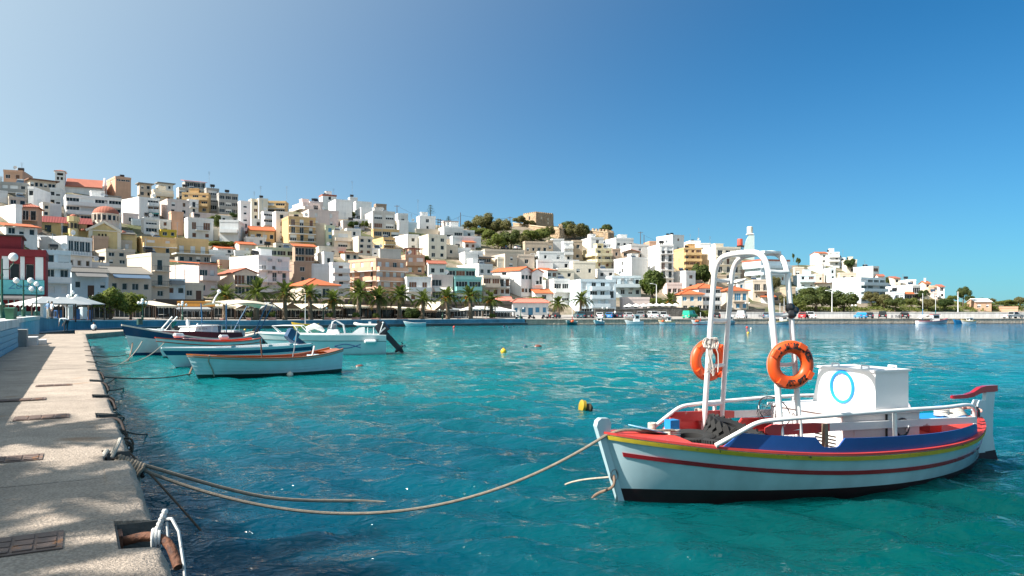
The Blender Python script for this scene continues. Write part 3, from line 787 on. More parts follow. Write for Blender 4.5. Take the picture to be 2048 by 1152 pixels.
    if has('ch'):
        c = MB(); zc = H + (.6 if rk != 'flat' else 0); c.box(w*.2, d*.3, Hr, w*.2+.6, d*.3+.6, zc + 1.6); c.box(w*.2-.08, d*.3-.08, zc+1.603, w*.2+.68, d*.3+.68, zc+1.75); c.build('chimney', wallmat('W'), root)
    if has('acs'):
        for i in range(nf):
            for xx in (w*.3, w*.62):
                q = MB(); q.box(xx, -.42, i*fh + fh*.72, xx + .85, -.05, i*fh + fh*.72 + .6); q.build('air_conditioner', M('grey_metal_casing', (.35,.36,.36), .5, .15), root)
    if has('perg'):
        q = MB()
        for i in (0.1, .5, .9):
            for j in (.15, .85): q.box(w*i-.1, d*j-.1, Hr, w*i+.1, d*j+.1, Hr+2.3)
        for j in range(7): q.box(w*.02, d*(.1+.13*j)-.06, Hr+2.303, w*.98, d*(.1+.13*j)+.06, Hr+2.45)
        q.build('pergola', M('red_brown_timber', (.22,.07,.045), .7, .2), root)
    HOUSES[label] = (root, w, d, Hr, fh, nf, mw)
    return root
HD = '''
7 45 65 341 364 R:P|f1 c2 tk1|salmon house with two dark windows on the crest at the far left end
-12 -6 4 352 366 W|f1 bare|sliver of pale house cut off at the far left of the crest
0 54 57 366 404 R:G|f2 c3 bal wslab|grey flats with two long balconies under the crest at the far left
56 60 112 359 376 E|f1 c6 slab:N|brown slab roofed penthouse left of the bell tower
56 67 101 373 413 R:W|f2 c1 bare|tall blank white side wall house under the brown penthouse
100 122 131 376 412 R:W|f2 c2|white house with few small windows left of the wide balcony block
-10 -4 15 380 402 W|f2 c2 bare|small white house at the left edge above the large blank wall
-14 31 44 408 458 W|f2 c1 bare|large blank sunlit white wall house at the left edge
42 75 84 416 468 R:P|f2 c2 iron hip:R|peach house with dark red hipped roof and an iron balcony
95 97 123 406 433 W|f2 c0 bare|small blank white tower house above the yellow church wing
84 88 131 431 444 C|f1 c0 bare|low cream terrace house directly above the long church wing
131 132 243 388 444 W|f3 c4 bal big wslab sol2|wide white block of three long glazed balconies above the church dome
-6 12 75 452 472 W|f1 c3 shed:O|low white house with an orange tiled lean-to strip at the far left
53 134 184 471 541 W|f2 c3 iron glz s0|white house with glazed veranda storey behind the slate roofed shop
62 87 141 499 594 B|f3 c2 bal sh:w wrail|pale two balcony house standing left of the slate roofed shops
140 143 217 545 594 B|f1 c3 gabx:S aw:g door|low white shop with slate roof and grey awning
185 217 303 548 598 E|f1 c4 gabx:S aw:b|low stone coloured shop with slate roof and dark blue awning
254 303 339 505 602 E|f3 c1 iron|narrow beige three storey house right of the slate roofed shops
180 187 217 471 502 N|f2 c0 bare|brown blank block directly below the yellow church
182 212 254 497 531 E|f2 c2 bare|beige stepped house behind the slate roofs
227 229 264 479 500 E|f1 c2 sh:w|beige house with two pale shuttered windows below the church
264 284 353 472 508 O|f2 c2 bal wslab sh:w|ochre house with long terrace and white shutters
350 352 417 475 508 O|f1 c3 iron bb sh:w|long ochre house with three white shuttered windows
303 322 353 458 474 Q|f1 c2 bare tk2 sol1|small bright yellow hut on the ochre terrace
213 231 262 352 396 P|f4 c0 s1 tk2 glz|tall tan block with glazed attic on the crest right of the long church roof
201 203 214 370 388 W|f1 c1|tiny white house left of the tall tan crest block
242 278 296 393 442 W|f3 c0 bare|large blank white block right of the red church dome
292 307 347 378 400 C|f2 c2 bal wslab|cream house with two dark windows on the crest above the green awning
276 279 303 367 393 E|f2 c2 slab:G|grey roofed crest house right of the tall tan block
315 317 346 366 380 W|f1 c2 slab:G bare|low house with thin grey roof on the crest above the cream house
294 295 319 395 437 W|f3 c1 bal big aw:t|narrow white house with a green awning on its top balcony
262 264 288 437 450 B|f1 c1 bare|low blue tinted house right of the red church dome
286 288 319 434 468 W|f2 c1 big|white house with one wide dark terrace above the yellow hut
320 335 379 397 442 K|f3 c2 bare|pink house with sunlit left side below the crest
340 343 367 422 469 P|f3 c0 bare|salmon blank block above the ochre houses
369 376 427 434 480 W|f2 c2 iron part sh:n|off white house with brown shutters and two short balconies
418 428 437 455 480 C|f2 c1|narrow cream annexe right of the brown shuttered house
353 358 413 374 402 E|f2 c4 big tk1|brown open storey block at the top of the crest
364 370 411 362 376 G|f1 c4 glz shed:O|dark glazed penthouse with orange roof on the highest crest block
410 413 438 375 422 G|f3 c1 big ant|unfinished grey concrete frame right of the highest crest block
434 438 476 385 428 G|f3 c3 big|unfinished grey building with open window holes against the sky
364 417 425 386 426 R:O|f3 c3 bal|cream and ochre flats with planted balconies below the grey frame
376 378 397 398 427 W|f2 c1 iron|small white house left of the planted balcony flats
385 387 436 424 436 K|f1 c2 bare|long low pinkish house below the planted balcony flats
439 477 490 440 488 R:V|f2 c0 s1 bal bare|large blank white cube with dark balconies on its right side
477 481 501 401 472 W|f5 c1 bare|slender white tower house beside the blank white cube
497 503 519 397 440 C|f3 c1|cream house on the crest right of the slender white tower
515 518 536 396 442 C|f3 c0 tk1|blank cream block with a long black tank on top
528 571 577 402 442 R:O|f3 c2 bal big wslab ant|ochre flats with deep white balconies on the crest
524 527 547 422 462 W|f3 c1 bal big|narrow white house with stacked balconies below the ochre crest flats
545 552 576 422 484 W|f4 c1 bare|white block with one column of wide windows beside the cream flats
498 499 549 461 484 O|f1 c4 gabx:O sh:w|ochre house with pale orange roof below the slender tower
490 493 532 473 490 W|f1 c2|low white house with flat roof below the ochre orange roofed house
466 479 511 489 511 E|f1 c1 gabx:O sh:w|beige gabled house with bright orange roof above the arched house
420 436 467 497 509 W|f1 c2 gabx:O|low white gabled house with orange roof left of the beige gabled one
416 418 451 499 512 W|f1 c1 bare|small white cube with one window below the shrubs
354 356 421 508 526 G|f1 c4 slab:W|house under a long thin white roof slab
420 422 459 509 524 W|f1 c3 big bare|low white house with a dark glazed band right of the roof slab
338 398 435 527 592 K|f2 c2 bal shed:O|pink balcony house with orange lean-to roof and large blank side wall
331 333 370 557 600 B|f1 c2 aw:g|pale blue shop with grey awning at the foot of the blank wall
368 370 407 565 602 E|f1 c2 door|old stone grey front with two doors beside the pink balcony house
434 469 514 546 594 E|f2 c2 iron big gab:R|beige house with red gable roof and twin arched loggia
437 439 460 519 537 P|f1 c0 bare|salmon blank block behind the red gabled house
459 517 579 510 587 W|f3 c3 iron wrail acs sh:w|large white house with wide blank side wall and air conditioners
512 516 592 493 516 L|f1 c4 bal bb big|pale green terraced house above the large white house
566 588 623 523 568 N|f2 c1 bare|brown block with beige side wall behind the orange hipped roof
572 612 677 571 622 E|f2 c4 iron hip:O s3|large beige house with broad orange hipped roof behind the palms
620 622 665 527 566 B|f2 c0 bare|blank light blue block behind the orange hipped roof
626 648 667 503 534 W|f1 c1 bare|bright white cube house with a single window above the light blue block
560 577 631 432 497 O|f4 c3 iron s0 wslab|tall cream and ochre flats with dark balconies in mid slope
629 630 652 446 492 E|f3 c0 bare|blank beige stair block right of the tall ochre flats
586 590 629 493 527 N|f2 c2 iron big shed:O|brown loggia house under an orange lean-to roof
606 618 677 418 452 K|f2 c2 sh:w tk1|broad pink house with two pale windows near the crest
585 606 640 404 428 K|f2 c2 bal balside wslab|pink stepped balcony house on the crest
615 620 646 402 420 K|f1 c1 tk2|small grey pink house with black tanks on the crest
638 645 673 388 412 W|f2 c1 band:R sol2|white house with red band and solar heaters highest on the middle crest
657 671 704 398 438 W|f3 c0 bare|blank bright white block right of the red banded house
697 700 715 394 412 W|f1 c0 ant|small white house with masts on the crest
707 712 743 402 424 W|f2 c0 bare|plain white house stepping down the crest
748 752 773 407 422 N|f1 c2 bare|ruined grey brown house on the crest
710 722 753 414 442 W|f2 c0 bare|white cube house below the ruined crest house
730 746 790 421 459 H|f2 c2 big|grey white house with four large dark windows
745 747 798 457 476 O|f1 c3 big bare|tan storey on piers below the four large dark windows
788 796 816 426 445 W|f1 c1|white house with corner pier right of the four windowed house
795 798 817 440 468 W|f2 c0 bare|blank white block below the corner pier house
815 817 834 444 464 B|f1 c1 big|small house with one wide dark window in mid slope
833 839 871 431 461 W|f2 c1 s1 hut ant|blank white block with stair tower on the crest
830 832 877 457 466 E|f1 c0 bare|low beige house below the stair tower block
877 888 927 452 477 W|f1 c2 big ch|white modern villa with large dark windows on the crest
924 927 949 460 475 W|f1 c1 bare|small white wing right of the modern villa
884 887 917 441 454 K|f1 c2 bare|small pale house behind the modern villa
900 905 962 471 492 V|f1 c0 bare|long blank white wall house below the modern villa
919 930 951 485 498 K|f1 c2 gabx:O sh:n|small pink gabled house with orange roof below the wooded slope
833 857 893 468 517 C|f3 c2 s0 bare|tall cream house with sunlit blank side in mid slope
787 815 838 468 502 W|f2 c1 bare|bright white house with long blank side and red tile strip
742 767 790 474 500 O|f2 c1 bal big wslab|ochre balcony house with white side wall
695 717 745 472 510 C|f3 c2 bare|cream house with small square windows in mid slope
657 668 703 460 498 C|f2 c1 bal big wslab|cream house with one deep balcony and white parapet
649 651 669 450 494 L|f3 c1 sh:b|pale green narrow house with teal shutters
674 686 729 440 458 K|f1 c1|low pink house below the blank bright white block
668 690 717 505 522 C|f1 c2 shed:O|cream house with orange lean-to roof left of the salmon corner block
663 665 699 524 592 W|f4 c1 bal wrail|narrow white balcony house left of the salmon corner block
697 752 812 516 602 P|f4 c4 s3 bal balside wslab sh:w bare|large salmon corner block with white balconies on both faces
803 811 849 509 548 P|f2 c2 bal sh:w perg|pink house with battlements and timber pergola
755 760 802 497 516 H|f1 c0 bare|blank grey white wall house left of the timber pergola
810 814 862 553 607 W|f2 c2 bal wrail sh:n|small grey white house with one white balcony behind the palms
862 864 906 549 602 K|f2 c2 big aw:w|white topped shop house with dark glazed storey behind the palms
888 892 951 535 556 T|f1 c3 big bare|turquoise penthouse with small orange lean-to
888 910 963 553 604 T|f2 c2 bal big bare|turquoise house with one broad balcony
852 857 892 528 554 W|f1 c2 gabx:R|white house with faded red roof left of the turquoise penthouse
917 930 956 503 532 W|f1 c0 bare tk1|bright white blank block above the timber glazed penthouse
914 958 985 527 554 W|f1 c2|white house with blank sunlit side above the tan houses
946 954 983 515 529 N|f1 c3 glz slab:G|dark timber glazed penthouse with grey roof
953 967 1000 550 594 E|f2 c2 bal sh:n|tan two storey house with brown shutters above the customs house
998 999 1020 552 592 W|f2 c2 iron sh:n|narrow white house with two iron balconies
985 1042 1064 541 594 W|f2 c3 gab:O|white gabled house with long sunlit side wall
1060 1064 1086 545 594 W|f2 c3 gab:O iron part|white gabled house with dark iron balcony beside its twin gable
983 1010 1035 507 536 E|f2 c1 bare|beige house with plain walls under the car park road
992 995 1012 514 534 C|f1 c0 bare|small cream cube left of the plain beige house
990 994 1024 602 622 T|f1 c2 gabx:K|turquoise annexe with coral roof beside the customs house
1022 1025 1097 606 634 V|f1 c5 hip:K sh:b door|customs house with coral hipped roof and blue doors on the waterfront
1057 1070 1108 587 602 W|f1 c1 gabx:O|small white house with bright orange roof above the customs house
1064 1095 1113 541 558 W|f1 c2 gabx:O|white house with long orange roof right of the twin gables
1085 1108 1139 557 607 W|f2 c2 bal big|white terraced house with planted pergola and wooden railings
1106 1109 1148 538 558 C|f1 c2 bare|cream flat roofed house above the planted terraces
1139 1146 1191 522 558 C|f1 c2 bare|cream house with two tiny windows above the white gabled block
1135 1161 1232 558 632 B|f4 c4 bal part dkg sh:w bare|tall white waterfront block with a small pediment and shop arcade
1047 1050 1096 482 512 S|f1 c4 bare|old tan stone building with four dark windows under the fortress
1094 1096 1106 480 506 S|f1 c1 bare|stone annexe right of the old tan building
1101 1105 1128 477 504 W|f2 c0 bare|plain white tower house under the rampart
1074 1078 1129 502 522 V|f1 c2 bare|low white garage house below the old tan stone building
1124 1127 1146 482 522 W|f3 c1 bal|white house with two balconies right of the plain tower house
1144 1146 1165 480 522 S|f2 c1 bare|narrow tan stone house under the rampart
1066 1075 1106 519 540 V|f1 c0 bare|left blank white terrace house above the twin gables
1104 1106 1158 519 540 W|f1 c1 bare|right white terrace house with one tiny window
1162 1182 1207 474 502 W|f2 c1|bright white house under the end of the rampart
1165 1191 1223 496 536 Y|f3 c2 bal balside sh:n|yellow cream three storey house with rounded balconies
1191 1197 1222 486 498 W|f1 c3 glz|white glazed penthouse on the yellow cream house
1210 1232 1267 475 500 W|f1 c3 tk1|white house with red door on the crest right of the rampart
1240 1262 1298 488 518 W|f2 c1 bare|white house with large frosted veranda below the crest
1244 1247 1279 504 516 N|f1 c3 big gab:R|timber pavilion with red gable roof on a white terrace
1228 1263 1295 514 562 W|f3 c0 s1|big white house with tall blank grey front and corner balcony
1222 1225 1241 497 532 N|f2 c1 bare|small brown house beside the yellow cream house
1296 1320 1347 488 572 W|f5 c2 iron|tall white five storey flats with dark iron balconies
1313 1345 1368 469 502 W|f2 c1 tk2|white crest house with twin black tanks
1287 1299 1313 482 502 P|f1 c0 bare|beige pink house behind the tall white flats
1366 1380 1401 481 502 W|f1 c2 tk1|white crest house with a red water drum
1395 1400 1421 486 508 W|f1 c2 ant|low white crest house left of the big cream block
1346 1368 1403 495 547 O|f4 c3 bal sh:n|ochre flats with brown shutters and sunlit cream side
1402 1432 1481 493 562 C|f4 c3 iron hut|big cream block with high blank side wall and dark balconies
1484 1522 1580 518 564 B|f3 c2 iron bal balside band:R bare|white flats with red roof trim and a dazzling blank side
1463 1466 1489 540 564 N|f1 c0 bare|stone walled terrace house left of the dazzling white flats
1242 1245 1299 594 627 K|f1 c3 bare|pink low restaurant house behind the white parasols
1212 1224 1282 551 594 B|f2 c4 bal sh:w acs|white two balcony house beside the tall waterfront block
1334 1372 1391 541 582 W|f2 c1|bright white block with flat roof above the small pink house
1325 1334 1365 565 594 K|f1 c3 sh:n bare|small pink house with three brown windows
1345 1363 1406 589 624 E|f2 c3 hip:O sh:b|pale stone house with orange hipped roof behind the green van
1364 1397 1441 577 624 W|f3 c3 bal big hip:O|white house with orange roof and three loggia storeys
1434 1453 1497 582 622 E|f2 c3 iron part hip:O sh:b|beige house with orange hipped roof and pale blue shutters
1496 1507 1526 584 602 S|f1 c2 bare|small stone ruin right of the beige hipped house
1456 1476 1507 565 581 W|f1 c2 gab:W sh:b|low white gabled house with green shutters
1490 1506 1541 559 602 E|f2 c2 iron|beige stone house with one long balcony below the dazzling flats
1520 1524 1548 594 606 W|f1 c1 shed:O|little white house with a scrap of orange roof
1560 1577 1591 573 596 S|f1 c0 bare|roofless tan stone house seen through the arch
1588 1590 1641 574 594 B|f1 c5 bare|blue grey house with tall windows behind the pine
1586 1598 1631 549 576 B|f2 c2 bal|blue white house with one balcony above the pine
1586 1590 1608 534 552 E|f1 c2 big bare|unfinished tan house on the bare knoll
1616 1645 1651 531 549 W|f1 c0 bare|sunlit white block on the bare knoll
1628 1632 1650 547 566 E|f1 c1 bare|tan house between the white blocks of the knoll
1647 1660 1671 535 574 B|f3 c1 bare|white block with narrow pale blue front
1620 1638 1658 507 528 W|f2 c1 gabx:O|white house with orange roof at the top of the far knoll
1650 1657 1679 504 532 W|f3 c2 bal hut|stepped white balcony house at the top of the far knoll
1675 1677 1691 515 534 W|f2 c1 bal|narrow white balcony house right of the knoll top
1684 1694 1714 519 546 C|f2 c1 hut|cream house with chimney at the right end of the knoll
1707 1746 1758 532 558 W|f2 c1 big hut|big white house with dark corner window on the right slope
1665 1722 1771 554 607 B|f4 c4 bal big bare|long white hotel with dark gridded balconies
1652 1672 1726 577 596 B|f1 c2 bare|low white house in front of the long hotel wall
1750 1756 1769 553 566 W|f1 c1 gabx:R|little white house with red roof behind the hotel
1768 1788 1801 557 578 C|f2 c1 gabx:R tk1|cream house with faded red roof right of the hotel
1796 1815 1832 559 580 W|f2 c1|white house with flat roof on the descending ridge
1790 1825 1841 569 602 W|f2 c1 iron big|large sunlit white block with two dark balconies on the right slope
1776 1790 1809 583 602 B|f1 c2|low blue white house right of the hotel
1805 1808 1825 588 602 E|f1 c1 big shed:O|little terrace with rusty red roof below the sunlit block
1838 1850 1861 567 588 C|f2 c1 gabx:O|cream ridge house with orange roof and tall chimney ch
1852 1866 1878 571 593 P|f2 c1|pale salmon ridge house near the end of the town
1866 1879 1889 574 596 W|f2 c1 gabx:R|last white house with pinkish roof at the end of the ridge
1856 1868 1875 583 598 K|f1 c1|small pink house below the last ridge houses
1934 1950 1983 604 620 P|f1 c2 gabx:W|pale bungalow with broad shallow roof at the far right
14 18 53 392 412 E|f1 c2|low beige terrace house above the large blank wall at the left edge
84 86 99 404 434 C|f2 c1 bare|narrow cream house between the hipped roof and the blank tower
243 246 277 425 447 K|f1 c1 bare|low pink yard house between the dome and the blue tinted house
72 76 119 470 491 W|f1 c2 bare|white terrace house below the church turret
247 250 270 498 514 E|f1 c1 bare|small beige annexe below the ochre terrace
180 184 218 524 541 W|f1 c1|low white parapet house directly behind the slate roofs
317 320 342 438 467 W|f2 c1|narrow white house between the dark terrace and the salmon block
430 436 482 430 444 W|f1 c2|low white house with dishes right of the dark cypress
500 503 531 437 454 W|f1 c1|small white house under the cream crest house
548 552 602 485 501 E|f1 c3 bare|brown walled yard house above the green terraced house
632 638 692 492 513 C|f1 c3|cream house row behind the bright white cube
690 694 722 456 474 W|f1 c1|white terrace house right of the pink low house
700 704 736 437 453 V|f1 c2|pale grey house among the bushes below the white crest cube
884 888 916 489 514 E|f1 c1 bare|beige stair house right of the tall cream house
905 909 941 495 514 W|f1 c2|white flat house below the pink gabled house
940 944 966 501 522 W|f1 c1|small white house left of the beige road wall
962 970 1049 498 511 E|f1 c2 bare|long beige walled terrace under the hill car park
1032 1036 1069 508 534 E|f1 c1 bare|beige wall house left of the white garage house
1188 1196 1229 537 558 W|f1 c2 sol1|white house with dark solar tank below the yellow cream house
1416 1422 1453 549 574 S|f1 c1 bare|stone terraced yard below the big cream block
1539 1544 1563 585 606 S|f1 c1 bare|small rubble stone house left of the roofless one
1630 1634 1665 567 584 E|f1 c2 slab:N bare|low brown pergola house behind the broad sunlit pine
1675 1680 1713 545 563 E|f1 c2 bare|tan terrace house below the narrow balcony house
1770 1774 1791 573 592 V|f1 c1|slim white house right of the hotel
1835 1842 1859 586 604 C|f1 c2 bare|low cream house under the ridge chimney house
60 66 84 398 410 W|f1 c1 bare|small white roof house above the dark red hipped roof
196 200 236 392 400 W|f1 c2 slab:G bare D232|low grey roofed attic above the wide balcony block
466 470 500 500 512 W|f1 c2|white yard house right of the small window cube
575 580 612 472 488 E|f1 c1|beige annexe in front of the tall ochre flats
740 744 772 496 512 W|f1 c2|white low house left of the blank grey white wall
1112 1116 1140 536 548 W|f1 c1 bare|small white roof terrace left of the cream flat roofed house
1262 1266 1296 536 556 V|f1 c1 bare|low pale house under the blank grey front
1376 1380 1404 560 578 N|f1 c1 bare|brown garden house right of the bright white block
850 854 880 487 502 W|f1 c1|white veranda house before the cream side wall
1998 2004 2036 613 624 P|f1 c2 bare|low pinkish ruin behind the white wall at the far right
'''
for ln in HD.strip().splitlines():
    a, ft, lb = ln.split('|'); a = a.split()
    if lb.endswith(' ch'): lb = lb[:-3]; ft += ' ch'
    house(float(a[0]), float(a[1]), float(a[2]), float(a[3]), float(a[4]), a[5], ft, lb)

# ---- red house with the shop sign at the left end
def red_house():
    D = 100.0
    t = thing('house', 'dark red and white house over a turquoise shop sign', 'house', (*(at(-30, 640, D).xy), 2.1), R(30))
    mr, mw_ = wallmat('D'), wallmat('V')
    k = D / F; X = lambda x: (x + 30) * k / math.cos(R(30)) * .93; Z = lambda y: HC - (y - HZ) * k - 2.1
    ops = [(X(8), X(24), Z(556), Z(525)), (X(33), X(47), Z(557), Z(525))]
    b = MB(); face(b, (0, 0, 0), (1, 0, 0), X(66), -3, Z(506), ops, depth=1.2); b.quad((X(66),0,-3),(X(66),9,-3),(X(66),9,Z(506)),(X(66),0,Z(506))); b.quad((0,9,-3),(0,0,-3),(0,0,Z(506)),(0,9,Z(506))); b.quad((0,0,Z(506)),(X(66),0,Z(506)),(X(66),9,Z(506)),(0,9,Z(506)))
    b.build('wall', [mr, mr], t)
    MB().box(-.3, -.35, Z(510), X(67), 9.1, Z(496)).build('parapet', mr, t)
    MB().box(-.2, .5, Z(496)+.003, X(26), 7, Z(470)).build('upper_storey', mr, t)
    MB().box(-.6, .1, Z(470)+.003, X(30), 7.4, Z(467)).build('roof', M('dark_timber', (.06,.03,.025), .7, .2), t)
    for x0, x1 in ((-4, 7), (25, 32), (49, 62)):
        MB().box(X(x0), -.06, Z(558), X(x1), -.003, Z(511)).build('pilaster', mw_, t)
    for a0, a1, b0, b1 in ops:
        fm, pm = window_mesh(a1 - a0, b1 - b0, 'glass'); f_ = put('window', fm, t, loc=(a0, 1.1, b0)); put('pane', pm, f_)
    sg = MB().box(-.2, -.5, Z(588), X(64), -.08, Z(559)).build('shop_sign', M('turquoise_sign', (.12,.46,.48), .5, .1), t)
    c = bpy.data.curves.new('lettering', 'FONT'); c.body = 'Zorbas'; c.size = 1.25; c.shear = .35; c.extrude = .02
    o = put('lettering', c); me = bpy.data.meshes.new_from_object(o.evaluated_get(bpy.context.evaluated_depsgraph_get())); bpy.data.objects.remove(o)
    me.materials.append(M('sign_ink', (.04,.20,.36), .5, .1)); put('lettering', me, sg, loc=(X(6), -.525, Z(577))).rotation_euler = (R(90), 0, 0)
    w = MB(); w.box(0, -2.6, Z(600), X(62), -.1, Z(597)); w.prism([(0, -2.7, Z(599)), (0, -.1, Z(599)), (0, -.1, Z(588))], (X(62), 0, 0)); w.build('canopy', M('grey_roofing', (.13,.12,.12), .7, .2), t, fix=True)
    g = MB()
    for x in range(-10, 62, 9): g.box(X(x), -2.5, 0, X(x) + .08, -2.42, Z(600))
    g.box(0, -2.48, .0, X(60), -2.44, Z(600) * .28); g.build('glass_front', M('teal_frame', (.10,.33,.33), .5, .1), t)
red_house()

# ---- hall church with bell tower on the crest
def crest_church():
    D = D_of(150, 390); k = D / F
    t = thing('church', 'white hall church with red roof and square bell tower on the crest', 'church', (*(at(110, 390, D).xy), at(110, 390, D).z), R(26))
    sc = k / math.cos(R(6)) ; X = lambda x: (x - 110) * sc; Z = lambda y: (390 - y) * k
    mw_ = wallmat('W')
    b = MB()
    face(b, (0, 0, 0), (1, 0, 0), X(127), -4, Z(341), [(X(113.5), X(124), Z(350), Z(345)), (X(113), X(117), Z(359), Z(353)), (X(119.5), X(123.5), Z(359), Z(353))], depth=.5)
    b.quad((X(127),0,-4),(X(127),4,-4),(X(127),4,Z(341)),(X(127),0,Z(341))); b.quad((0,4,-4),(0,0,-4),(0,0,Z(341)),(0,4,Z(341))); b.quad((X(127),4,-4),(0,4,-4),(0,4,Z(341)),(X(127),4,Z(341)))
    tw = b.build('bell_tower', [mw_, m_dark], t)
    r = MB(); w = X(127); o = .35; r.add([(-o,-o,Z(341)),(w+o,-o,Z(341)),(w+o,4+o,Z(341)),(-o,4+o,Z(341)),(w/2,2,Z(337))],[(0,1,4),(1,2,4),(2,3,4),(3,0,4),(3,2,1,0)]); r.build('roof', RC['R'], tw)
    for x in (-.25, w+.25):
        MB().box(x-.12, -.25, Z(341)-.25, x+.12, 4.25, Z(341)-.02).build('cornice', mw_, tw)
    n = MB(); L = X(193); 
    n.prism([(w+.02, 1, -4), (w+.02, 1, Z(369)), (w+.02, 7, Z(351)+.3), (w+.02, 13, Z(369)), (w+.02, 13, -4)], (L - w, 0, 0)); n.build('nave', mw_, t, fix=True)
    n = MB(); n.prism([(w+.05, .4, Z(371)), (w+.05, 7, Z(351)), (w+.05, 13.6, Z(371)), (w+.05, 13.6, Z(371)+.3), (w+.05, 7, Z(351)+.5), (w+.05, .4, Z(371)+.3)], (L - w, 0, 0)); n.build('roof', RC['R'], t, fix=True)
    MB().prism([(L, .2, -4), (L, .2, Z(369)+.5), (L, 7, Z(350)+1.2), (L, 13.8, Z(369)+.5), (L, 13.8, -4)], (.5, 0, 0)).build('gable', wallmat('K'), t, fix=True)
crest_church()

# ---- domed church
def dome_church():
    D = 177.0; k = D / F
    P = at(176, 474, D); th = R(33); sc = k / math.cos(R(3))
    t = thing('church', 'yellow church with large red dome and gabled front', 'church', P, th)
    X = lambda x: (x - 176) * sc; Z = lambda y: (474 - y) * k
    my, mw_ = M('pale_yellow_plaster', (.66,.52,.26), .85, .1, .7, streak=.1), wallmat('C')
    b = MB(); w = X(232); ops = [(X(194 + 6*i), X(197 + 6*i), Z(472), Z(466)) for i in range(3)]
    face(b, (0, 0, 0), (1, 0, 0), w, -7, Z(460), ops, depth=.3); b.quad((w,0,-4),(w,16,-4),(w,16,Z(460)),(w,0,Z(460))); b.quad((0,16,-4),(0,0,-4),(0,0,Z(460)),(0,16,Z(460)))
    b.build('wall', [my, m_dark], t)
    MB().prism([(0, .02, Z(460)), (w, .02, Z(460)), (w/2, .02, Z(444))], (0, .4, 0)).build('gable', my, t, fix=True)
    for a, c in (((-.5, Z(460)-.1), (w/2, Z(443)+.1)), ((w/2, Z(443)+.1), (w+.5, Z(460)-.1))):
        MB().bar((a[0], -.05, a[1]), (c[0], -.05, c[1]), .7, .55).build('cornice', mw_, t)
    MB().box(-.3, -.2, Z(461), w+.3, -.01, Z(459)).build('cornice', mw_, t)
    for x in (X(177), X(228)): MB().box(x, -.15, -3, x + .8, -.004, Z(461)-.003).build('pilaster', mw_, t)
    MB().prism([(-.4, .5, Z(460)), (w+.4, .5, Z(460)), (w/2, .5, Z(444)-.05)], (0, 15.5, 0)).build('roof', RC['D'], t, fix=True)
    cx, cy = X(213), 8.0; Z0_ = Z; Z = lambda y: Z0_(y) + (1.0 if y < 445 else 0); rr = 24.0 * k
    d = MB(); d.lathe((cx, cy, 0), [(rr, Z(460)), (rr, Z(429)), (rr+.25, Z(428.6)), (rr+.25, Z(427))], 24); dr = d.build('drum', mw_, t, smooth=True)
    for i in range(16):
        a = 2 * math.pi * (i + .5) / 16; c = Vector((cx + rr*math.cos(a), cy + rr*math.sin(a), (Z(441)+Z(431))/2)); n = Vector((math.cos(a), math.sin(a), 0)); s = Vector((-n.y, n.x, 0))
        MB().obox(c + n*.02, n*.04, s*.32, (0,0,(Z(431)-Z(441))/2)).build('window', m_glass, dr)
        a = 2 * math.pi * i / 16; n = Vector((math.cos(a), math.sin(a), 0)); c = Vector((cx, cy, (Z(444)+Z(429))/2)) + n * (rr + .08)
        MB().cyl(c - Vector((0,0,(Z(429)-Z(444))/2)), c + Vector((0,0,(Z(429)-Z(444))/2)), .2, seg=6).build('column', mw_, dr)
    prof = [((rr+.1) * math.cos(a), Z(427) + (Z(410) - Z(427)) * math.sin(a)) for a in [math.pi/2 * i / 9 for i in range(10)]]
    dm = MB().lathe((cx, cy, 0), [(r + .001, z) for r, z in prof], 28).build('dome', RC['R'], t, smooth=True)
    c = MB(); c.cyl((cx, cy, Z(410)), (cx, cy, Z(410)+1.3), .06, seg=5); c.box(cx-.35, cy-.04, Z(410)+.8, cx+.35, cy+.04, Z(410)+.9); c.build('cross', m_railw, t)
    # long wing to the left and the small domed turret
    x0 = X(84); b = MB(); ops = [(X(x), X(x+11), Z(466), Z(452)) for x in (86, 103, 131)]
    face(b, (x0, 2.5, 0), (1, 0, 0), -x0 - .05, -7, Z0_(446), [(o[0]-x0, o[1]-x0, o[2], o[3]) for o in ops], depth=.3); b.quad((x0,10,-4),(x0,2.5,-4),(x0,2.5,Z(446)),(x0,10,Z(446)))
    b.build('wing', [my, m_glass], t)
    MB().prism([(x0-.3, 2.0, Z(447)), (x0-.3, 7, Z(439)), (x0-.3, 12, Z(447))], (-x0 + 1.5, 0, 0)).build('roof', RC['D'], t, fix=True)
    tx = X(151); b = MB(); rt = 9 * k
    b.lathe((tx, .6, 0), [(rt, -3), (rt, Z(446)), (rt+.25, Z(445)), (rt+.25, Z(443)), (rt*.7, Z(443))], 8); tu = b.build('turret', my, t)
    for i in range(8):
        a = 2*math.pi*(i+.5)/8; n = Vector((math.cos(a), math.sin(a), 0)); s = Vector((-n.y, n.x, 0)); MB().obox(Vector((tx, .6, (Z(458)+Z(448))/2)) + n*rt*.93, n*.06, s*.3, (0,0,(Z(448)-Z(458))/2)).build('window', m_dark, tu)
    MB().lathe((tx, .6, 0), [(rt*.72*math.cos(a)+.001, Z(443) + 5*k*math.sin(a)) for a in [math.pi/2*i/6 for i in range(7)]], 14).build('dome', RC['R'], tu, smooth=True)
    for x, y, s in ((X(168), 2.2, 4.5), (X(240), 4, 6)):
        MB().lathe((x, y, 0), [(s*k*1.4*math.cos(a)+.001, Z(460) + s*k*math.sin(a)) for a in [math.pi/2*i/6 for i in range(7)]], 14).build('apse_dome', RC['R'], t, smooth=True)
    MB().prism([(w+.3, 3, -4), (w+.3, 3, Z(462)), (w+.3, 8, Z(452)), (w+.3, 13, Z(462)), (w+.3, 13, -4)], (X(264)-w, 0, 0)).build('transept', my, t, fix=True)
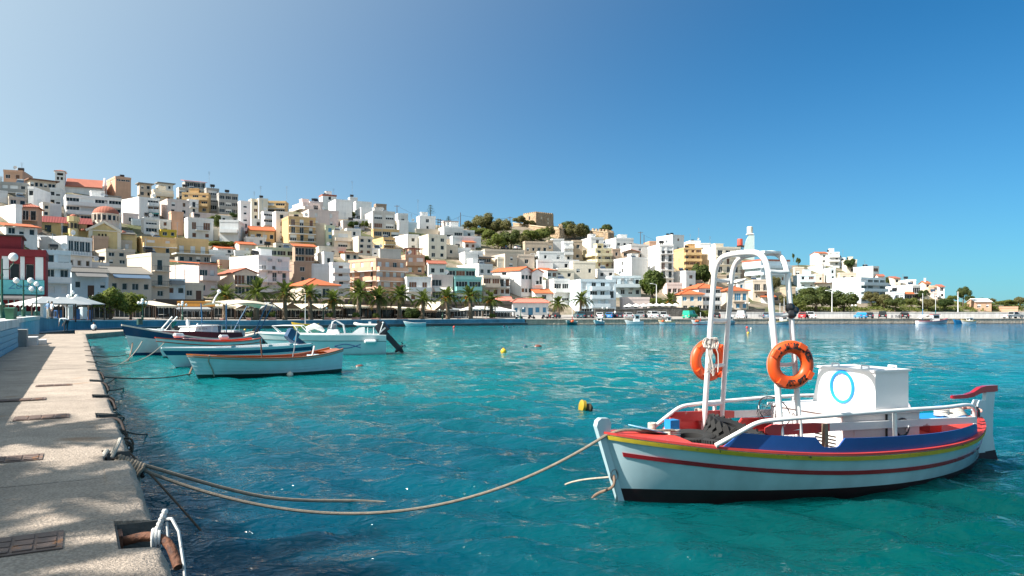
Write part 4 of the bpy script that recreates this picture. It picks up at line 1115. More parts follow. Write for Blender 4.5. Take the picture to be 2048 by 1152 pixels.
    MB().prism([(w+.2, 2.5, Z(463)), (w+.2, 8, Z(452)), (w+.2, 13.5, Z(463)), (w+.2, 13.5, Z(463)+.25), (w+.2, 8, Z(452)+.3), (w+.2, 2.5, Z(463)+.25)], (X(262)-w, 0, 0)).build('roof', RC['S'], t, fix=True)
dome_church()

# ---- fortress on the hill
def fortress():
    m_fs = M('fortress_stone', (.46, .33, .21), .95, .30, .35, bump=.9, bs=1.6, streak=.25, chip=(.30,.22,.15), chip_t=.60, chip_s=.5)
    D = 318.0; k = D / F
    C = at(1072, 456, D); t = thing('fortress', 'tan stone fortress with square keep and long ramparts on the hilltop', 'fortress', C)
    th = R(38); a, n = Vector((math.cos(th), math.sin(th), 0)), Vector((-math.sin(th), math.cos(th), 0))
    Z = lambda y: HC - (y - HZ) * k - C.z
    # keep: near corner at px 1072
    w = (px(1107) * D - C.x) / (math.cos(th) - px(1107) * math.sin(th)); d = (C.x - px(1046) * D) / (math.sin(th) + px(1046) * math.cos(th))
    zt = Z(425); bt = .9
    P = lambda u, v, z: a * u + n * v + Vector((0, 0, z))
    b = MB(); b.loft([[P(-bt,-bt,-9), P(w+bt,-bt,-9), P(w+bt,d+bt,-9), P(-bt,d+bt,-9)], [P(0,0,3), P(w,0,3), P(w,d,3), P(0,d,3)], [P(0,0,zt), P(w,0,zt), P(w,d,zt), P(0,d,zt)]]); kp = b.build('keep', m_fs, t, fix=True)
    for i in range(9):
        MB().obox(P(w*(i+.5)/9, .35, zt+.22), a*(w/9*.33), n*.33, (0,0,.22)).build('merlon', m_fs, kp)
    for i in range(7):
        MB().obox(P(.35, d*(i+.5)/7, zt+.22), a*.33, n*(d/7*.33), (0,0,.22)).build('merlon', m_fs, kp)
    for u, y in ((.30, 435), (.68, 436), (.68, 444)):
        MB().obox(P(w*u, -.02, Z(y)), a*.38, n*.06, (0,0,.55)).build('window', M('pale_window_stone', (.62,.52,.38), .9, .1), kp)
    for v, y in ((.5, 434), (.62, 444)):
        MB().obox(P(-.02, d*v, Z(y)), a*.06, n*.4, (0,0,.7)).build('window', m_dark, kp)
    # ramparts as one wall line, each run its own part
    pts = [(1026, 446.5, 326, 478), (1077, 453.5, 309, 480), (1119, 457, 300, 480), (1146, 459.5, 312, 478), (1182, 462, 326, 484), (1216, 465, 322, 484), (1228, 468, 330, 486)]
    W3 = [at(x, y, D_) - C for x, y, D_, yb in pts]; B3 = [at(x, yb, D_) - C for x, y, D_, yb in pts]
    for i in range(len(pts) - 1):
        p, q, bp_, bq = W3[i], W3[i+1], B3[i], B3[i+1]; dr = (q - p); dr.z = 0; dr.normalize(); nn = Vector((-dr.y, dr.x, 0))
        b = MB(); b.loft([[bp_ - nn*.7 - Vector((0,0,5)), bp_ + nn*2 - Vector((0,0,5)), p + nn*2, p], [bq - nn*.7 - Vector((0,0,5)), bq + nn*2 - Vector((0,0,5)), q + nn*2, q]]); r = b.build('rampart', m_fs, t, fix=True)
        b = MB(); b.loft([[p - nn*.25 + Vector((0,0,.003)), p + nn*2.2 + Vector((0,0,.003)), p + nn*2.2 + Vector((0,0,.3)), p - nn*.25 + Vector((0,0,.3))], [q - nn*.25 + Vector((0,0,.003)), q + nn*2.2 + Vector((0,0,.003)), q + nn*2.2 + Vector((0,0,.3)), q - nn*.25 + Vector((0,0,.3))]])
        b.build('coping', M('pale_coping_stone', (.56,.44,.30), .9, .2), r, fix=True)
        if i >= 4:
            L = (q - p).length; m_ = int(L / 1.5)
            for j in range(m_): MB().obox(p.lerp(q, (j+.5)/m_) + nn*.4 + Vector((0,0,.75)), dr*.45, nn*.4, (0,0,.45)).build('merlon', m_fs, r)
    tt = P(0, 0, 0)
    MB().obox(at(1121, 457, 300) - C + Vector((0, 0, .9)), (.7,0,0), (0,.7,0), (0,0,.9)).build('sentry_stub', m_fs, t)
fortress()

# ---- concrete water tower stem with tanks above the cream block
def water_tower():
    D = D_of(1490, 516); k = D / F; C = at(1490, 520, D)
    t = thing('water_tower', 'pale green concrete stem carrying a white tank and a red drum', 'water tower', C, R(-12))
    X = lambda x: (x - 1490) * k; Z = lambda y: (520 - y) * k
    MB().prism([(X(1485), 0, -3), (X(1508), 0, -3), (X(1508), 0, Z(471)), (X(1498), 0, Z(469)), (X(1493), 0, Z(480)), (X(1489), 0, Z(492))], (0, 3.2, 0)).build('stem', M('pale_green_concrete', (.44,.54,.53), .8, .12, 1.0, streak=.1), t, fix=True)
    MB().box(X(1493), -.3, Z(469)+.02, X(1507), 3.5, Z(467.3)).build('platform', wallmat('W'), t)
    MB().lathe((X(1500), 1.6, 0), [(5.6*k, Z(467.2)), (5.6*k, Z(453.5)), (4*k, Z(452.6))], 16).build('tank', wallmat('C'), t, smooth=True)
    br = MB(); br.box(X(1475), .6, Z(494), X(1491), 2.6, Z(490.4)); br.bar((X(1480), 1.6, Z(494)), (X(1490), 1.6, Z(500)), .3); br.build('bracket', m_dark, t)
    MB().lathe((X(1481), 1.6, 0), [(5.4*k, Z(490.2)), (5.4*k, Z(478)), (5.0*k, Z(477))], 16).build('drum', M('red_drum_paint', (.55,.07,.04), .5, .15), t, smooth=True)
water_tower()
# ---------------------------------------------------------------- vegetation
def leafmat(n, c, c2):
    if n in MATS: return MATS[n]
    m = M(n, c, .7, .35, 1.1, rand=.18, spec=.25)
    nt, N, P = nodes_of(m)
    geo = N.new('ShaderNodeNewGeometry'); mx = N.new('ShaderNodeMix'); mx.data_type = 'RGBA'
    lnk(nt, geo.outputs['Random Per Island'], mx.inputs['Factor']); lnk(nt, P.inputs['Base Color'].links[0].from_socket, mx.inputs['A']); mx.inputs['B'].default_value = (*c2, 1)
    lnk(nt, mx.outputs['Result'], P.inputs['Base Color'])
    tr = N.new('ShaderNodeBsdfTranslucent'); ms = N.new('ShaderNodeMixShader'); ms.inputs[0].default_value = .38; sc_ = N.new('ShaderNodeVectorMath'); sc_.operation = 'MULTIPLY'; sc_.inputs[1].default_value = (1.5, 1.6, .8)
    lnk(nt, mx.outputs['Result'], sc_.inputs[0]); lnk(nt, sc_.outputs[0], tr.inputs[0]); lnk(nt, P.outputs[0], ms.inputs[1]); lnk(nt, tr.outputs[0], ms.inputs[2]); lnk(nt, ms.outputs[0], N['Material Output'].inputs[0])
    return m
LM = dict(pine=leafmat('pine_needles', (.045,.072,.022), (.12,.14,.04)), olive=leafmat('olive_leaves', (.11,.11,.045), (.20,.18,.075)), tam=leafmat('tamarisk_leaves', (.085,.125,.025), (.19,.21,.05)),
          broad=leafmat('dark_leaves', (.022,.048,.014), (.075,.11,.028)), shrub=leafmat('shrub_leaves', (.075,.11,.024), (.19,.20,.055)), fig=leafmat('fig_leaves', (.035,.065,.016), (.12,.15,.035)))
m_bark = M('bark', (.10,.070,.048), .95, .3, 4, bump=.6, bs=14)
def crown_mesh(kind, seed, n=1500, blobs=9, size=.14, flat=.8):
    """leaf clumps through the volume of several lobes, unit radius"""
    rnd = random.Random(seed); B = [(Vector((0, 0, 0)), .62)]
    for i in range(blobs):
        a = rnd.random() * 6.283; e = rnd.uniform(-.35, .9); r = rnd.uniform(.45, .72)
        B.append((Vector((r*math.cos(a)*math.cos(e), r*math.sin(a)*math.cos(e), r*math.sin(e)*flat)), rnd.uniform(.22, .46)))
    mb = MB()
    while len(mb.f) < n:
        c, r = rnd.choice(B); d = Vector((rnd.gauss(0,1), rnd.gauss(0,1), rnd.gauss(0,1))).normalized(); p = c + d * r * (rnd.random() ** .35); p.z *= 1.0
        s = size * rnd.uniform(.5, 1.2); nn = (d + Vector((rnd.uniform(-1,1), rnd.uniform(-1,1), rnd.uniform(-.2,1.2))) * .8).normalized(); u = nn.orthogonal().normalized(); u.rotate(Matrix.Rotation(rnd.random()*6.28, 3, nn)); v = nn.cross(u)
        mb.add([p - u*s - v*s*.25, p + u*s*.2 - v*s*.6, p + u*s + v*s*.3, p - u*s*.1 + v*s*.65], [(0,1,2,3)])
    return mb.mesh('crown', LM[kind])
CROWNS = {k: [crown_mesh(k, 10 + i, 5200, 13, {'pine': .07, 'olive': .065, 'tam': .06, 'broad': .075, 'shrub': .075, 'fig': .095}[k]) for i in range(2)] for k in LM}
def tree(x, y, rx, ry, yb, kind, label, D=None, cat='tree', name='tree', group='trees on the slopes and the waterfront'):
    """crown centre (x, y) and half axes in photograph pixels, base row yb"""
    D = D or (lerp_tab(T_DW, x) + 9 if yb > 630 else D_of(x, yb)); k = D / F; rnd = random.Random(int(x * 7 + y)); c = at(x, y, D); base = at(x, yb, D)
    t = thing(name, label, cat, base, rnd.random() * 6.28, group)
    H = max(c.z - base.z, .2)
    tr = MB(); n = 6; lean = rnd.uniform(-.12, .12) * H
    pts = [Vector((lean * (i/n)**2, .05*math.sin(i), H * i / n - (0.4 if i == 0 else 0))) for i in range(n + 1)]
    r0 = max(.09, .055 * (rx + ry) * k)
    tr.tube(pts, [r0 * (1 - .6 * i / n) for i in range(n + 1)], 7)
    for i in range(4):
        a = i * 1.6 + rnd.random(); p = pts[3 + i % 3]; q = p + Vector((math.cos(a) * rx*k*.6, math.sin(a) * rx*k*.6, ry*k*rnd.uniform(.2, .6))); tr.tube([p, p.lerp(q, .5) + Vector((0,0,-.05*rx*k)), q], [r0*.42, r0*.3, r0*.12], 5)
    tr.build('trunk', m_bark, t, smooth=True)
    o = put('crown', CROWNS[kind][rnd.randrange(2)], t, loc=(lean, 0, H)); o.scale = (rx*k*(1.62 if y < 500 else 1.45), rx*k*1.45, ry*k*(1.75 if y < 500 else 1.45)); return t
TREES = [
 (1305,566,23,27,606,'fig','tall dark green tree in front of the five storey flats'), (1402,548,15,22,572,'fig','dark tree between the ochre flats and the big cream block'),
 (220,606,30,28,640,'tam','larger round feathery tree left of its twin beside the brown tent'), (262,608,25,25,640,'tam','smaller round feathery tree right of its twin beside the brown tent'),
 (1632,594,30,22,626,'pine','broad pine with sunlit top on the right slope'), (1688,603,26,20,627,'pine','dark pine behind the tall white street light'), (1715,588,10,9,602,'pine','small pine against the long hotel wall'),
 (1742,596,14,12,614,'olive','olive green tree at the left foot of the hotel front'), (1769,600,14,13,618,'olive','olive green tree at the right foot of the hotel front'), (1773,567,5,14,588,'pine','dark cypress at the right end of the hotel'),
 (1600,609,14,10,625,'shrub','light green bush beside the arch leg on the right slope'), (824,600,0,0,0,'',''),
 (824,628,14,14,641,'broad','dense dark bush between two waterfront palms'), (1385,621,10,9,638,'broad','dark round bush right of the green van'), (1410,628,9,8,640,'shrub','green bush behind the arch leg beside the road'),
 (1077,602,15,10,618,'tam','light green tree behind the customs house'), (1305,603,14,8,614,'tam','green hedge tree above the white parasols'), (853,523,7,11,546,'fig','green tree beside the pink battlemented house'),
 (967,447,17,16,472,'olive','tall olive tree at the left of the wooded slope'), (985,456,13,12,474,'olive','greyish olive tree in the middle of the wooded slope'), (1006,455,17,14,476,'olive','wide brownish olive tree below the left rampart'),
 (940,454,13,9,466,'olive','low olive tree above the modern villa'), (958,463,14,6,474,'shrub','light green flat bush in the upper wood'), (978,470,13,9,486,'shrub','bright green bush in the middle of the wood'), (996,486,17,13,500,'tam','bright green tree above the parked hill cars'),
 (1022,478,15,14,500,'pine','dark umbrella pine with lower tree trunk above the hill car park'), (1043,480,12,10,494,'olive','yellow green bush left of the old tan building'), (1062,470,14,9,482,'shrub','yellow green shrub under the rampart'), (1083,468,14,10,482,'shrub','broad sunlit shrub beneath the keep'),
 (1100,462,8,9,478,'olive','sparse brown shrub below the keep corner'), (1040,441,12,7,452,'olive','grey green tree at the foot of the keep'), (1060,446,9,5,454,'olive','low bush before the sunlit keep face'), (1134,453,14,9,464,'pine','dark round tree behind the rampart'),
 (1150,461,16,13,480,'olive','large olive tree leaning over the rampart'), (1168,462,11,11,480,'pine','dark tree beside the rampart pole'), (1211,458,11,8,469,'pine','round lone tree at the end of the rampart'),
 (435,442,6,12,460,'pine','tall dark cypress beside the blank white cube'), (424,440,8,6,452,'shrub','green bush left of the dark cypress'), (470,432,9,5,444,'broad','dark bush above the blank white cube'), (440,488,16,5,500,'shrub','row of green shrubs right of the long ochre house'),
 (462,487,11,4,498,'shrub','small green shrub left of the orange gabled house'), (707,449,9,6,460,'broad','dark green bush below the plain crest house'), (730,448,6,6,460,'tam','yellow green bush beside the salmon lean house'), (700,428,9,4,436,'shrub','green bush under the blank white crest block'),
 (536,432,8,4,440,'shrub','green shrub beside the cream crest block'), (1465,531,10,11,546,'olive','rounded grey tree on the stone terrace'), (1440,556,11,9,572,'broad','dark tree behind the left arch legs'), (1548,566,12,14,596,'olive','bare brown tree inside the arch'), (1570,600,9,9,620,'olive','olive tree inside the arch beside the tan stone house'),
 (1702,528,9,10,548,'broad','dark tree beside the cream knoll house'), (1597,523,4,7,536,'pine','slim cypress on the bare knoll'), (1587,513,2,6,522,'pine','distant pointed cypress at the crest'),
 (1846,588,9,9,604,'broad','dark tree below the ridge houses'), (1926,588,11,14,618,'pine','tall tree left of the bungalow'), (1941,598,9,7,612,'pine','dark tree behind the bungalow'), (1972,602,13,6,612,'olive','low tree right behind the bungalow roof'),
 (2012,606,16,6,616,'shrub','broad yellow green tree at the far right'), (2042,602,12,8,616,'olive','tree cut off by the right edge'), (1905,596,8,6,608,'tam','yellowish tree behind the tall street light pole'), (1822,604,12,8,618,'shrub','round green bush below the sunlit block'),
 (1790,606,16,10,624,'pine','dark pine on the right slope below the low blue house'), (1855,606,16,9,622,'olive','broad olive tree behind the moored wooden boat'), (1890,606,14,9,622,'broad','dark tree on the right slope left of the street light pole'),
]
for t_ in TREES:
    if t_[2]: tree(*t_)

def scrub():
    """low growth on the slopes that nobody could count"""
    rnd = random.Random(11); mb = MB()
    def patch(x, y, rx, ry, n, D=None):
        D = D or D_of(x, y); k = D / F
        for i in range(n):
            a = rnd.random() * 6.28; r = math.sqrt(rnd.random()); xx = x + rx*r*math.cos(a); yy = y + ry*r*math.sin(a); DD = D + rnd.uniform(-3, 3)
            p = at(xx, yy, DD); p.z = max(p.z, ground_z(xx, DD) - .1) if rnd.random() < .6 else p.z
            s = rnd.uniform(.15, .38); nn = Vector((rnd.uniform(-1,1), rnd.uniform(-1,1), rnd.uniform(.2,1))).normalized(); u = nn.orthogonal().normalized(); v = nn.cross(u)
            mb.add([p-u*s-v*s*.3, p+u*s*.2-v*s*.6, p+u*s+v*s*.3, p-u*s*.1+v*s*.6], [(0,1,2,3)])
    for x in range(1590, 2048, 7):
        patch(x, 619 + rnd.uniform(-3, 3), 9, 5, 150)
        if x > 1740: patch(x, 611 + rnd.uniform(-4, 3), 10, 6, 130)
    for x in range(945, 1100, 9): patch(x, 480 + rnd.uniform(-8, 12), 10, 7, 130)
    for x in range(1120, 1230, 12): patch(x, 474 + rnd.uniform(-3, 3), 9, 4, 80)
    for x in range(380, 500, 10): patch(x, 500 + rnd.uniform(-4, 4), 9, 4, 30)
    for i in range(200):
        x = rnd.uniform(20, 1750); y = rnd.uniform(lerp_tab(T_SKY, x) + 8, 590); patch(x, y, 8, 4, 26)
    return tag(mb.build('hillside_scrub', LM['shrub']), 'scattered green and dry scrub on the slopes', kind='stuff')
scrub()

# ---- palms
m_frond = leafmat('palm_leaf', (.065,.095,.025), (.14,.16,.045)); m_dryfr = leafmat('old_palm_leaf', (.13,.105,.045), (.18,.14,.06))
m_date = M('orange_dates', (.62,.24,.03), .5, .25, 6)
m_ptrunk = M('palm_trunk', (.19,.135,.09), .95, .35, 5, bump=.9, bs=8)
def frond_mesh(e0, e1, L, seed, mat, droop=.5):
    rnd = random.Random(seed); n = 12; p = Vector((0, 0, 0)); pts = [p.copy()]; dirs = []
    for i in range(n):
        e = R(e0 + (e1 - e0) * (i / (n - 1)) ** .85); d = Vector((math.cos(e), 0, math.sin(e))); p = p + d * L / n; pts.append(p.copy()); dirs.append(d)
    b = MB(); b.tube(pts, [.055 * (1 - .85 * i / n) for i in range(n + 1)], 4, cap=False)
    for i in range(1, n):
        for s in (-1, 1):
            for h in (0, .5):
                q = pts[i].lerp(pts[i+1], h); d = dirs[i]; t = (i + h) / n; ll = .62 * math.sin(math.pi * min(1, .12 + t * .9)) ** .6 * rnd.uniform(.85, 1.1)
                up = Vector((-d.z, 0, d.x)); out = (Vector((0, s, 0)) * .8 + d * .65 + up * rnd.uniform(.05, .35)).normalized(); w = d * .062
                tip = q + out * ll + Vector((0, 0, -droop * ll * .35)); b.add([q - w, q + w, q + out * ll * .6 + w * .8, tip], [(0,1,2,3)])
    return b.mesh('frond', mat)
FR = [[frond_mesh(82, 35, 2.7, 1, m_frond), frond_mesh(74, 20, 2.9, 2, m_frond)], [frond_mesh(58, -18, 3.5, 3, m_frond), frond_mesh(50, -30, 3.4, 4, m_frond)],
      [frond_mesh(30, -55, 3.5, 5, m_frond, .9), frond_mesh(22, -62, 3.3, 6, m_frond, .9)], [frond_mesh(-8, -80, 2.9, 7, m_dryfr, 1.1), frond_mesh(2, -78, 3.0, 8, m_frond, 1.0)]]
def palm(x, ycrown, yb, spread, label, D, dates=True, seed=None, thick=1.0, base=None, name='palm_tree', group='palms along the waterfront', zb=None):
    rnd = random.Random(seed or int(x * 3 + ycrown)); k = D / F
    c = at(x, ycrown, D); b0 = at(x, yb, D)
    if zb is not None: b0.z = zb
    t = thing(name, label, 'palm tree', b0, rnd.random() * 6.28, group); H = c.z - b0.z; s = spread * k / 3.3
    tr = MB(); n = 9; rr = []
    for i in range(n + 1):
        z = H * i / n; r = (.46 - .12 * (i/n) + (.13 if i >= n - 1 else 0) + (.10 if i == 0 else 0)) * thick * s * rnd.uniform(.93, 1.07); rr.append([Vector((r*math.cos(6.283*j/9 + i*.35), r*math.sin(6.283*j/9 + i*.35), z - (.4 if i == 0 else 0))) for j in range(9)])
    tr.loft(rr); tr.build('trunk', m_ptrunk, t)
    for lvl, cnt in ((0, 8), (1, 13), (2, 12), (3, 7)):
        for j in range(cnt):
            f = put('frond', rnd.choice(FR[lvl]), t, loc=(0, 0, H - .1 + (.25 if lvl == 0 else 0)))
            f.rotation_euler = (rnd.uniform(-.12, .12), rnd.uniform(-.14, .14), 6.283 * (j + rnd.uniform(-.3, .3)) / cnt + lvl * .37); f.scale = (s * rnd.uniform(.75, 1.15),) * 3
    if zb is None: t.rotation_euler = (rnd.uniform(-.07, .07), rnd.uniform(-.07, .07), rnd.random() * 6.28)
    if dates:
        for j in range(5):
            a = 6.283 * j / 5 + rnd.random(); q = MB()
            for i in range(16): q.ball((rnd.gauss(0,.16)*s, rnd.gauss(0,.16)*s, rnd.gauss(-.1,.24)*s), .115 * s, 5, 3)
            o = q.build('date_cluster', m_date, t); o.location = (math.cos(a)*.75*s, math.sin(a)*.75*s, H - .15*s)
    return t
PALMS = [(449,592,641,38,'broad palm with orange dates before the pink balcony house',1), (512,586,641,42,'full palm before the arched red gabled house',0), (570,588,641,36,'palm with orange dates left of the orange hipped house corner',1), (622,590,641,34,'palm in front of the orange hipped house wall',1),
 (668,601,641,31,'low palm with drooping orange dates before the salmon corner block',1), (716,588,641,39,'tallest waterfront palm before the salmon corner block',0), (757,597,641,35,'palm before the right half of the salmon corner block',0), (798,593,641,34,'palm between the salmon block and the grey balcony house',0),
 (845,601,641,31,'palm right of the dense dark bush',0), (896,596,641,33,'palm with orange dates left of the turquoise house',1), (942,594,641,33,'palm with a heavy orange date bunch before the turquoise house',1), (983,601,641,30,'palm left of the coral roofed customs house',1)]
for x, yc, yb, sp, lb, dt in PALMS: palm(x, yc, yb, sp, lb, lerp_tab(T_DW, x) + 3.0, bool(dt))
palm(1160,600,634,28,'slender tall palm before the white waterfront block',lerp_tab(T_DW,1160)+14,False,thick=.75)
palm(1117,609,634,26,'leaning shaded palm right of the customs house',lerp_tab(T_DW,1117)+12,False)
palm(1341,603,618,24,'palm with pale stem behind the white parasols',lerp_tab(T_DW,1341)+26,True)
palm(133,474,482,10,'small palm below the yellow church wing',D_of(133,482)-1,False)
palm(1588,596,615,13,'small palm behind the right arch leg',D_of(1588,615),False)
# palms of the near promenade, beside the camera: their fronds shade the quay
for i, (X, Y, zt, sp) in enumerate(((-11.3, 4.2, 6.9, 2.5), (-14.2, 6.8, 7.2, 2.4), (-10.9, 1.7, 6.6, 2.3), (-23.0, 12.0, 7.4, 2.4), (-29.0, 17.5, 7.4, 2.2))):
    palm(1024 + F * X / Y, HZ - (zt - HC) / Y * F, 700, sp / (Y / F), 'palm beside the near wall, %s from the camera' % ('second', 'third', 'closest', 'fourth', 'fifth')[i], Y, False, seed=i + 1, zb=2.1)

def layered_pine(x, yt, yb, label):
    D = D_of(x, yb); k = D / F; b0 = at(x, yb, D); H = (yb - yt) * k; t = thing('norfolk_pine', label, 'tree', b0, 0, 'trees on the slopes and the waterfront')
    MB().tube([(0,0,-1), (0,0,H)], [.22, .04], 6).build('trunk', m_bark, t)
    rnd = random.Random(3); mb = MB()
    for i in range(6):
        z = H * (.3 + .12 * i); r = H * (.36 - .045 * i)
        for j in range(7):
            a = 6.283 * j / 7 + i * .5; d = Vector((math.cos(a), math.sin(a), .28))
            for q in range(9):
                p = Vector((0,0,z)) + d * r * (q + 1) / 9; s = .2; mb.add([p + Vector((-s,0,.02)), p + Vector((0,-s,0)), p + Vector((s,0,.03)), p + Vector((0,s,0))], [(0,1,2,3)])
    mb.build('crown', LM['pine'], t)
layered_pine(861, 409, 436, 'tiered pine with bare stem on the crest above the stair tower block')
layered_pine(897, 432, 450, 'small dense tiered pine behind the modern villa')

# ---------------------------------------------------------------- street furniture
m_lamp = M('dark_green_iron', (.012,.075,.045), .4, .15)
m_globe = M('opal_globe', (.82,.83,.82), .25, .03)
def lamp(x, yt, yb, D, label, n=3, zb=None):
    b0 = at(x, yb, D); b0.z = zb if zb is not None else b0.z; H = (HC - (yt - HZ) / F * D) - b0.z; t = thing('street_lamp', label, 'street lamp', b0, .3, 'green globe lamps of the waterfront'); g = min(.27, H * .064)
    MB().lathe((0,0,0), [(.24,0),(.24,.12),(.17,.2),(.15,.9),(.19,.95),(.13,1.05),(.075,1.15),(.06,H*.62),(.09,H*.64),(.055,H*.67),(.05,H-g*2)], 10).build('pole', m_lamp, t, smooth=True)
    spots = {1: [(0.62,0,H-g*1.6)], 2: [(-.55,0,H-g*2.2),(.55,0,H-g*2.2)], 3: [(0,0,H-g),(-.5,.1,H-g*3.0),(.5,-.1,H-g*3.0)], 4: [(0,0,H-g),(-.5,0,H-g*2.8),(.5,0,H-g*2.8),(0,-.5,H-g*2.8)]}[n]
    for s in spots:
        if s[0] or s[1]:
            MB().tube([(0,0,H*.72), (s[0]*.6, s[1]*.6, H*.72+.02), (s[0], s[1], s[2]-g*1.5), (s[0], s[1], s[2]-g*.9)], .03, 6).build('arm', m_lamp, t)
        MB().ball(s, g, 12, 8).build('globe', m_globe, t, smooth=True)
    MB().box(-.32,-.32,-.25,.32,.32,-.003).build('base', m_conc, t)
for a in ((4,500,640,47,'near green lamp with one globe at the left edge',1), (47,548,640,66,'tall green lamp with two globes before the red house',2), (73,563,640,82,'green lamp with three globes left of the standing man',3), (145,581,641,102,'green lamp with three globes before the white tents',3), (187,590,642,116,'green lamp with three globes before the brown tent',3),
          (285,597,646,109.5,'lamp with a globe cluster right of the feathery trees',4), (365,602,645,114.5,'lamp with a globe cluster before the orange sign board',4), (503,607,642,121,'globe lamp beside the full palm trunk',3), (647,610,642,129,'globe lamp beside the low palm',3), (885,616,642,146,'twin globe lamp left of the turquoise house palms',2), (1041,614,641,156,'globe lamp before the blue doors',1),
          (1210,612,640,163,'dark double lamp before the tall waterfront block',2), (1460,611,636,182,'double lamp behind the left arch leg',2), (1495,603,625,190,'green single lamp before the dark stone wall',2), (1708,607,635,187,'double lamp left of the blue covered car',2)): lamp(*a)
def mast(x, yt, yb, D, label, arm=True, r=.11):
    b0 = at(x, yb, D); H = (yb - yt) * D / F; t = thing('light_mast', label, 'street light', b0, 0, 'tall pale light masts of the quay')
    MB().tube([(0,0,-.5),(0,0,H)], [r*1.3, r*.7], 8).build('pole', m_railw, t, smooth=True)
    if arm: MB().bar((-.1,0,H), (-1.3,-.2,H+.25), .1).build('arm', m_railw, t); MB().box(-1.7,-.35,H+.17,-1.1,-.05,H+.33).build('lamp_head', m_railw, t)
mast(1664, 583, 627, 186, 'tall white street light before the dark pine'); mast(1916, 583, 626, 192, 'tall white street light right of the moored wooden boat', False); mast(1164+130, 0, 0, 1, '', False) if 0 else None
mast(1313, 569, 604, lerp_tab(T_DW,1313)+34, 'white street light before the tall fig tree')
def upole(x, yt, yb, label, arms=2, D=None):
    D = D or D_of(x, yb); b0 = at(x, yb, D); H = (yb - yt) * D / F; t = thing('utility_pole', label, 'utility pole', b0, random.Random(int(x)).uniform(-.4,.4), 'timber poles of the town')
    MB().tube([(0,0,-1),(0,0,H)], [.17,.11], 7).build('pole', m_bark, t, smooth=True)
    for i in range(arms): MB().box(-1.1,-.08,H-.5-.9*i,1.1,.08,H-.36-.9*i).build('crossarm', m_bark, t)
for a in ((794,410,432,'wooden pole on the crest right of the four windowed house',1),(876,437,460,'left pole of the pair on the crest by the modern villa',2),(881,438,460,'right pole of the pair on the crest by the modern villa',2),(921,425,466,'thin mast behind the modern villa roof',0),(1020,433,452,'pole with crossarm left of the keep',1),(1023,452,497,'lamp pole above the hill car park',1),(1173,450,480,'pole before the rampart tree',2),(1281,463,494,'pole behind the white crest house',1),(1288,470,494,'shorter pole behind the white crest house',0),(558,0,0,'',0),(1646,527,585,'pole before the knoll houses',0),(1696,557,604,'timber pole before the long hotel wall',0)):
    if a[1]: upole(*a)

for x0, y0, D0_, x1, y1, D1_, lb in ((796,413,0,876,440,0,'overhead wire from the crest pole to the pole pair'),(877,441,0,921,432,0,'overhead wire from the pole pair to the villa mast'),(921,430,0,1020,436,0,'overhead wire from the villa mast to the keep pole'),(1281,466,0,1340,488,0,'overhead wire sloping from the crest pole to the tall flats')):
    p, q = at(x0, y0, D_of(x0, y0 + 24)), at(x1, y1, D_of(x1, y1 + 22))
    tag(MB().tube([p.lerp(q, i/10) - Vector((0,0,4*.8*(i/10)*(1-i/10))) for i in range(11)], .035, 4).build('overhead_wire', m_dark), lb, 'cable', 'overhead wires of the crest')

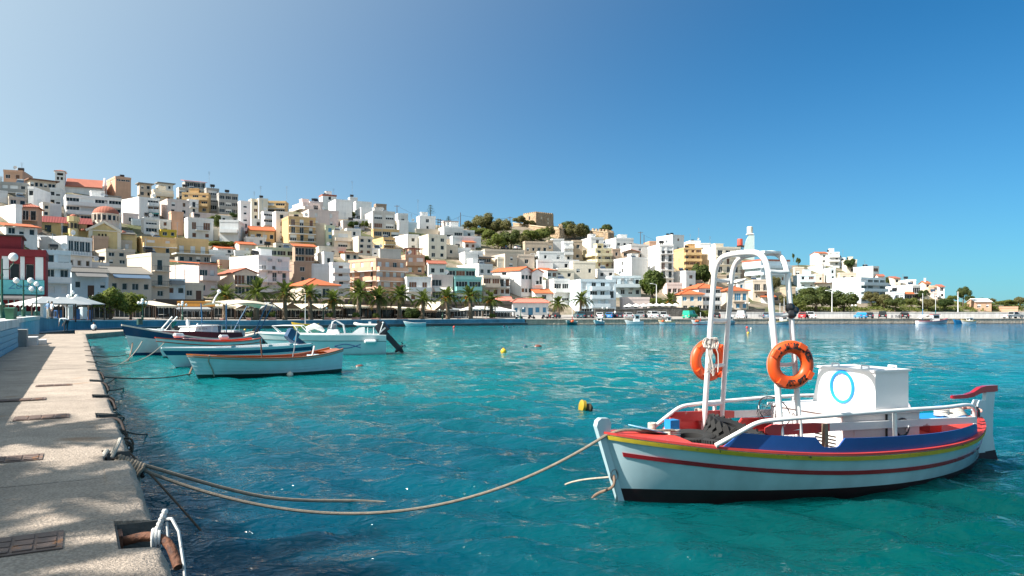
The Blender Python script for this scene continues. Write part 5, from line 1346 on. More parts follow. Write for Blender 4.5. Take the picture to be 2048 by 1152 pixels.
# ---- tents, awnings and shop fronts
m_canvas = M('white_canvas', (.74,.72,.68), .8, .12, .8); m_cream = M('cream_canvas', (.72,.63,.48), .8, .14, .8); m_greyc = M('grey_canvas', (.26,.27,.28), .8, .15, .8); m_brownc = M('brown_canvas', (.20,.13,.085), .8, .15, .8)
m_timber = M('dark_stained_timber', (.075,.045,.03), .75, .25)
CV = dict(w=m_canvas, c=m_cream, g=m_greyc, b=m_brownc)
def awning(x0, x1, yt, ye, yb, D, dp, col, kind, label, valance=True):
    k = D / F; P = at(x0, yb, D); w = (x1 - x0) * k; He = (yb - ye) * k; Ht = (yb - yt) * k; a = math.atan2(*(Vector((px(x1)*lerp_tab(T_DW, x1), lerp_tab(T_DW, x1))) - Vector((px(x0)*lerp_tab(T_DW, x0), lerp_tab(T_DW, x0)))).yx) if x0 > 120 else R(-8)
    t = thing('tent' if kind == 'tent' else 'awning', label, 'tent' if kind == 'tent' else 'awning', P, a, 'canvas roofs of the waterfront')
    w /= max(.6, math.cos(a) - px(x1) * math.sin(a)) ; m = CV[col]; s = .06
    for xx in (.08, w - .08):
        for yy in (.08, dp - .1): MB().box(xx-.06, yy-.06, -.3, xx+.06, yy+.06, He).build('post', m_timber, t)
    if kind in ('gable', 'tent'):
        if kind == 'tent': b = MB(); b.add([(0,0,He),(w,0,He),(w,dp,He),(0,dp,He),(w*.5,dp*.42,Ht),(w*.5,dp*.58,Ht)], [(0,1,4),(1,2,5,4),(2,3,5),(3,0,4,5)])
        else: b = MB(); b.add([(0,-.15,He),(w/2,-.15,Ht),(w,-.15,He),(0,dp,He),(w/2,dp,Ht),(w,dp,He)], [(0,1,4,3),(1,2,5,4)])
        b.add([(p[0], p[1], p[2]-s) for p in b.v], [tuple(reversed(f)) for f in b.f]); b.build('roof', m, t)
        if kind == 'gable':
            g = MB(); g.add([(.12,-.10,He),(w-.12,-.10,He),(w/2,-.10,Ht-.15)], [(0,1,2)]); g.build('gable_cloth', CV['b'] if col == 'c' else CV['g'], t)
    elif kind == 'slope':
        b = MB(); b.prism([(-.1,-.4,He),(-.1,dp,Ht),(-.1,dp,Ht+s),(-.1,-.4,He+s)], (w+.2,0,0)); b.build('roof', m, t, fix=True)
    if valance:
        b = MB(); n = max(4, int(w / .5))
        for i in range(n):
            u0, u1 = w*i/n, w*(i+1)/n; y = -.42 if kind == 'slope' else -.02; b.add([(u0,y,He+.05),(u1,y,He+.05),(u1,y,He-.22),((u0+u1)/2,y,He-.38),(u0,y,He-.22)], [(0,1,2,3,4)])
        b.build('valance', m, t)
    return t
DWp = lambda x, o: lerp_tab(T_DW, x) + o
for a in ((26,64,592,606,640,84,7,'w','tent','white tent at the left end of the tent row'), (62,102,593,608,640,88,7,'w','tent','white tent behind the standing man'), (98,134,592,607,640,93,7,'w','tent','white peaked tent left of the smallest white tent'), (127,165,595,609,640,98,7,'w','tent','smallest white tent at the right end of the row'),
          (160,192,598,611,641,108,7,'c','gable','cream and brown tent left of the big brown gable tent'), (187,224,599,611,641,110,8,'b','gable','brown gabled tent beside the feathery trees'),
          (311,352,601,612,642,DWp(330,8),8,'c','slope','cream awning left of the orange sign board'), (356,424,612,619,642,DWp(390,6),8,'g','slope','grey awning under the orange sign board'), (425,470,600,613,642,DWp(450,9),9,'c','slope','cream awning with a round vent behind the broad palm'),
          (470,520,606,617,642,DWp(495,8),9,'c','gable','cream gabled awning left of the full palm trunk'), (521,562,604,617,642,DWp(540,8),9,'g','gable','grey gabled awning right of the full palm trunk'), (562,602,605,617,642,DWp(580,8),9,'c','gable','cream gabled awning behind the hipped house palms'), (602,640,607,618,642,DWp(620,8),9,'c','gable','cream gabled awning left of the low palm'), (640,682,607,618,642,DWp(660,8),9,'c','gable','cream gabled awning behind the low palm'),
          (684,736,607,613,642,DWp(710,8),10,'c','slope','wide flat cream awning behind the tallest palm'), (736,790,609,616,642,DWp(760,8),10,'b','slope','dark brown awning before the salmon block'), (790,834,612,617,642,DWp(810,8),9,'c','slope','pale awning left of the dark bush'),
          (840,872,616,622,642,DWp(855,8),6,'b','slope','small brown kiosk awning right of the dark bush'), (868,908,603,620,642,DWp(890,9),9,'c','gable','large cream gabled awning before the turquoise house'), (898,936,614,620,642,DWp(915,8),9,'g','slope','grey flat awning right of the large cream gable'), (988,1030,612,622,640,DWp(1010,8),8,'w','slope','white sloping awning left of the customs house')): awning(*a)
def sign_board():
    D = DWp(390, 5.6); P = at(354, 613, D); t = thing('sign_board', 'long orange restaurant sign board above the grey awning', 'sign', P, R(8)); k = D / F
    MB().box(0,0,0, 72*k, .35, 11*k).build('board', M('orange_board', (.52,.22,.03), .5, .15), t); MB().box(-.05,-.06,-.08,72*k+.05,.4,-.003).build('trim', m_timber, t); MB().box(0,-.03,7.4*k,72*k,-.003,8*k).build('stripe', m_timber, t)
    for xx in (.5, 72*k-.5): MB().box(xx-.06,.1,-2.4,xx+.06,.22,-.083).build('post', m_timber, t)
sign_board()
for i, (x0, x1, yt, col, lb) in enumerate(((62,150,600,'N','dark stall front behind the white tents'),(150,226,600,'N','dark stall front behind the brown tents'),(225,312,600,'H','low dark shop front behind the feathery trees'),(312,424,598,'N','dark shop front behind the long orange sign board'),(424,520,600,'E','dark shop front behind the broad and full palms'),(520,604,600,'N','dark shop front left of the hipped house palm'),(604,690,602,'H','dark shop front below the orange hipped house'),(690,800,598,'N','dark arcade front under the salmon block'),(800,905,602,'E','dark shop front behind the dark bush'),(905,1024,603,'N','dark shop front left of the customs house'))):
    house(x0-1, x0, x1, yt, 641, 'Z', 'f1 dkg bare d5', lb, D=DWp((x0+x1)/2, 18))  # near-black walls carry the awning shade in their colour

def parasol(x, yt, yb, D, label, r=1.5):
    P = at(x, yb, D); H = (yb - yt) * D / F; t = thing('parasol', label, 'parasol', P, random.Random(x).random(), 'white parasols of the terrace')
    MB().cyl((0,0,-.3),(0,0,H),.035,seg=6).build('pole', m_steel, t); b = MB(); n = 8; rim = [Vector((r*math.cos(6.283*i/n), r*math.sin(6.283*i/n), H-.62)) for i in range(n)]; ap = Vector((0,0,H)); 
    b.add([ap] + rim + [p + Vector((0,0,-.18)) for p in rim], [(0, 1+i, 1+(i+1)%n) for i in range(n)] + [(1+i, 1+n+i, 1+n+(i+1)%n, 1+(i+1)%n) for i in range(n)]); b.build('canopy', m_canvas, t)
for i, x in enumerate((1258,1272,1287,1300,1313,1325,1338,1351)): parasol(x, 607 - (1 if i > 2 else 0), 622, DWp(x, 24), ['leftmost bluish parasol of the terrace row','second parasol of the terrace row','third parasol of the terrace row','fourth parasol of the terrace row','fifth parasol of the terrace row','sixth parasol of the terrace row, left of the palm','seventh parasol of the terrace row, below the palm','last parasol at the right end of the terrace row'][i], 1.35)
for x, lb in ((938,'white parasol right of the grey flat awning'),(953,'white parasol between the two date palms'),(972,'white parasol left of the palm by the customs house')): parasol(x, 613, 641, DWp(x, 7), lb, 2.1)

m_terra = M('pink_planter', (.60,.30,.24), .8, .15)
for i, (x, y, w, pl, lb) in enumerate(((152,648,10,0,'pink block at the far end of the near wall, left one'),(181,648,11,0,'pink block at the far end of the near wall, right one'),(264,647,8,0,'pink block below the feathery trees'),(297,647,7,0,'pink block right of the globe cluster lamp'),(444,644,6,0,'small pink block below the broad palm'),(498,643,8,1,'terracotta planter left of the full palm'),(607,643,9,1,'terracotta planter left of the hipped house palm'),(660,643,22,1,'pink planter ring at the low palm'),(752,643,18,1,'pink planter ring at the palm before the salmon block'),(805,643,22,0,'long pink planter beside the dark bush'),(918,643,7,0,'pink block right of the turquoise house lamp'),(970,643,7,0,'small red block left of the customs house palm'),(712,642,16,1,'stone planter at the tallest palm'),(545,642,14,1,'low planter with bright bush right of the full palm'),(985,642,18,1,'planter with light green bush by the customs house palm'))):
    D = DWp(x, 1.2); k = D / F; t = thing('planter', lb, 'planter', at(x, y - 1, D), .1, 'planters along the harbour wall'); hw = w * k / 2
    b = MB(); b.box(-hw, -.35, -.35, hw, .35, .42); b.box(-hw-.05, -.4, .423, hw+.05, .4, .5); b.build('pot', m_terra, t)
    if pl: o = put('plant', CROWNS['shrub'][i % 2], t, loc=(0, 0, .95)); o.scale = (max(.7, hw*.8), .6, .75)

def wheelie_bin():
    D = 34.0; P = at(22, 641, D); P.z = 2.1; t = thing('waste_bin', 'green waste bin standing on the near promenade', 'bin', P, .2); t.scale = (.42,.42,.55); m = M('green_plastic', (.02,.11,.06), .4, .1)
    b = MB(); b.loft([[Vector((x*.36, y*.36, .08)) for x, y in ((-1,-1),(1,-1),(1,1),(-1,1))], [Vector((x*.48, y*.45, 1.1)) for x, y in ((-1,-1),(1,-1),(1,1),(-1,1))]]); b.build('body', m, t)
    MB().prism([(-.5,-.5,1.103),(-.5,-.5,1.17),(-.5,0,1.24),(-.5,.5,1.17),(-.5,.5,1.103)], (1.0,0,0)).build('lid', m, t, fix=True)
    for s in (-1, 1): MB().cyl((s*.36,.38,.1),(s*.46,.38,.1),.11,seg=10).build('wheel', m_tank, t)
wheelie_bin()
for x, w, h, c, D, lb in ((89,8,1.9,'w',86,'pale drinks fridge under the second white tent'),(139,8,1.7,'w',96,'white ice cream cabinet under the peaked tent'),(152,9,1.45,'b',98,'blue freezer between two white cabinets'),(166,10,1.7,'w',100,'white cabinet right of the blue freezer'),(178,7,1.4,'b',104,'dark blue freezer before the cream and brown tent'),(116,8,1.2,'b',92,'low blue freezer right of the standing man')):
    P = at(x, 640, D); k = D / F; t = thing('cabinet', lb, 'cabinet', P, -.3, 'cabinets under the tents'); m = M('cabinet_' + c, dict(w=(.66,.72,.74), b=(.03,.10,.28))[c], .4, .1); hw = w*k/2
    MB().box(-hw,-.35,.1,hw,.35,h).build('body', m, t); MB().box(-hw+.08,-.375,h*.35,hw-.08,-.353,h-.12).build('door', m_glass if c == 'b' else M('cabinet_panel', (.50,.62,.68), .3, .1), t); MB().box(-hw+.02,-.3,-.1,hw-.02,.3,.098).build('plinth', m_dark, t)
proto = None
rnd = random.Random(21)
for i in range(18):
    x = 330 + i * 38 + rnd.uniform(-8, 8); D = DWp(x, 9 + rnd.uniform(-1, 2)); P = Vector((px(x)*D, D, ground_z(x, D)))
    if proto is None:
        proto = thing('cafe_table', 'small cloth covered cafe table with chairs in the shade of the waterfront awnings', 'table', P, 0, 'cafe tables under the awnings')
        MB().box(-.45,-.45,.72,.45,.45,.76).build('tabletop', m_canvas, proto); MB().cyl((0,0,0),(0,0,.718),.05,seg=6).build('leg', m_dark, proto)
        chair = thing('cafe_chair', 'dark cafe chair pulled up to a cloth covered table under the awnings', 'chair', P + Vector((.8, 0, 0)), 0, 'cafe chairs under the awnings')
        b = MB(); b.box(-.2,-.2,.42,.2,.2,.46); b.build('seat', m_timber, chair); MB().box(.18,-.2,.463,.22,.2,.9).build('backrest', m_timber, chair)
        for u in (-.17,.17):
            for v in (-.17,.17): MB().box(u-.02,v-.02,0,u+.02,v+.02,.417).build('leg', m_timber, chair)
    else: dup(proto, P, rnd.random() * 3); dup(chair, P + Vector((.8, .1, 0)), rnd.uniform(-.3, .3))
    dup(chair, P + Vector((-.8, -.1, 0)), 3.14 + rnd.uniform(-.3, .3))
# ---------------------------------------------------------------- vehicles
def paint(n, c): return M('car_paint_' + n, c, .25, .06, 2, coat=.6)
CP = dict(white=(.72,.73,.73), silver=(.42,.44,.45), black=(.015,.016,.018), navy=(.02,.035,.06), teal=(.02,.09,.12), blue=(.015,.20,.48), green=(.015,.42,.24), red=(.40,.02,.025), grey=(.20,.21,.22), bluegrey=(.10,.16,.22), tarp=(.02,.26,.50))
m_tyre = M('tyre_rubber', (.016,.016,.016), .85, .2); m_rim = M('wheel_rim', (.50,.51,.52), .3, .1, metal=.6); m_red = M('tail_light_red', (.45,.02,.02), .3, .1); m_clear = M('headlight_glass', (.70,.72,.72), .1, .05)
PROF = dict(
 hatch=(3.9, [(0,.30),(0,.72),(.12,.95),(.9,1.02),(3.3,.95),(3.85,.82),(3.9,.55),(3.9,.30)], [(.10,.98),(.45,1.46),(1.9,1.50),(2.9,1.0)]),
 suv=(4.4, [(0,.40),(0,.95),(.08,1.10),(3.2,1.10),(4.25,1.0),(4.4,.75),(4.4,.40)], [(.06,1.10),(.25,1.72),(2.4,1.76),(3.2,1.10)]),
 van=(4.6, [(0,.35),(0,1.0),(3.5,1.05),(4.35,.95),(4.6,.70),(4.6,.35)], [(.02,1.0),(.10,1.85),(2.9,1.88),(3.75,1.05)]),
 pickup=(4.8, [(0,.45),(0,.95),(1.9,.95),(3.6,1.02),(4.65,.95),(4.8,.70),(4.8,.45)], [(1.75,.95),(1.95,1.62),(3.0,1.64),(3.6,1.02)]),
 jeep=(3.6, [(0,.45),(0,.95),(2.3,.95),(3.5,.95),(3.6,.80),(3.6,.45)], [(2.0,.95),(2.1,1.45),(2.18,1.45),(2.3,.95)]))
def car(kind, x, wpx, col, label, D, flip=1, end=0, zb=None, yb=None, rz=None):
    """x: centre column, wpx: apparent width in photograph pixels; end: 0 shows the side more, 1 shows an end more"""
    L, body, cab = PROF[kind]; wd = 1.62 if kind in ('hatch', 'jeep') else 1.75
    app = wpx * D / F; best = 0
    for a in range(0, 91):
        w_ = L * math.cos(R(a)) + wd * math.sin(R(a))
        if w_ >= app: best = a
    ang = R(best if best else (4 if app > wd * 1.3 else 86))
    P = Vector((px(x) * D, D, ground_z(x, D) if zb is None else zb))
    t = thing('parked_car', label, 'van' if kind == 'van' else 'pickup' if kind == 'pickup' else 'car', P, 0, 'cars parked by the water'); t.rotation_euler = (0, 0, (rz if rz is not None else flip * ang + (math.pi if flip < 0 else 0)) - math.atan(px(x)) * .6)
    m = paint(col, CP[col]); h = wd / 2
    b = MB()
    lo = [Vector((q[0] - L/2, 0, q[1])) for q in body]
    rings = [[p + Vector((0, s * h * f, 0)) for p in lo] for s, f in ((-1, .93), (-1, 1), (1, 1), (1, .93))]
    rings[0] = [Vector((p.x * .985, p.y, .30 + (p.z - .30) * .97 + .01)) for p in rings[0]]; rings[3] = [Vector((p.x * .985, p.y, .30 + (p.z - .30) * .97 + .01)) for p in rings[3]]
    b.loft(rings)
    cb = [Vector((q[0] - L/2, 0, q[1])) for q in cab]; zc = cab[0][1]; zt = max(q[1] for q in cab)
    yy = lambda z: h * (.95 - .14 * (z - zc) / (zt - zc))
    b.loft([[Vector((p.x, s * yy(p.z), p.z - .02 if p.z == zc else p.z)) for p in cb] for s in (-1, 1)])
    b.build('body', m, t, smooth=True, fix=True)
    if kind != 'jeep' and col != 'tarp':
        c0, c1, c2, c3 = cb
        for s in (-1, 1):                                   # side glass, proud of the cabin by a few millimetres
            n_ = 2 if kind != 'pickup' else 1
            A = lambda u, v: (lambda lo_, hi_: lo_.lerp(hi_, v))(c0.lerp(c3, u), c1.lerp(c2, u))
            spans = ((.10,.50),(.55,.93)) if n_ == 2 and kind != 'van' else ((.66,.92),) if kind == 'van' else ((.14,.90),)
            for u0, u1 in spans:
                q = [A(u0,.12), A(u1,.12), A(u1 - .02,.88), A(u0 + .01,.88)]; q = [Vector((p.x, s * (yy(p.z) + .012), p.z)) for p in q]
                g = MB(); g.add(q, [(0,1,2,3) if s < 0 else (3,2,1,0)]); g.build('side_window', m_glass, t)
        for e0, e1, nm in ((c3, c2, 'windscreen'), (c0, c1, 'rear_window')):
            if nm == 'rear_window' and kind == 'van' : continue
            d = (e1 - e0); nrm = Vector((d.z, 0, -d.x)).normalized() * (.015 if nm == 'windscreen' else -.015)
            q = [e0.lerp(e1, .14) + nrm, e0.lerp(e1, .9) + nrm]; g = MB(); f0, f1 = yy(q[0].z) * .9, yy(q[1].z) * .9
            g.quad((q[0].x,-f0,q[0].z),(q[0].x,f0,q[0].z),(q[1].x,f1,q[1].z),(q[1].x,-f1,q[1].z)); g.build(nm, m_glass, t)
    r = .31 if kind in ('hatch',) else .36
    for xw in (-L/2 + .72, L/2 - .80):
        for s in (-1, 1):
            w = MB(); w.cyl((xw, s*(h-.19), r), (xw, s*(h+.012), r), r, seg=14); wo_ = w.build('wheel', m_tyre, t, smooth=True)
            MB().cyl((xw, s*(h+.012), r), (xw, s*(h+.03), r), r*.6, r*.5, seg=10).build('rim', m_rim, wo_)
            MB().lathe((0,0,0), [(.001,0)], 3) if 0 else None
    for s in (-1, 1):
        MB().box(L/2-.10, s*h*.55-.16, .62, L/2+.015, s*h*.55+.16, .78).build('headlight', m_clear, t); MB().box(-L/2-.015, s*h*.78-.09, .62, -L/2+.06, s*h*.78+.09, .92).build('tail_light', m_red, t)
    MB().box(-L/2-.05,-h*.9,.34,-L/2+.04,h*.9,.52).build('bumper', m_tank if col in ('black','navy') else m, t); MB().box(L/2-.04,-h*.9,.32,L/2+.05,h*.9,.50).build('bumper', m_tank if col in ('black','navy') else m, t)
    MB().box(-L/2-.058,-.24,.60,-L/2-.03,.24,.71).build('number_plate', m_railw, t)
    return t
for a in (('jeep',1110,25,'black','open black off roader with pale wheels before the shaded palm',6,1),('suv',1158,22,'teal','dark teal estate car by the first moored boat',8,-1),('suv',1179,21,'black','black people carrier right of the dark teal car',8,1),('hatch',1200,18,'white','white car behind the red hulled boat',9,1),('hatch',1221,23,'blue','bright blue hatchback before the dark retaining wall',9,1),('hatch',1238,16,'navy','dark car in the shade right of the bright blue hatchback',10,-1),
          ('hatch',1255,20,'silver','silver hatchback left of the cabin boat',7,-1),('suv',1281,18,'grey','grey estate car behind the cabin boat',9,1),('suv',1303,25,'white','white off road estate with tall roof',7,-1),('pickup',1325,26,'white','white pickup right of the tall white estate',6,-1),('van',1380,33,'green','bright green delivery van',6,1),('hatch',1432,14,'black','dark car between the left arch legs',8,1),('van',1484,25,'white','plain white van before the whitewashed wall',6,1),('hatch',1534,20,'bluegrey','dark blue grey car left of the orange buoyed boat',6,1),
          ('hatch',1607,24,'red','red car behind the right arch leg',6,1),('pickup',1620,18,'white','white pickup right of the red car',7,-1),('hatch',1721,20,'tarp','car under a bright blue cover',6,-1),('hatch',1738,16,'navy','dark car right of the blue covered one',6,1),('suv',1765,21,'black','black car with light number plate on the open quay',6,1),('hatch',1808,15,'black','small black hatchback seen from behind, left of the wooden boat',6,1),('pickup',2026,42,'silver','silver double cab pickup at the right end of the quay',5,1)):
    car(a[0], a[1], a[2], a[3], a[4], DWp(a[1], a[5]), a[6], zb=1.12)
for x, y, c, lb in ((1010,500,'navy','dark car on the hill car park below the umbrella pine'),(1034,500,'silver','pale car on the hill car park below the umbrella pine'),(1068,517,'white','white car on the sloping road below the old tan building')):
    D = D_of(x, y); k_ = D + 1; car('hatch', x, 17, c, lb, D - 1, 1, zb=at(x, y, D).z)
def scooter(x, col, label, D):
    t = thing('scooter', label, 'motorcycle', Vector((px(x)*D, D, 1.14)), .5, 'motorcycles before the customs house'); m = paint(col, CP[col])
    for xx in (-.6, .62):
        MB().cyl((xx,-.06,.28),(xx,.06,.28),.28,seg=12).build('wheel', m_tyre, t, smooth=True)
    b = MB(); b.tube([(-.65,0,.62),(-.2,0,.55),(.05,0,.40),(.35,0,.42),(.5,0,.80)], [.14,.17,.14,.12,.09], 8); b.build('body', m, t, smooth=True); MB().tube([(-.7,0,.80),(-.35,0,.84),(-.05,0,.78)], [.06,.13,.06], 8).build('seat', m_tank, t, smooth=True)
    b = MB(); b.tube([(.62,0,.28),(.46,0,1.0)], .035, 6); b.tube([(.44,-.32,1.02),(.46,0,1.0),(.44,.32,1.02)], .025, 6); b.build('handlebar', m_steel, t)
for x, c, lb in ((1038,'white','pale scooter before the blue doors'),(1063,'black','black motorcycle with yellow stand beside the customs house'),(1090,'navy','dark motorcycle left of the open black off roader')): scooter(x, c, lb, DWp(x, 4))

# ---------------------------------------------------------------- people
def person(pos, rz, pose, shirt, trousers, hair, label, h=1.72, bag=False):
    t = thing('person', label, 'person', pos, rz, 'people by the near wall'); s = h / 1.72
    J = dict(pel=(0,0,.95), sp=(0,.01,1.18), ch=(0,0,1.38), nk=(0,.0,1.50), hd=(0,.03,1.62), ht=(0,.02,1.72), lsh=(-.19,0,1.41), rsh=(.19,0,1.41), lel=(-.25,.0,1.13), rel=(.25,.0,1.13), lha=(-.24,.10,.90), rha=(.24,.10,.90), lhip=(-.10,0,.92), rhip=(.10,0,.92), lkn=(-.11,.02,.50), rkn=(.11,.02,.50), lan=(-.11,-.03,.09), ran=(.11,-.03,.09), lto=(-.12,.14,.04), rto=(.12,.14,.04))
    if pose == 'hip': J.update(lel=(-.36,-.06,1.16), lha=(-.16,.06,1.02))
    if pose == 'bend': J.update(pel=(0,-.12,.92), sp=(0,.08,1.06), ch=(0,.30,1.08), nk=(0,.44,1.05), hd=(0,.54,1.00), ht=(0,.62,.97), lsh=(-.19,.32,1.06), rsh=(.19,.32,1.06), lel=(-.22,.38,.80), rel=(.22,.38,.80), lha=(-.18,.46,.55), rha=(.18,.46,.55), lhip=(-.10,-.12,.90), rhip=(.10,-.12,.90), lkn=(-.11,-.02,.50), rkn=(.11,-.06,.50))
    if pose == 'sit': J.update(pel=(0,0,.12), sp=(0,.05,.36), ch=(0,.12,.56), nk=(0,.17,.67), hd=(0,.22,.79), ht=(0,.23,.89), lsh=(-.19,.12,.58), rsh=(.19,.12,.58), lel=(-.24,.26,.36), rel=(.24,.26,.36), lha=(-.12,.44,.34), rha=(.12,.44,.34), lhip=(-.1,.02,.12), rhip=(.1,.02,.12), lkn=(-.13,.44,.40), rkn=(.13,.44,.40), lan=(-.13,.48,.06), ran=(.13,.48,.06), lto=(-.13,.62,.03), rto=(.13,.62,.03))
    E = [('pel','sp'),('sp','ch'),('ch','nk'),('nk','hd'),('hd','ht'),('ch','lsh'),('ch','rsh'),('lsh','lel'),('rsh','rel'),('lel','lha'),('rel','rha'),('pel','lhip'),('pel','rhip'),('lhip','lkn'),('rhip','rkn'),('lkn','lan'),('rkn','ran'),('lan','lto'),('ran','rto')]
    RD = dict(pel=(.15,.11), sp=(.15,.10), ch=(.17,.11), nk=(.055,.055), hd=(.085,.10), ht=(.06,.07), lsh=(.07,.07), rsh=(.07,.07), lel=(.045,.045), rel=(.045,.045), lha=(.035,.03), rha=(.035,.03), lhip=(.10,.10), rhip=(.10,.10), lkn=(.065,.065), rkn=(.065,.065), lan=(.045,.045), ran=(.045,.045), lto=(.04,.03), rto=(.04,.03))
    names = list(J); me = bpy.data.meshes.new('body'); me.from_pydata([Vector(J[n]) * s for n in names], [(names.index(a), names.index(b)) for a, b in E], [])
    o = put('body', me, t); sk = o.modifiers.new('skin', 'SKIN'); o.modifiers.new('sub', 'SUBSURF').levels = 1
    for i, n in enumerate(names): me.skin_vertices[0].data[i].radius = (RD[n][0]*s, RD[n][1]*s)
    me.skin_vertices[0].data[0].use_root = True
    ev = bpy.data.meshes.new_from_object(o.evaluated_get(bpy.context.evaluated_depsgraph_get())); o.modifiers.clear(); o.data = ev; ev.name = 'body'
    ev.materials.clear()
    for m in (M('skin', (.45,.26,.17), .6, .1), M('shirt_' + label[:9], shirt, .85, .12, 8), M('trousers_' + label[:9], trousers, .85, .12, 8)): ev.materials.append(m)
    P = {n: Vector(J[n]) * s for n in names}
    def near(c): return min(E, key=lambda e: min((c - P[e[0]].lerp(P[e[1]], u)).length for u in (0.1,.35,.65,.9)))
    zone = {('pel','sp'):1,('sp','ch'):1,('ch','nk'):1,('ch','lsh'):1,('ch','rsh'):1,('lsh','lel'):1,('rsh','rel'):1,('pel','lhip'):2,('pel','rhip'):2,('lhip','lkn'):2,('rhip','rkn'):2,('lkn','lan'):2,('rkn','ran'):2,('lan','lto'):2,('ran','rto'):2}
    for p in ev.polygons: p.material_index = zone.get(near(p.center), 0); p.use_smooth = True
    hd = P['hd']; up = (P['ht'] - P['nk']).normalized(); fw = Vector((0,1,0)) - up * up.y; fw = fw.normalized() if fw.length > .1 else Vector((0,0,-1))
    MB().ball(hd + up*.045*s - fw*.025*s, (.095*s,.105*s,.095*s), 10, 7).build('hair', M('hair_' + label[:9], hair, .8, .2), t, smooth=True)
    MB().ball(hd + fw*.115*s - up*.01*s, (.018*s,.022*s,.03*s), 6, 4).build('nose', MATS['skin'], t)
    for q in (-1, 1): MB().ball(hd + fw*.098*s + Vector((q*.034*s,0,0)) + up*.015*s, .012*s, 6, 4).build('eye', m_dark, t)
    for k_, n in (('l','lha'),('r','rha')):
        e = P[n]; d = (e - P[k_ + 'el']).normalized(); sd = Vector((1,0,0)); b = MB(); b.ball(e + d*.04*s, (.038*s,.022*s,.045*s), 8, 6)
        for j in range(4): r0 = e + d*.075*s + sd*(-.027+.018*j)*s; b.tube([r0, r0 + d*.035*s + fw*.008*s, r0 + d*(.058 - .006*abs(j-1.4))*s + fw*.026*s], .008*s, 5)
        r0 = e + d*.03*s + sd*.035*s*(1 if k_ == 'l' else -1); b.tube([r0, r0 + d*.03*s + sd*.018*s*(1 if k_ == 'l' else -1), r0 + d*.055*s + fw*.02*s], .009*s, 5); b.build('hand', MATS['skin'], t, smooth=True)
    return t
person(at(96,638.5,71), R(-30), 'hip', (.16,.26,.42), (.42,.38,.32), (.55,.53,.50), 'grey haired person in a blue shirt and beige trousers standing on the wall top'); bpy.context.scene.objects[-1] if 0 else None
person(at(104,638,74), R(150), 'stand', (.62,.68,.72), (.03,.035,.05), (.03,.02,.015), 'person in a white top standing behind the blue shirted one')
person(on_level(131,663.5,.955), R(75), 'bend', (.30,.015,.025), (.012,.012,.015), (.02,.015,.012), 'person in a dark red top bending down at the end of the quay', h=1.75)
person(Vector((px(187)*78, 78, .62)), R(20), 'sit', (.72,.73,.75), (.03,.03,.04), (.02,.015,.012), 'person in a white top sitting on the low landing')

person(Vector((px(1097)*DWp(1097,9), DWp(1097,9), 1.2)), R(60), 'stand', (.66,.64,.60), (.05,.05,.06), (.03,.02,.015), 'person in a pale top standing right of the customs house')
person(Vector((px(1230)*DWp(1230,17), DWp(1230,17), 1.4)), R(-40), 'stand', (.55,.22,.22), (.20,.19,.18), (.04,.03,.02), 'person in a pink top before the shop arcade')
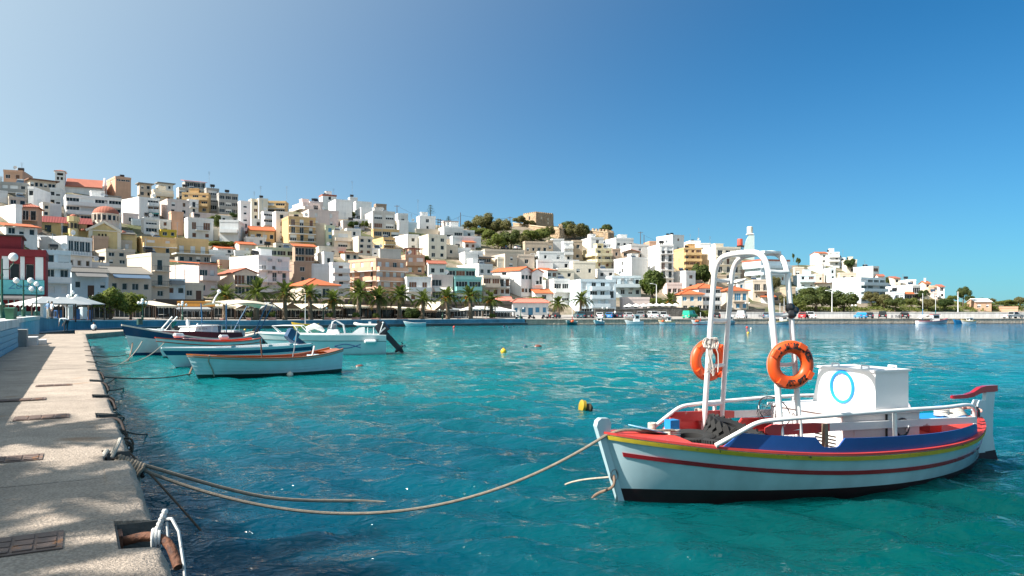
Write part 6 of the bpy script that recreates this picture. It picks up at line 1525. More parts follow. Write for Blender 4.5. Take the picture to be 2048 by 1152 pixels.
# ---------------------------------------------------------------- boats
class Hull:
    """L length, B half beam, bow height hb, mid hm, stern hs; x from bow (0) to stern (L), y to starboard; transom width fraction tr"""
    def __init__(s, L, B, hb, hm, hs, tr=.6, rake=.35, draft=.35, flare=.75, full=1.6):
        s.L, s.B, s.hb, s.hm, s.hs, s.tr, s.rake, s.draft, s.flare, s.full = L, B, hb, hm, hs, tr, rake, draft, flare, full
    def sheer(s, t):
        a = .60; return s.hm + (s.hb - s.hm) * max(0, 1 - t / a) ** 2 + (s.hs - s.hm) * max(0, (t - a) / (1 - a)) ** 2
    def hb_deck(s, t):
        f = min(1, t / .5); b = math.sin(math.pi / 2 * f ** .8) ** .9
        if t > .55: b *= 1 - (1 - s.tr) * ((t - .55) / .45) ** 2
        return max(.012, s.B * b)
    def hb_wl(s, t):
        f = min(1, t / .62); b = math.sin(math.pi / 2 * f) ** s.full * s.flare
        if t > .6: b *= 1 - (1 - s.tr) * .9 * ((t - .6) / .4) ** 2
        return max(.008, s.B * b)
    def x(s, t, z): return t * s.L + (-s.rake * max(-.3, z / s.hb)) * (1 - t) ** 3
    def pt(s, t, u, side=1):
        """u: 0 keel, .35 waterline, 1 sheer"""
        zs = s.sheer(t)
        if u <= .35:
            q = u / .35; z = -s.draft + s.draft * q ** 1.6; y = s.hb_wl(t) * q ** .6
        else:
            q = (u - .35) / .65; z = zs * q; y = s.hb_wl(t) + (s.hb_deck(t) - s.hb_wl(t)) * q ** .85
        return Vector((s.x(t, z), side * y, z))
    def at_z(s, t, z, side=1, off=0.0):
        zs = s.sheer(t); q = min(1, max(0, z / zs)); y = s.hb_wl(t) + (s.hb_deck(t) - s.hb_wl(t)) * q ** .85
        return Vector((s.x(t, z), side * (y + off), z))
    def skin(s, mb, u0, u1, nt=40, nu=10, mi=0, off=0.0, t0=0.0, t1=1.0):
        for side in (1, -1):
            g = []
            for i in range(nt + 1):
                t = t0 + (t1 - t0) * i / nt; g.append([s.pt(t, u0 + (u1 - u0) * j / nu, side) + Vector((0, side * off, 0)) for j in range(nu + 1)])
            mb.loft(g if side > 0 else [list(reversed(r)) for r in g], mi, closed=False, cap=False)
        return mb
    def transom(s, mb, mi=0, n=10):
        r = [s.pt(1, j / n, 1) for j in range(n + 1)]; l = [s.pt(1, j / n, -1) for j in range(n + 1)]; mb.add(l + list(reversed(r)), [tuple(range(2 * n + 2))], mi); return mb
    def strake(s, mb, fz0, fz1, out=.02, t0=0, t1=1, nt=40, mi=0, sides=(1, -1)):
        """a rubbing strip between heights fz0(t), fz1(t)"""
        for side in sides:
            rg = []
            for i in range(nt + 1):
                t = t0 + (t1 - t0) * i / nt; a, b = fz0(t), fz1(t); rg.append([s.at_z(t, a, side, -.02), s.at_z(t, a, side, out), s.at_z(t, b, side, out), s.at_z(t, b, side, -.02)])
            mb.loft(rg, mi)
        return mb
    def gunwale(s, mb, w=.10, h=.04, nt=40, mi=0, dz=0.0, t1=1.0):
        for side in (1, -1):
            rg = []
            for i in range(nt + 1):
                t = t1 * i / nt; p = s.pt(t, 1, side); yi = side * max(.005, abs(p.y) - w); yo = p.y + side * .025; rg.append([Vector((p.x, yi, p.z + dz)), Vector((p.x, yo, p.z + dz)), Vector((p.x, yo, p.z + dz + h)), Vector((p.x, yi, p.z + dz + h))])
            mb.loft(rg, mi)
        return mb
    def deck(s, mb, t0, t1, dz=-.05, nt=14, mi=0, inset=.04):
        g = []
        for i in range(nt + 1):
            t = t0 + (t1 - t0) * i / nt; p = s.pt(t, 1, 1); y = max(.004, p.y - inset); g.append([Vector((p.x, -y, p.z + dz)), Vector((p.x, 0, p.z + dz + .05)), Vector((p.x, y, p.z + dz))])
        return mb.loft(g, mi, closed=False, cap=False)
    def sole(s, mb, t0, t1, z, nt=12, mi=0):
        g = []
        for i in range(nt + 1):
            t = t0 + (t1 - t0) * i / nt; p = s.at_z(t, max(z, .02), 1); y = max(.004, p.y - .03); g.append([Vector((p.x, -y, z)), Vector((p.x, y, z))])
        return mb.loft(g, mi, closed=False, cap=False)
    def inner(s, mb, t0, t1, u0=.45, th=.05, nt=30, mi=0):
        for side in (1, -1):
            g = []
            for i in range(nt + 1):
                t = t0 + (t1 - t0) * i / nt; g.append([(lambda p: Vector((p.x, side * max(.003, abs(p.y) - th), p.z)))(s.pt(t, u0 + (1 - u0) * j / 6, side)) for j in range(7)])
            mb.loft(g, mi, closed=False, cap=False)
        return mb
def boat_frame(bow, stern):
    d = Vector(stern) - Vector(bow); return math.atan2(d.y, d.x)
def gel(n, c, rough=.3, **k): return M('boat_paint_' + n, c, rough, .09, 2.5, coat=.25, **k)
m_bw = gel('white', (.74,.76,.76)); m_navy = gel('navy', (.015,.045,.13)); m_ored = gel('orange_red', (.62,.075,.03)); m_maroon = M('maroon_canvas', (.115,.012,.02), .75, .15); m_anti = M('dark_antifouling', (.030,.012,.012), .6, .3, 3)
m_ganti = M('green_antifouling', (.012,.060,.050), .6, .3, 3); m_varn = M('varnished_orange_wood', (.40,.11,.02), .3, .3, 4, stretch=(.4,4,4), coat=.4); m_wood = M('grey_wood', (.24,.17,.12), .8, .3, 4, stretch=(.5,5,5)); m_rope = M('grey_rope', (.40,.34,.27), .9, .3, 12, bump=.5, bs=40); m_drope = M('dark_rope', (.085,.07,.055), .9, .3, 12, bump=.5, bs=40)
def outboard(name, label, P, rz, tilt, m, s=1.0, group='outboard motors'):
    """a tilted outboard motor hanging on a transom: part of its boat"""
    b = MB(); A = Matrix.Rotation(tilt, 4, 'Y')
    cowl = MB().loft([[A @ Vector((x*s, y*s, z*s)) for x, y in ((-.16,-.17),(.30,-.15),(.36,0),(.30,.15),(-.16,.17))] for z in (.10,.20)] + [[A @ Vector((x*s*.98+.02*s, y*s*.95, z*s)) for x, y in ((-.16,-.17),(.30,-.15),(.36,0),(.30,.15),(-.16,.17))] for z in (.50,)] + [[A @ Vector((x*s*.75+.03*s, y*s*.7, .60*s)) for x, y in ((-.16,-.17),(.30,-.15),(.36,0),(.30,.15),(-.16,.17))]])
    leg = MB().loft([[A @ Vector((x*s, y*s, z*s)) for x, y in ((-.07,-.06),(.16,-.06),(.16,.06),(-.07,.06))] for z in (.10,-.75)] + [[A @ Vector((x*s, y*s, -1.02*s)) for x, y in ((0,-.02),(.12,-.02),(.12,.02),(0,.02))]])
    leg.box(-.001,-.001,-.001,.001,.001,.001)
    gear = MB().tube([A @ Vector((-.18*s,0,-.80*s)), A @ Vector((-.05*s,0,-.80*s)), A @ Vector((.26*s,0,-.80*s))], [.02*s,.065*s,.05*s], 8)
    prop = MB()
    for k in range(3):
        a = k * 2.094; u = Vector((0, math.cos(a), math.sin(a))); v = Vector((0, -math.sin(a), math.cos(a))); c = Vector((.30,0,-.80)); prop.add([A @ ((c + u*.03)*s), A @ ((c + u*.11 + v*.06 + Vector((.03,0,0)))*s), A @ ((c + u*.15)*s), A @ ((c + u*.11 - v*.06 - Vector((.03,0,0)))*s)], [(0,1,2,3)])
    return cowl, leg, gear, prop
def add_outboard(parent, loc, rz, tilt, mcowl, mleg, s=1.0, stripe=None):
    cowl, leg, gear, prop = outboard('', '', None, 0, tilt, None, s)
    ob = cowl.build('outboard_motor', mcowl, parent, smooth=True); ob.location = loc; ob.rotation_euler = (0, 0, rz)
    leg.build('motor_leg', mleg, ob); gear.build('gear_case', mleg, ob, smooth=True); prop.build('propeller', mleg, ob)
    if stripe:
        A = Matrix.Rotation(tilt, 4, 'Y')
        for yy in (-.178, .172): MB().loft([[A @ Vector((x*s, (yy + d)*s, z*s)) for x in (-.10, .22) for d in (0, .006)][:4] for z in (.24,.30)]).build('stripe', stripe, ob)
    return ob
def rope(name, pts, r, label, mat=None, sag=0.0, n=24, cat='rope', group='mooring ropes'):
    pts = [Vector(p) for p in pts]; P = []
    if len(pts) == 2 and sag: P = [pts[0].lerp(pts[1], i/n) - Vector((0,0,4*sag*(i/n)*(1-i/n))) for i in range(n+1)]
    else:
        m = len(pts)
        for i in range(m - 1):
            p0, p1, p2, p3 = pts[max(i-1,0)], pts[i], pts[i+1], pts[min(i+2,m-1)]
            for k in range(8):
                u = k/8; P.append(.5*((2*p1) + (p2-p0)*u + (2*p0-5*p1+4*p2-p3)*u*u + (3*p1-p0-3*p2+p3)*u**3))
        P.append(pts[-1])
    return tag(MB().tube(P, r, 7).build(name, mat or m_rope, smooth=True), label, cat, group)

# -- wooden boat with orange rim
m_watertint = gel('white_watertint', (.50,.66,.70))  # white boat; bluish shade from the water is mixed into the paint
def boat_wood():
    bw, st = on_water(396,757), on_water(672,743); a = boat_frame(bw, st); L = (st - bw).length * 1.0
    t = thing('rowing_boat', 'white clinker boat with a varnished orange rim, nearest of the moored row', 'boat', bw, a, 'boats moored at the near quay'); h = Hull(L, 1.02, .92, .70, .98, tr=.72, rake=.42, full=1.3)
    b = MB(); h.skin(b, .0, .46); b.build('bottom', m_ganti, t, smooth=True)
    for k in range(5):                                         # overlapping planks
        u0, u1 = .46 + .108 * k, .46 + .108 * (k + 1); b = MB()
        for side in (1, -1):
            g = []
            for i in range(37):
                tt = i / 36; p0, p1 = h.pt(tt, u0, side), h.pt(tt, u1 + .004, side); g.append([p0 + Vector((0, side*.022, 0)), p1 + Vector((0, side*.004, 0))])
            b.loft(g if side > 0 else [list(reversed(r)) for r in g], closed=False, cap=False); b.loft([[q[0], q[0] - Vector((0, side*.02, 0))] for q in g], closed=False, cap=False)
        b.build('plank', m_watertint, t)
    b = MB(); h.transom(b); b.build('transom', m_watertint, t)
    b = MB(); h.inner(b, .02, 1, .40); h.sole(b, .05, 1.0, .12); b.build('inside', m_varn, t, smooth=True)
    b = MB(); h.gunwale(b, .10, .05); b.build('gunwale', m_varn, t)
    b = MB(); h.strake(b, lambda q: h.sheer(q) - .075, lambda q: h.sheer(q) - .03, .035); b.build('rubbing_strip', M('pale_varnish', (.50,.30,.20), .4, .2), t)
    b = MB(); h.deck(b, .0, .16, .0); h.deck(b, .9, 1.0, -.02); b.build('foredeck', m_varn, t)
    for q in (.36, .56, .76):
        p = h.pt(q, .8, 1); MB().box(p.x-.13, -p.y, p.z, p.x+.13, p.y, p.z+.04).build('thwart', m_varn, t)
    MB().cyl((L*.455,.2,.2),(L*.44,.25,1.45),.03,seg=7).build('mast_post', m_brown, t); 
    b = MB(); b.tube([(L*.615,-.7,.75),(L*.63,-.7,1.2),(L*.655,-.65,1.95)], .025, 6); b.build('boat_hook', m_steel, t)
    b = MB(); b.tube([(L*.78,-.4,.7),(L*.80,-.4,1.15)], .035, 6); b.build('thole_post', m_railw, t)
    b = MB(); b.lathe((L*.83,0,.55), [(.3,0),(.34,.2),(.30,.22),(.26,.05)], 10); b.build('bucket', m_watertint, t)
    b = MB(); b.tube([h.pt(.1,1,-1)+Vector((0,-.02,.06)), h.pt(.09,.85,-1)+Vector((0,-.03,0)), h.pt(.10,.6,-1)+Vector((0,-.03,0)), h.pt(.1,.4,-1)+Vector((0,-.04,0))], .025, 6); b.build('painter', m_rope, t)
    return t, h
boat_wood()
# -- dinghy with navy band and blue outboard
def boat_navy():
    bw, st = on_water(352,736), on_water(602,720); a = boat_frame(bw, st); L = (st - bw).length
    t = thing('motor_boat', 'white dinghy with dark blue band and blue outboard motor behind the clinker boat', 'boat', bw, a, 'boats moored at the near quay'); h = Hull(L, 1.05, .92, .80, .85, tr=.85, rake=.7, full=1.2)
    b = MB(); h.skin(b, .0, .38); b.build('bottom', m_ganti, t, smooth=True); b = MB(); h.skin(b, .38, .78); h.transom(b); b.build('hull', m_bw, t, smooth=True)
    b = MB(); h.skin(b, .78, .93, off=.006); b.build('blue_band', m_navy, t, smooth=True); b = MB(); h.skin(b, .93, 1.0); h.gunwale(b, .16, .06); b.build('gunwale', m_bw, t)
    b = MB(); h.inner(b, .02, 1, .5); h.sole(b, .06, 1, .25); b.build('inside', m_bw, t, smooth=True); b = MB(); h.deck(b, 0, .3, .02); b.build('foredeck', m_bw, t)
    for q in (.5, .72):
        p = h.pt(q, .82, 1); MB().box(p.x-.2,-p.y,p.z,p.x+.2,p.y,p.z+.05).build('thwart', m_bw, t)
    for q in (.35,.62,.8):
        p = h.pt(q, 1, -1); MB().box(p.x-.12,p.y-.02,p.z+.063,p.x+.12,p.y+.06,p.z+.14).build('cleat', m_steel, t)
    add_outboard(t, (L-.30, 0, 1.02), 0, R(-58), M('blue_cowl', (.015,.055,.12), .3, .1), M('blue_leg', (.008,.028,.075), .4, .1), 1.25, M('light_blue_stripe', (.04,.36,.62), .4, .1))
boat_navy()
# -- red rimmed rowing boat
def boat_red():
    bw, st = on_water(327,716), on_water(512,706); a = boat_frame(bw, st); L = (st - bw).length
    t = thing('rowing_boat', 'white rowing boat with orange red rim between the navy dinghy and the cabin boat', 'boat', bw, a, 'boats moored at the near quay'); h = Hull(L, 1.0, 1.12, .78, .90, tr=.5, rake=.5)
    b = MB(); h.skin(b, 0, .40); b.build('bottom', m_anti, t, smooth=True); b = MB(); h.skin(b, .40, 1.0); h.transom(b); b.build('hull', m_bw, t, smooth=True)
    b = MB(); h.gunwale(b, .13, .07); b.build('gunwale', m_ored, t); b = MB(); h.inner(b, .02, 1, .5); h.sole(b, .06, 1, .25); b.build('inside', m_ored, t, smooth=True); b = MB(); h.deck(b, 0, .22, .0); b.build('foredeck', m_ored, t)
    b = MB(); h.strake(b, lambda q: h.sheer(q)-.20, lambda q: h.sheer(q)-.15, .02); b.build('rubbing_strip', m_ored, t)
    for q in (.4,.62,.8):
        p = h.pt(q, .85, 1); MB().box(p.x-.13,-p.y,p.z,p.x+.13,p.y,p.z+.04).build('thwart', m_wood, t)
    f = thing('fender', 'white tapered fender lying on the bow of the red rimmed boat', 'fender', bw + Vector((.9*math.cos(a), .9*math.sin(a), 1.15)), a, 'white boat fenders'); MB().tube([(-.3,0,.12),(-.22,0,.10),(.25,0,.08),(.36,0,.05)], [.05,.14,.14,.05], 10).build('body', m_bw, f, smooth=True); MB().tube([(.36,0,.05),(.5,.1,-.05)], .02, 5).build('cord', m_rope, f)
    f2 = dup(f, bw + Vector((L*.62*math.cos(a), L*.62*math.sin(a), .98)), a, 'white sausage fender lying amidships on the red rimmed boat')
    o = thing('oar', 'white oar lying along the red rimmed boat', 'oar', bw + Vector((L*.22*math.cos(a), L*.22*math.sin(a), 1.05)), a); MB().cyl((0,-.3,.0),(2.0,-.45,-.12),.03,seg=6).build('shaft', m_bw, o); MB().obox((.0,-.3,.02),(.35,-.02,-.01),(0,.09,0),(0,0,.015)).build('blade', m_bw, o)
boat_red()
# -- large blue and white caique with cabin, maroon canvas and bimini
def boat_cabin():
    bw, st = on_water(266,712), on_water(515,697); a = boat_frame(bw, st); L = (st - bw).length
    t = thing('cabin_boat', 'blue and white wooden boat with white cabin, maroon side cloth and cream sun awning', 'boat', bw, a, 'boats moored at the near quay'); h = Hull(L, 1.45, 1.78, .80, 1.12, tr=.30, rake=.75, draft=.5)
    k = 45 / F
    b = MB(); h.skin(b, 0, .42); b.build('bottom', m_navy, t, smooth=True); b = MB(); h.skin(b, .42, .80); b.build('hull', m_bw, t, smooth=True); b = MB(); h.skin(b, .80, 1.0, off=.004); h.transom(b); b.build('blue_band', m_navy, t, smooth=True)
    b = MB(); h.gunwale(b, .20, .09); b.build('gunwale', M('cream_rail', (.72,.62,.52), .5, .15), t); b = MB(); h.strake(b, lambda q: h.sheer(q)*.60, lambda q: h.sheer(q)*.63, .03); b.build('rubbing_strip', m_bw, t)
    b = MB(); h.deck(b, 0, 1.0, -.02, 24); b.build('deck', M('pale_deck', (.62,.56,.48), .6, .15), t)
    X = lambda s_: L * s_
    z0 = h.hm
    for side in (1, -1):
        b = MB(); b.loft([[h.pt(q,1,side)+Vector((0,-side*.05,.06)), h.pt(q,1,side)+Vector((0,-side*.02,.06)), h.pt(q,1,side)+Vector((0,-side*.02,.06+hh)), h.pt(q,1,side)+Vector((0,-side*.05,.06+hh))] for q, hh in ((.22,.05),(.26,.22),(.36,.36),(.5,.40),(.62,.40),(.72,.34),(.74,.05))]); b.build('side_cloth', m_maroon, t)
    c = MB(); w = .72
    c.loft([[Vector((X(.36),-w,z0)),Vector((X(.58),-w,z0)),Vector((X(.58),w,z0)),Vector((X(.36),w,z0))],[Vector((X(.40),-w*.92,z0+.82)),Vector((X(.575),-w*.92,z0+.88)),Vector((X(.575),w*.92,z0+.88)),Vector((X(.40),w*.92,z0+.82))]]); cab = c.build('cabin', m_bw, t)
    c = MB(); c.loft([[Vector((X(.39),-w-.08,z0+.823)),Vector((X(.59),-w-.08,z0+.883)),Vector((X(.59),w+.08,z0+.883)),Vector((X(.39),w+.08,z0+.823))],[Vector((X(.39),-w-.08,z0+.883)),Vector((X(.59),-w-.08,z0+.94)),Vector((X(.59),w+.08,z0+.94)),Vector((X(.39),w+.08,z0+.883))]]); c.build('roof', m_bw, cab)
    cu = bpy.data.curves.new('lettering', 'FONT'); cu.body = 'ΑΓΙΟΣ Ν.'; cu.size = .16; o = put('lettering', cu); me = bpy.data.meshes.new_from_object(o.evaluated_get(bpy.context.evaluated_depsgraph_get())); bpy.data.objects.remove(o); me.materials.append(M('grey_ink', (.12,.14,.18), .6, .1)); put('lettering', me, cab, loc=(X(.42), -w*.93-.03, z0+.66)).rotation_euler = (R(88), 0, 0)
    MB().box(X(.583),-w*.96,z0-.02,X(.60),-w*.96+.12,z0+.89).build('corner_post', M('slate_paint', (.08,.11,.16), .5, .1), cab)
    rl = MB()
    for s_ in (.30,.38,.46,.54,.62,.70): rl.cyl((X(s_),-h.hb_deck(s_)+.06,h.sheer(s_)+.05),(X(s_),-h.hb_deck(s_)+.06,h.sheer(s_)+.95),.02,seg=5)
    rl.tube([(X(s_),-h.hb_deck(s_)+.06,h.sheer(s_)+.95) for s_ in (.30,.38,.46,.54,.62,.70)], .022, 5); rl.build('guard_rail', m_steel, t)
    MB().ball((X(.41),.2,z0+1.1),(.10,.10,.22),8,6).build('life_raft_capsule', m_bw, t, smooth=True)
    g = MB(); g.box(X(.70),-.8,z0-.02,X(.80),.8,z0+.55); g.build('engine_box', M('grey_cover', (.40,.40,.43), .7, .1), t)
    # sun awning over the after deck on blue poles
    zc = z0 + 2.35
    rg = []
    for i in range(9):
        u = i / 8; x_ = X(.605 + .50 * u); zz = zc + .26 * math.sin(math.pi * min(1, u * .95 + .05)) - .1 * u; rg.append([Vector((x_, -1.2 * (1 - .35*u), zz - .16)), Vector((x_, -.6, zz + .02)), Vector((x_, 0, zz + .06)), Vector((x_, .6, zz + .02)), Vector((x_, 1.2 * (1 - .35*u), zz - .16))])
    b = MB(); b.loft(rg, closed=False, cap=False); b.loft([[p - Vector((0,0,.05)) for p in reversed(r)] for r in rg], closed=False, cap=False); b.build('sun_awning', m_cream, t, smooth=True)
    mp_ = M('blue_pole', (.02,.10,.22), .4, .1)
    for p, q in (((X(.605),-1.1,z0),(X(.60),-1.15,zc)),((X(.60),.9,z0),(X(.60),1.1,zc)),((X(.86),-.95,z0+.1),(X(1.0),-.85,zc)),((X(.84),.9,z0+.1),(X(1.0),.85,zc)),((X(.90),-.9,z0+.15),(X(1.06),-.8,zc-.1))): MB().cyl(p, q, .04, seg=6).build('awning_pole', mp_, t)
    MB().tube([(X(.60),0,zc),(X(.615),0,zc+.35),(X(.65),0,zc+.75)], [.06,.05,.04], 6).build('boom', m_railw, t); MB().ball((X(.65),0,zc+.8),.13,8,6).build('lamp', m_globe, t)
    b = MB(); b.box(X(.03),-.07,h.hb+.05,X(.06),.07,h.hb+.42); b.build('bow_bitt', m_ganti, t)
boat_cabin()
# -- white motor boat with twin outboards
def boat_white():
    bw, st = on_water(556,709), on_water(772,707); a = boat_frame(bw, st); L = (st - bw).length
    t = thing('motor_boat', 'large white motor boat with fish emblem and twin black outboards', 'boat', bw, a, 'boats moored at the near quay'); h = Hull(L, 1.25, 1.30, 1.18, 1.12, tr=.9, rake=1.15, draft=.4, full=1.0)
    b = MB(); h.skin(b, 0, .80); h.transom(b); b.build('hull', gel('cool_white', (.46,.66,.70)), t, smooth=True); b = MB(); h.skin(b, .80, .82, off=.012); b.build('hull_line', M('grey_line', (.10,.16,.18), .5, .1), t); b = MB(); h.skin(b, .82, 1.0); h.gunwale(b, .22, .06); b.build('topside', m_bw, t, smooth=True)
    b = MB(); h.deck(b, 0, .55, .05); h.sole(b, .5, 1, .5); h.inner(b, .5, 1, .6); b.build('deck', m_bw, t)
    r = MB(); r.tube([(L*.02,-.45,h.hb+.05),(L*.0-.3,-.25,h.hb+.44),(L*.05,-.5,h.hb+.47),(L*.22,-.8,h.hb+.46),(L*.30,-.92,h.hm+.06)], .03, 6); r.tube([(L*.02,.45,h.hb+.05),(L*.0-.3,.25,h.hb+.44),(L*.05,.5,h.hb+.47),(L*.22,.8,h.hb+.46),(L*.30,.92,h.hm+.06)], .03, 6); r.cyl((-.3,-.25,h.hb+.44),(-.3,.25,h.hb+.44),.03,seg=6); r.cyl((L*.2,-.78,h.hb+.05),(L*.16,-.7,h.hb+.46),.025,seg=6); r.build('bow_rail', m_railw, t)
    b = MB(); b.loft([[Vector((x_,y_*.5,h.hm+.03)) for x_,y_ in ((L*.44,-1),(L*.57,-1),(L*.57,1),(L*.44,1))],[Vector((x_,y_*.42,h.hm+.34)) for x_,y_ in ((L*.46,-1),(L*.55,-1),(L*.55,1),(L*.46,1))]]); con = b.build('console', m_bw, t)
    MB().loft([[Vector((L*.45,-.4,h.hm+.34)),Vector((L*.535,-.4,h.hm+.34)),Vector((L*.535,.4,h.hm+.34)),Vector((L*.45,.4,h.hm+.34))],[Vector((L*.475,-.34,h.hm+.66)),Vector((L*.54,-.34,h.hm+.68)),Vector((L*.54,.34,h.hm+.68)),Vector((L*.475,.34,h.hm+.66))]]).build('windscreen', M('smoked_screen', (.16,.17,.19), .15, .1), con)
    r = MB()
    for y_ in (-.42,.42): r.tube([(L*.49,y_,h.hm+.4),(L*.50,y_,h.hm+.80),(L*.53,y_,h.hm+.88),(L*.60,y_,h.hm+.60),(L*.615,y_,h.hm+.1)], .035, 6)
    r.cyl((L*.53,-.42,h.hm+.88),(L*.53,.42,h.hm+.88),.035,seg=6); r.build('grab_rail', m_railw, con)
    b = MB(); b.loft([[Vector((L*.66,-.45,h.hm)),Vector((L*.80,-.45,h.hm)),Vector((L*.80,.45,h.hm)),Vector((L*.66,.45,h.hm))],[Vector((L*.745,-.42,h.hm+.42)),Vector((L*.80,-.42,h.hm+.47)),Vector((L*.80,.42,h.hm+.47)),Vector((L*.745,.42,h.hm+.42))]]); b.build('helm_seat', m_bw, t, smooth=True)
    b = MB(); b.tube([(L*.28,0,h.hb+.10),(L*.27,0,h.hb+.27),(L*.33,.05,h.hb+.42),(L*.39,0,h.hb+.27),(L*.42,0,h.hb+.10)], [.12,.17,.19,.16,.08], 9); b.build('spare_cover', m_canvas, t, smooth=True)
    for x_ in (.83,.885): MB().cyl((L*x_,-.95,h.hm),(L*x_,-.95,h.hm+.48),.03,seg=6).build('rod_holder', m_railw, t)
    MB().cyl((L*.93,-.6,h.hs),(L*.97,-.6,h.hs+.75),.03,seg=6).build('stern_light_pole', m_railw, t); MB().ball((L*.972,-.6,h.hs+.8),.06,8,5).build('stern_light', m_globe, t)
    b = MB(); b.tube([(L*.80,-h.hb_deck(.8)-.10,.80),(L*.81,-h.hb_deck(.8)-.12,.80),(L*.90,-h.hb_deck(.9)-.12,.80),(L*.91,-h.hb_deck(.9)-.10,.80)], [.05,.12,.12,.05], 9); b.build('fender', m_bw, t, smooth=True)
    ink = M('violet_blue_ink', (.09,.13,.36), .5, .1); b = MB(); P_ = lambda x_, z_: h.at_z(x_/L, z_, -1, .012); cx, cz = L*.62, .52
    for sgn in (1, -1):
        pts = [P_(cx - .55 + 1.5*u, cz + sgn*(.12*math.sin(math.pi*min(1, u*1.25)) if u < .8 else -.11*(u-.8)/.2)) for u in [i/14 for i in range(15)]]; b.tube(pts, .022, 5)
    b.build('fish_emblem', ink, t)
    cu = bpy.data.curves.new('lettering', 'FONT'); cu.body = 'Α.ΣΑΒΒΑΣ'; cu.size = .17; cu.shear = .25; cu.extrude = .004; o = put('lettering', cu); me = bpy.data.meshes.new_from_object(o.evaluated_get(bpy.context.evaluated_depsgraph_get())); bpy.data.objects.remove(o); me.materials.append(M('dark_ink', (.02,.025,.04), .5, .1)); lt = put('lettering', me, t, loc=h.at_z(.80, .82, -1, .03)); lt.rotation_euler = (R(80), 0, 0)
    for y_ in (-.38, .38): add_outboard(t, (L-.02, y_, 1.12), 0, R(-42), M('black_cowl', (.012,.014,.018), .25, .1), M('black_leg', (.010,.014,.024), .4, .1), 1.45, M('silver_stripe', (.45,.48,.5), .3, .1))
boat_white()
# -- pale inflatable and day boat behind
def boat_rib(P, a, L, label, m_tube, motor=True, name='inflatable_boat'):
    t = thing(name, label, 'boat', P, a, 'inflatable boats'); W_ = L * .19; r = L * .065; pts = [(L,-W_,r*1.5),(L*.35,-W_,r*1.6),(L*.15,-W_*.8,r*2.0),(.0,-.0,r*2.7),(L*.15,W_*.8,r*2.0),(L*.35,W_,r*1.6),(L,W_,r*1.5)]
    P2 = []; 
    for i in range(len(pts)-1):
        for k in range(4): P2.append(Vector(pts[i]).lerp(Vector(pts[i+1]), k/4))
    P2.append(Vector(pts[-1])); MB().tube(P2, r, 10).build('tube', m_tube, t, smooth=True)
    MB().loft([[Vector((L*.05,0,r)),Vector((L*.06,0,r*.9)),Vector((L*.07,0,r))],[Vector((L*.3,-W_,r)),Vector((L*.3,0,-r)),Vector((L*.3,W_,r))],[Vector((L*.98,-W_,r)),Vector((L*.98,0,-r)),Vector((L*.98,W_,r))]]).build('hull', m_bw, t)
    MB().box(L*.55,-.3,r*.8,L*.66,.3,r+.75).build('console', m_bw, t); MB().box(L*.95,-W_,r*.2,L*.99,W_,r*2.4).build('transom', m_bw, t)
    if motor: add_outboard(t, (L*.99,0,r*2.4), 0, R(-35), M('black_cowl', (.012,.014,.018), .25, .1), M('black_leg', (.010,.014,.024), .4, .1), 1.1)
    return t
boat_rib(Vector((px(257)*70, 70, 0)), R(12), 4.6, 'pale grey inflatable with raised bow behind the cabin boat', M('pale_tube', (.66,.64,.60), .5, .1), False)
def boat_day():
    P = Vector((px(301)*73, 73, 0)); t = thing('motor_boat', 'small white day boat with raked windscreen frame behind the cabin boat', 'boat', P, R(4), 'boats moored at the near quay'); h = Hull(5.6, .95, .95, .75, .8, tr=.85, rake=.6)
    b = MB(); h.skin(b, 0, .85); h.transom(b); b.build('hull', gel('aqua_white', (.55,.68,.70)), t, smooth=True); b = MB(); h.skin(b, .85, 1); h.gunwale(b, .15, .06); h.deck(b, 0, .5, .02); b.build('topside', m_bw, t)
    for y_ in (-.7,.7): MB().tube([(1.2,y_,.85),(2.3,y_*.9,2.15)], .07, 6).build('windscreen_post', m_railw, t)
    MB().obox((2.0,0,1.25),(.35,0,.45),(0,.65,0),(.02,0,-.02)).build('windscreen', m_glass, t); MB().box(2.4,-.4,.6,3.1,.4,1.25).build('seat', m_tank, t); MB().ball((4.4,.2,1.1),(.15,.15,.4),8,6).build('engine_cowl', m_bw, t)
boat_day()
boat_rib(Vector((px(447)*61, 61, 0)) + Vector((-1.5,0,0)), R(8), 4.2, 'grey covered inflatable with twin dark outboards behind the cabin boat stern', M('grey_tube', (.20,.20,.22), .6, .1), True)
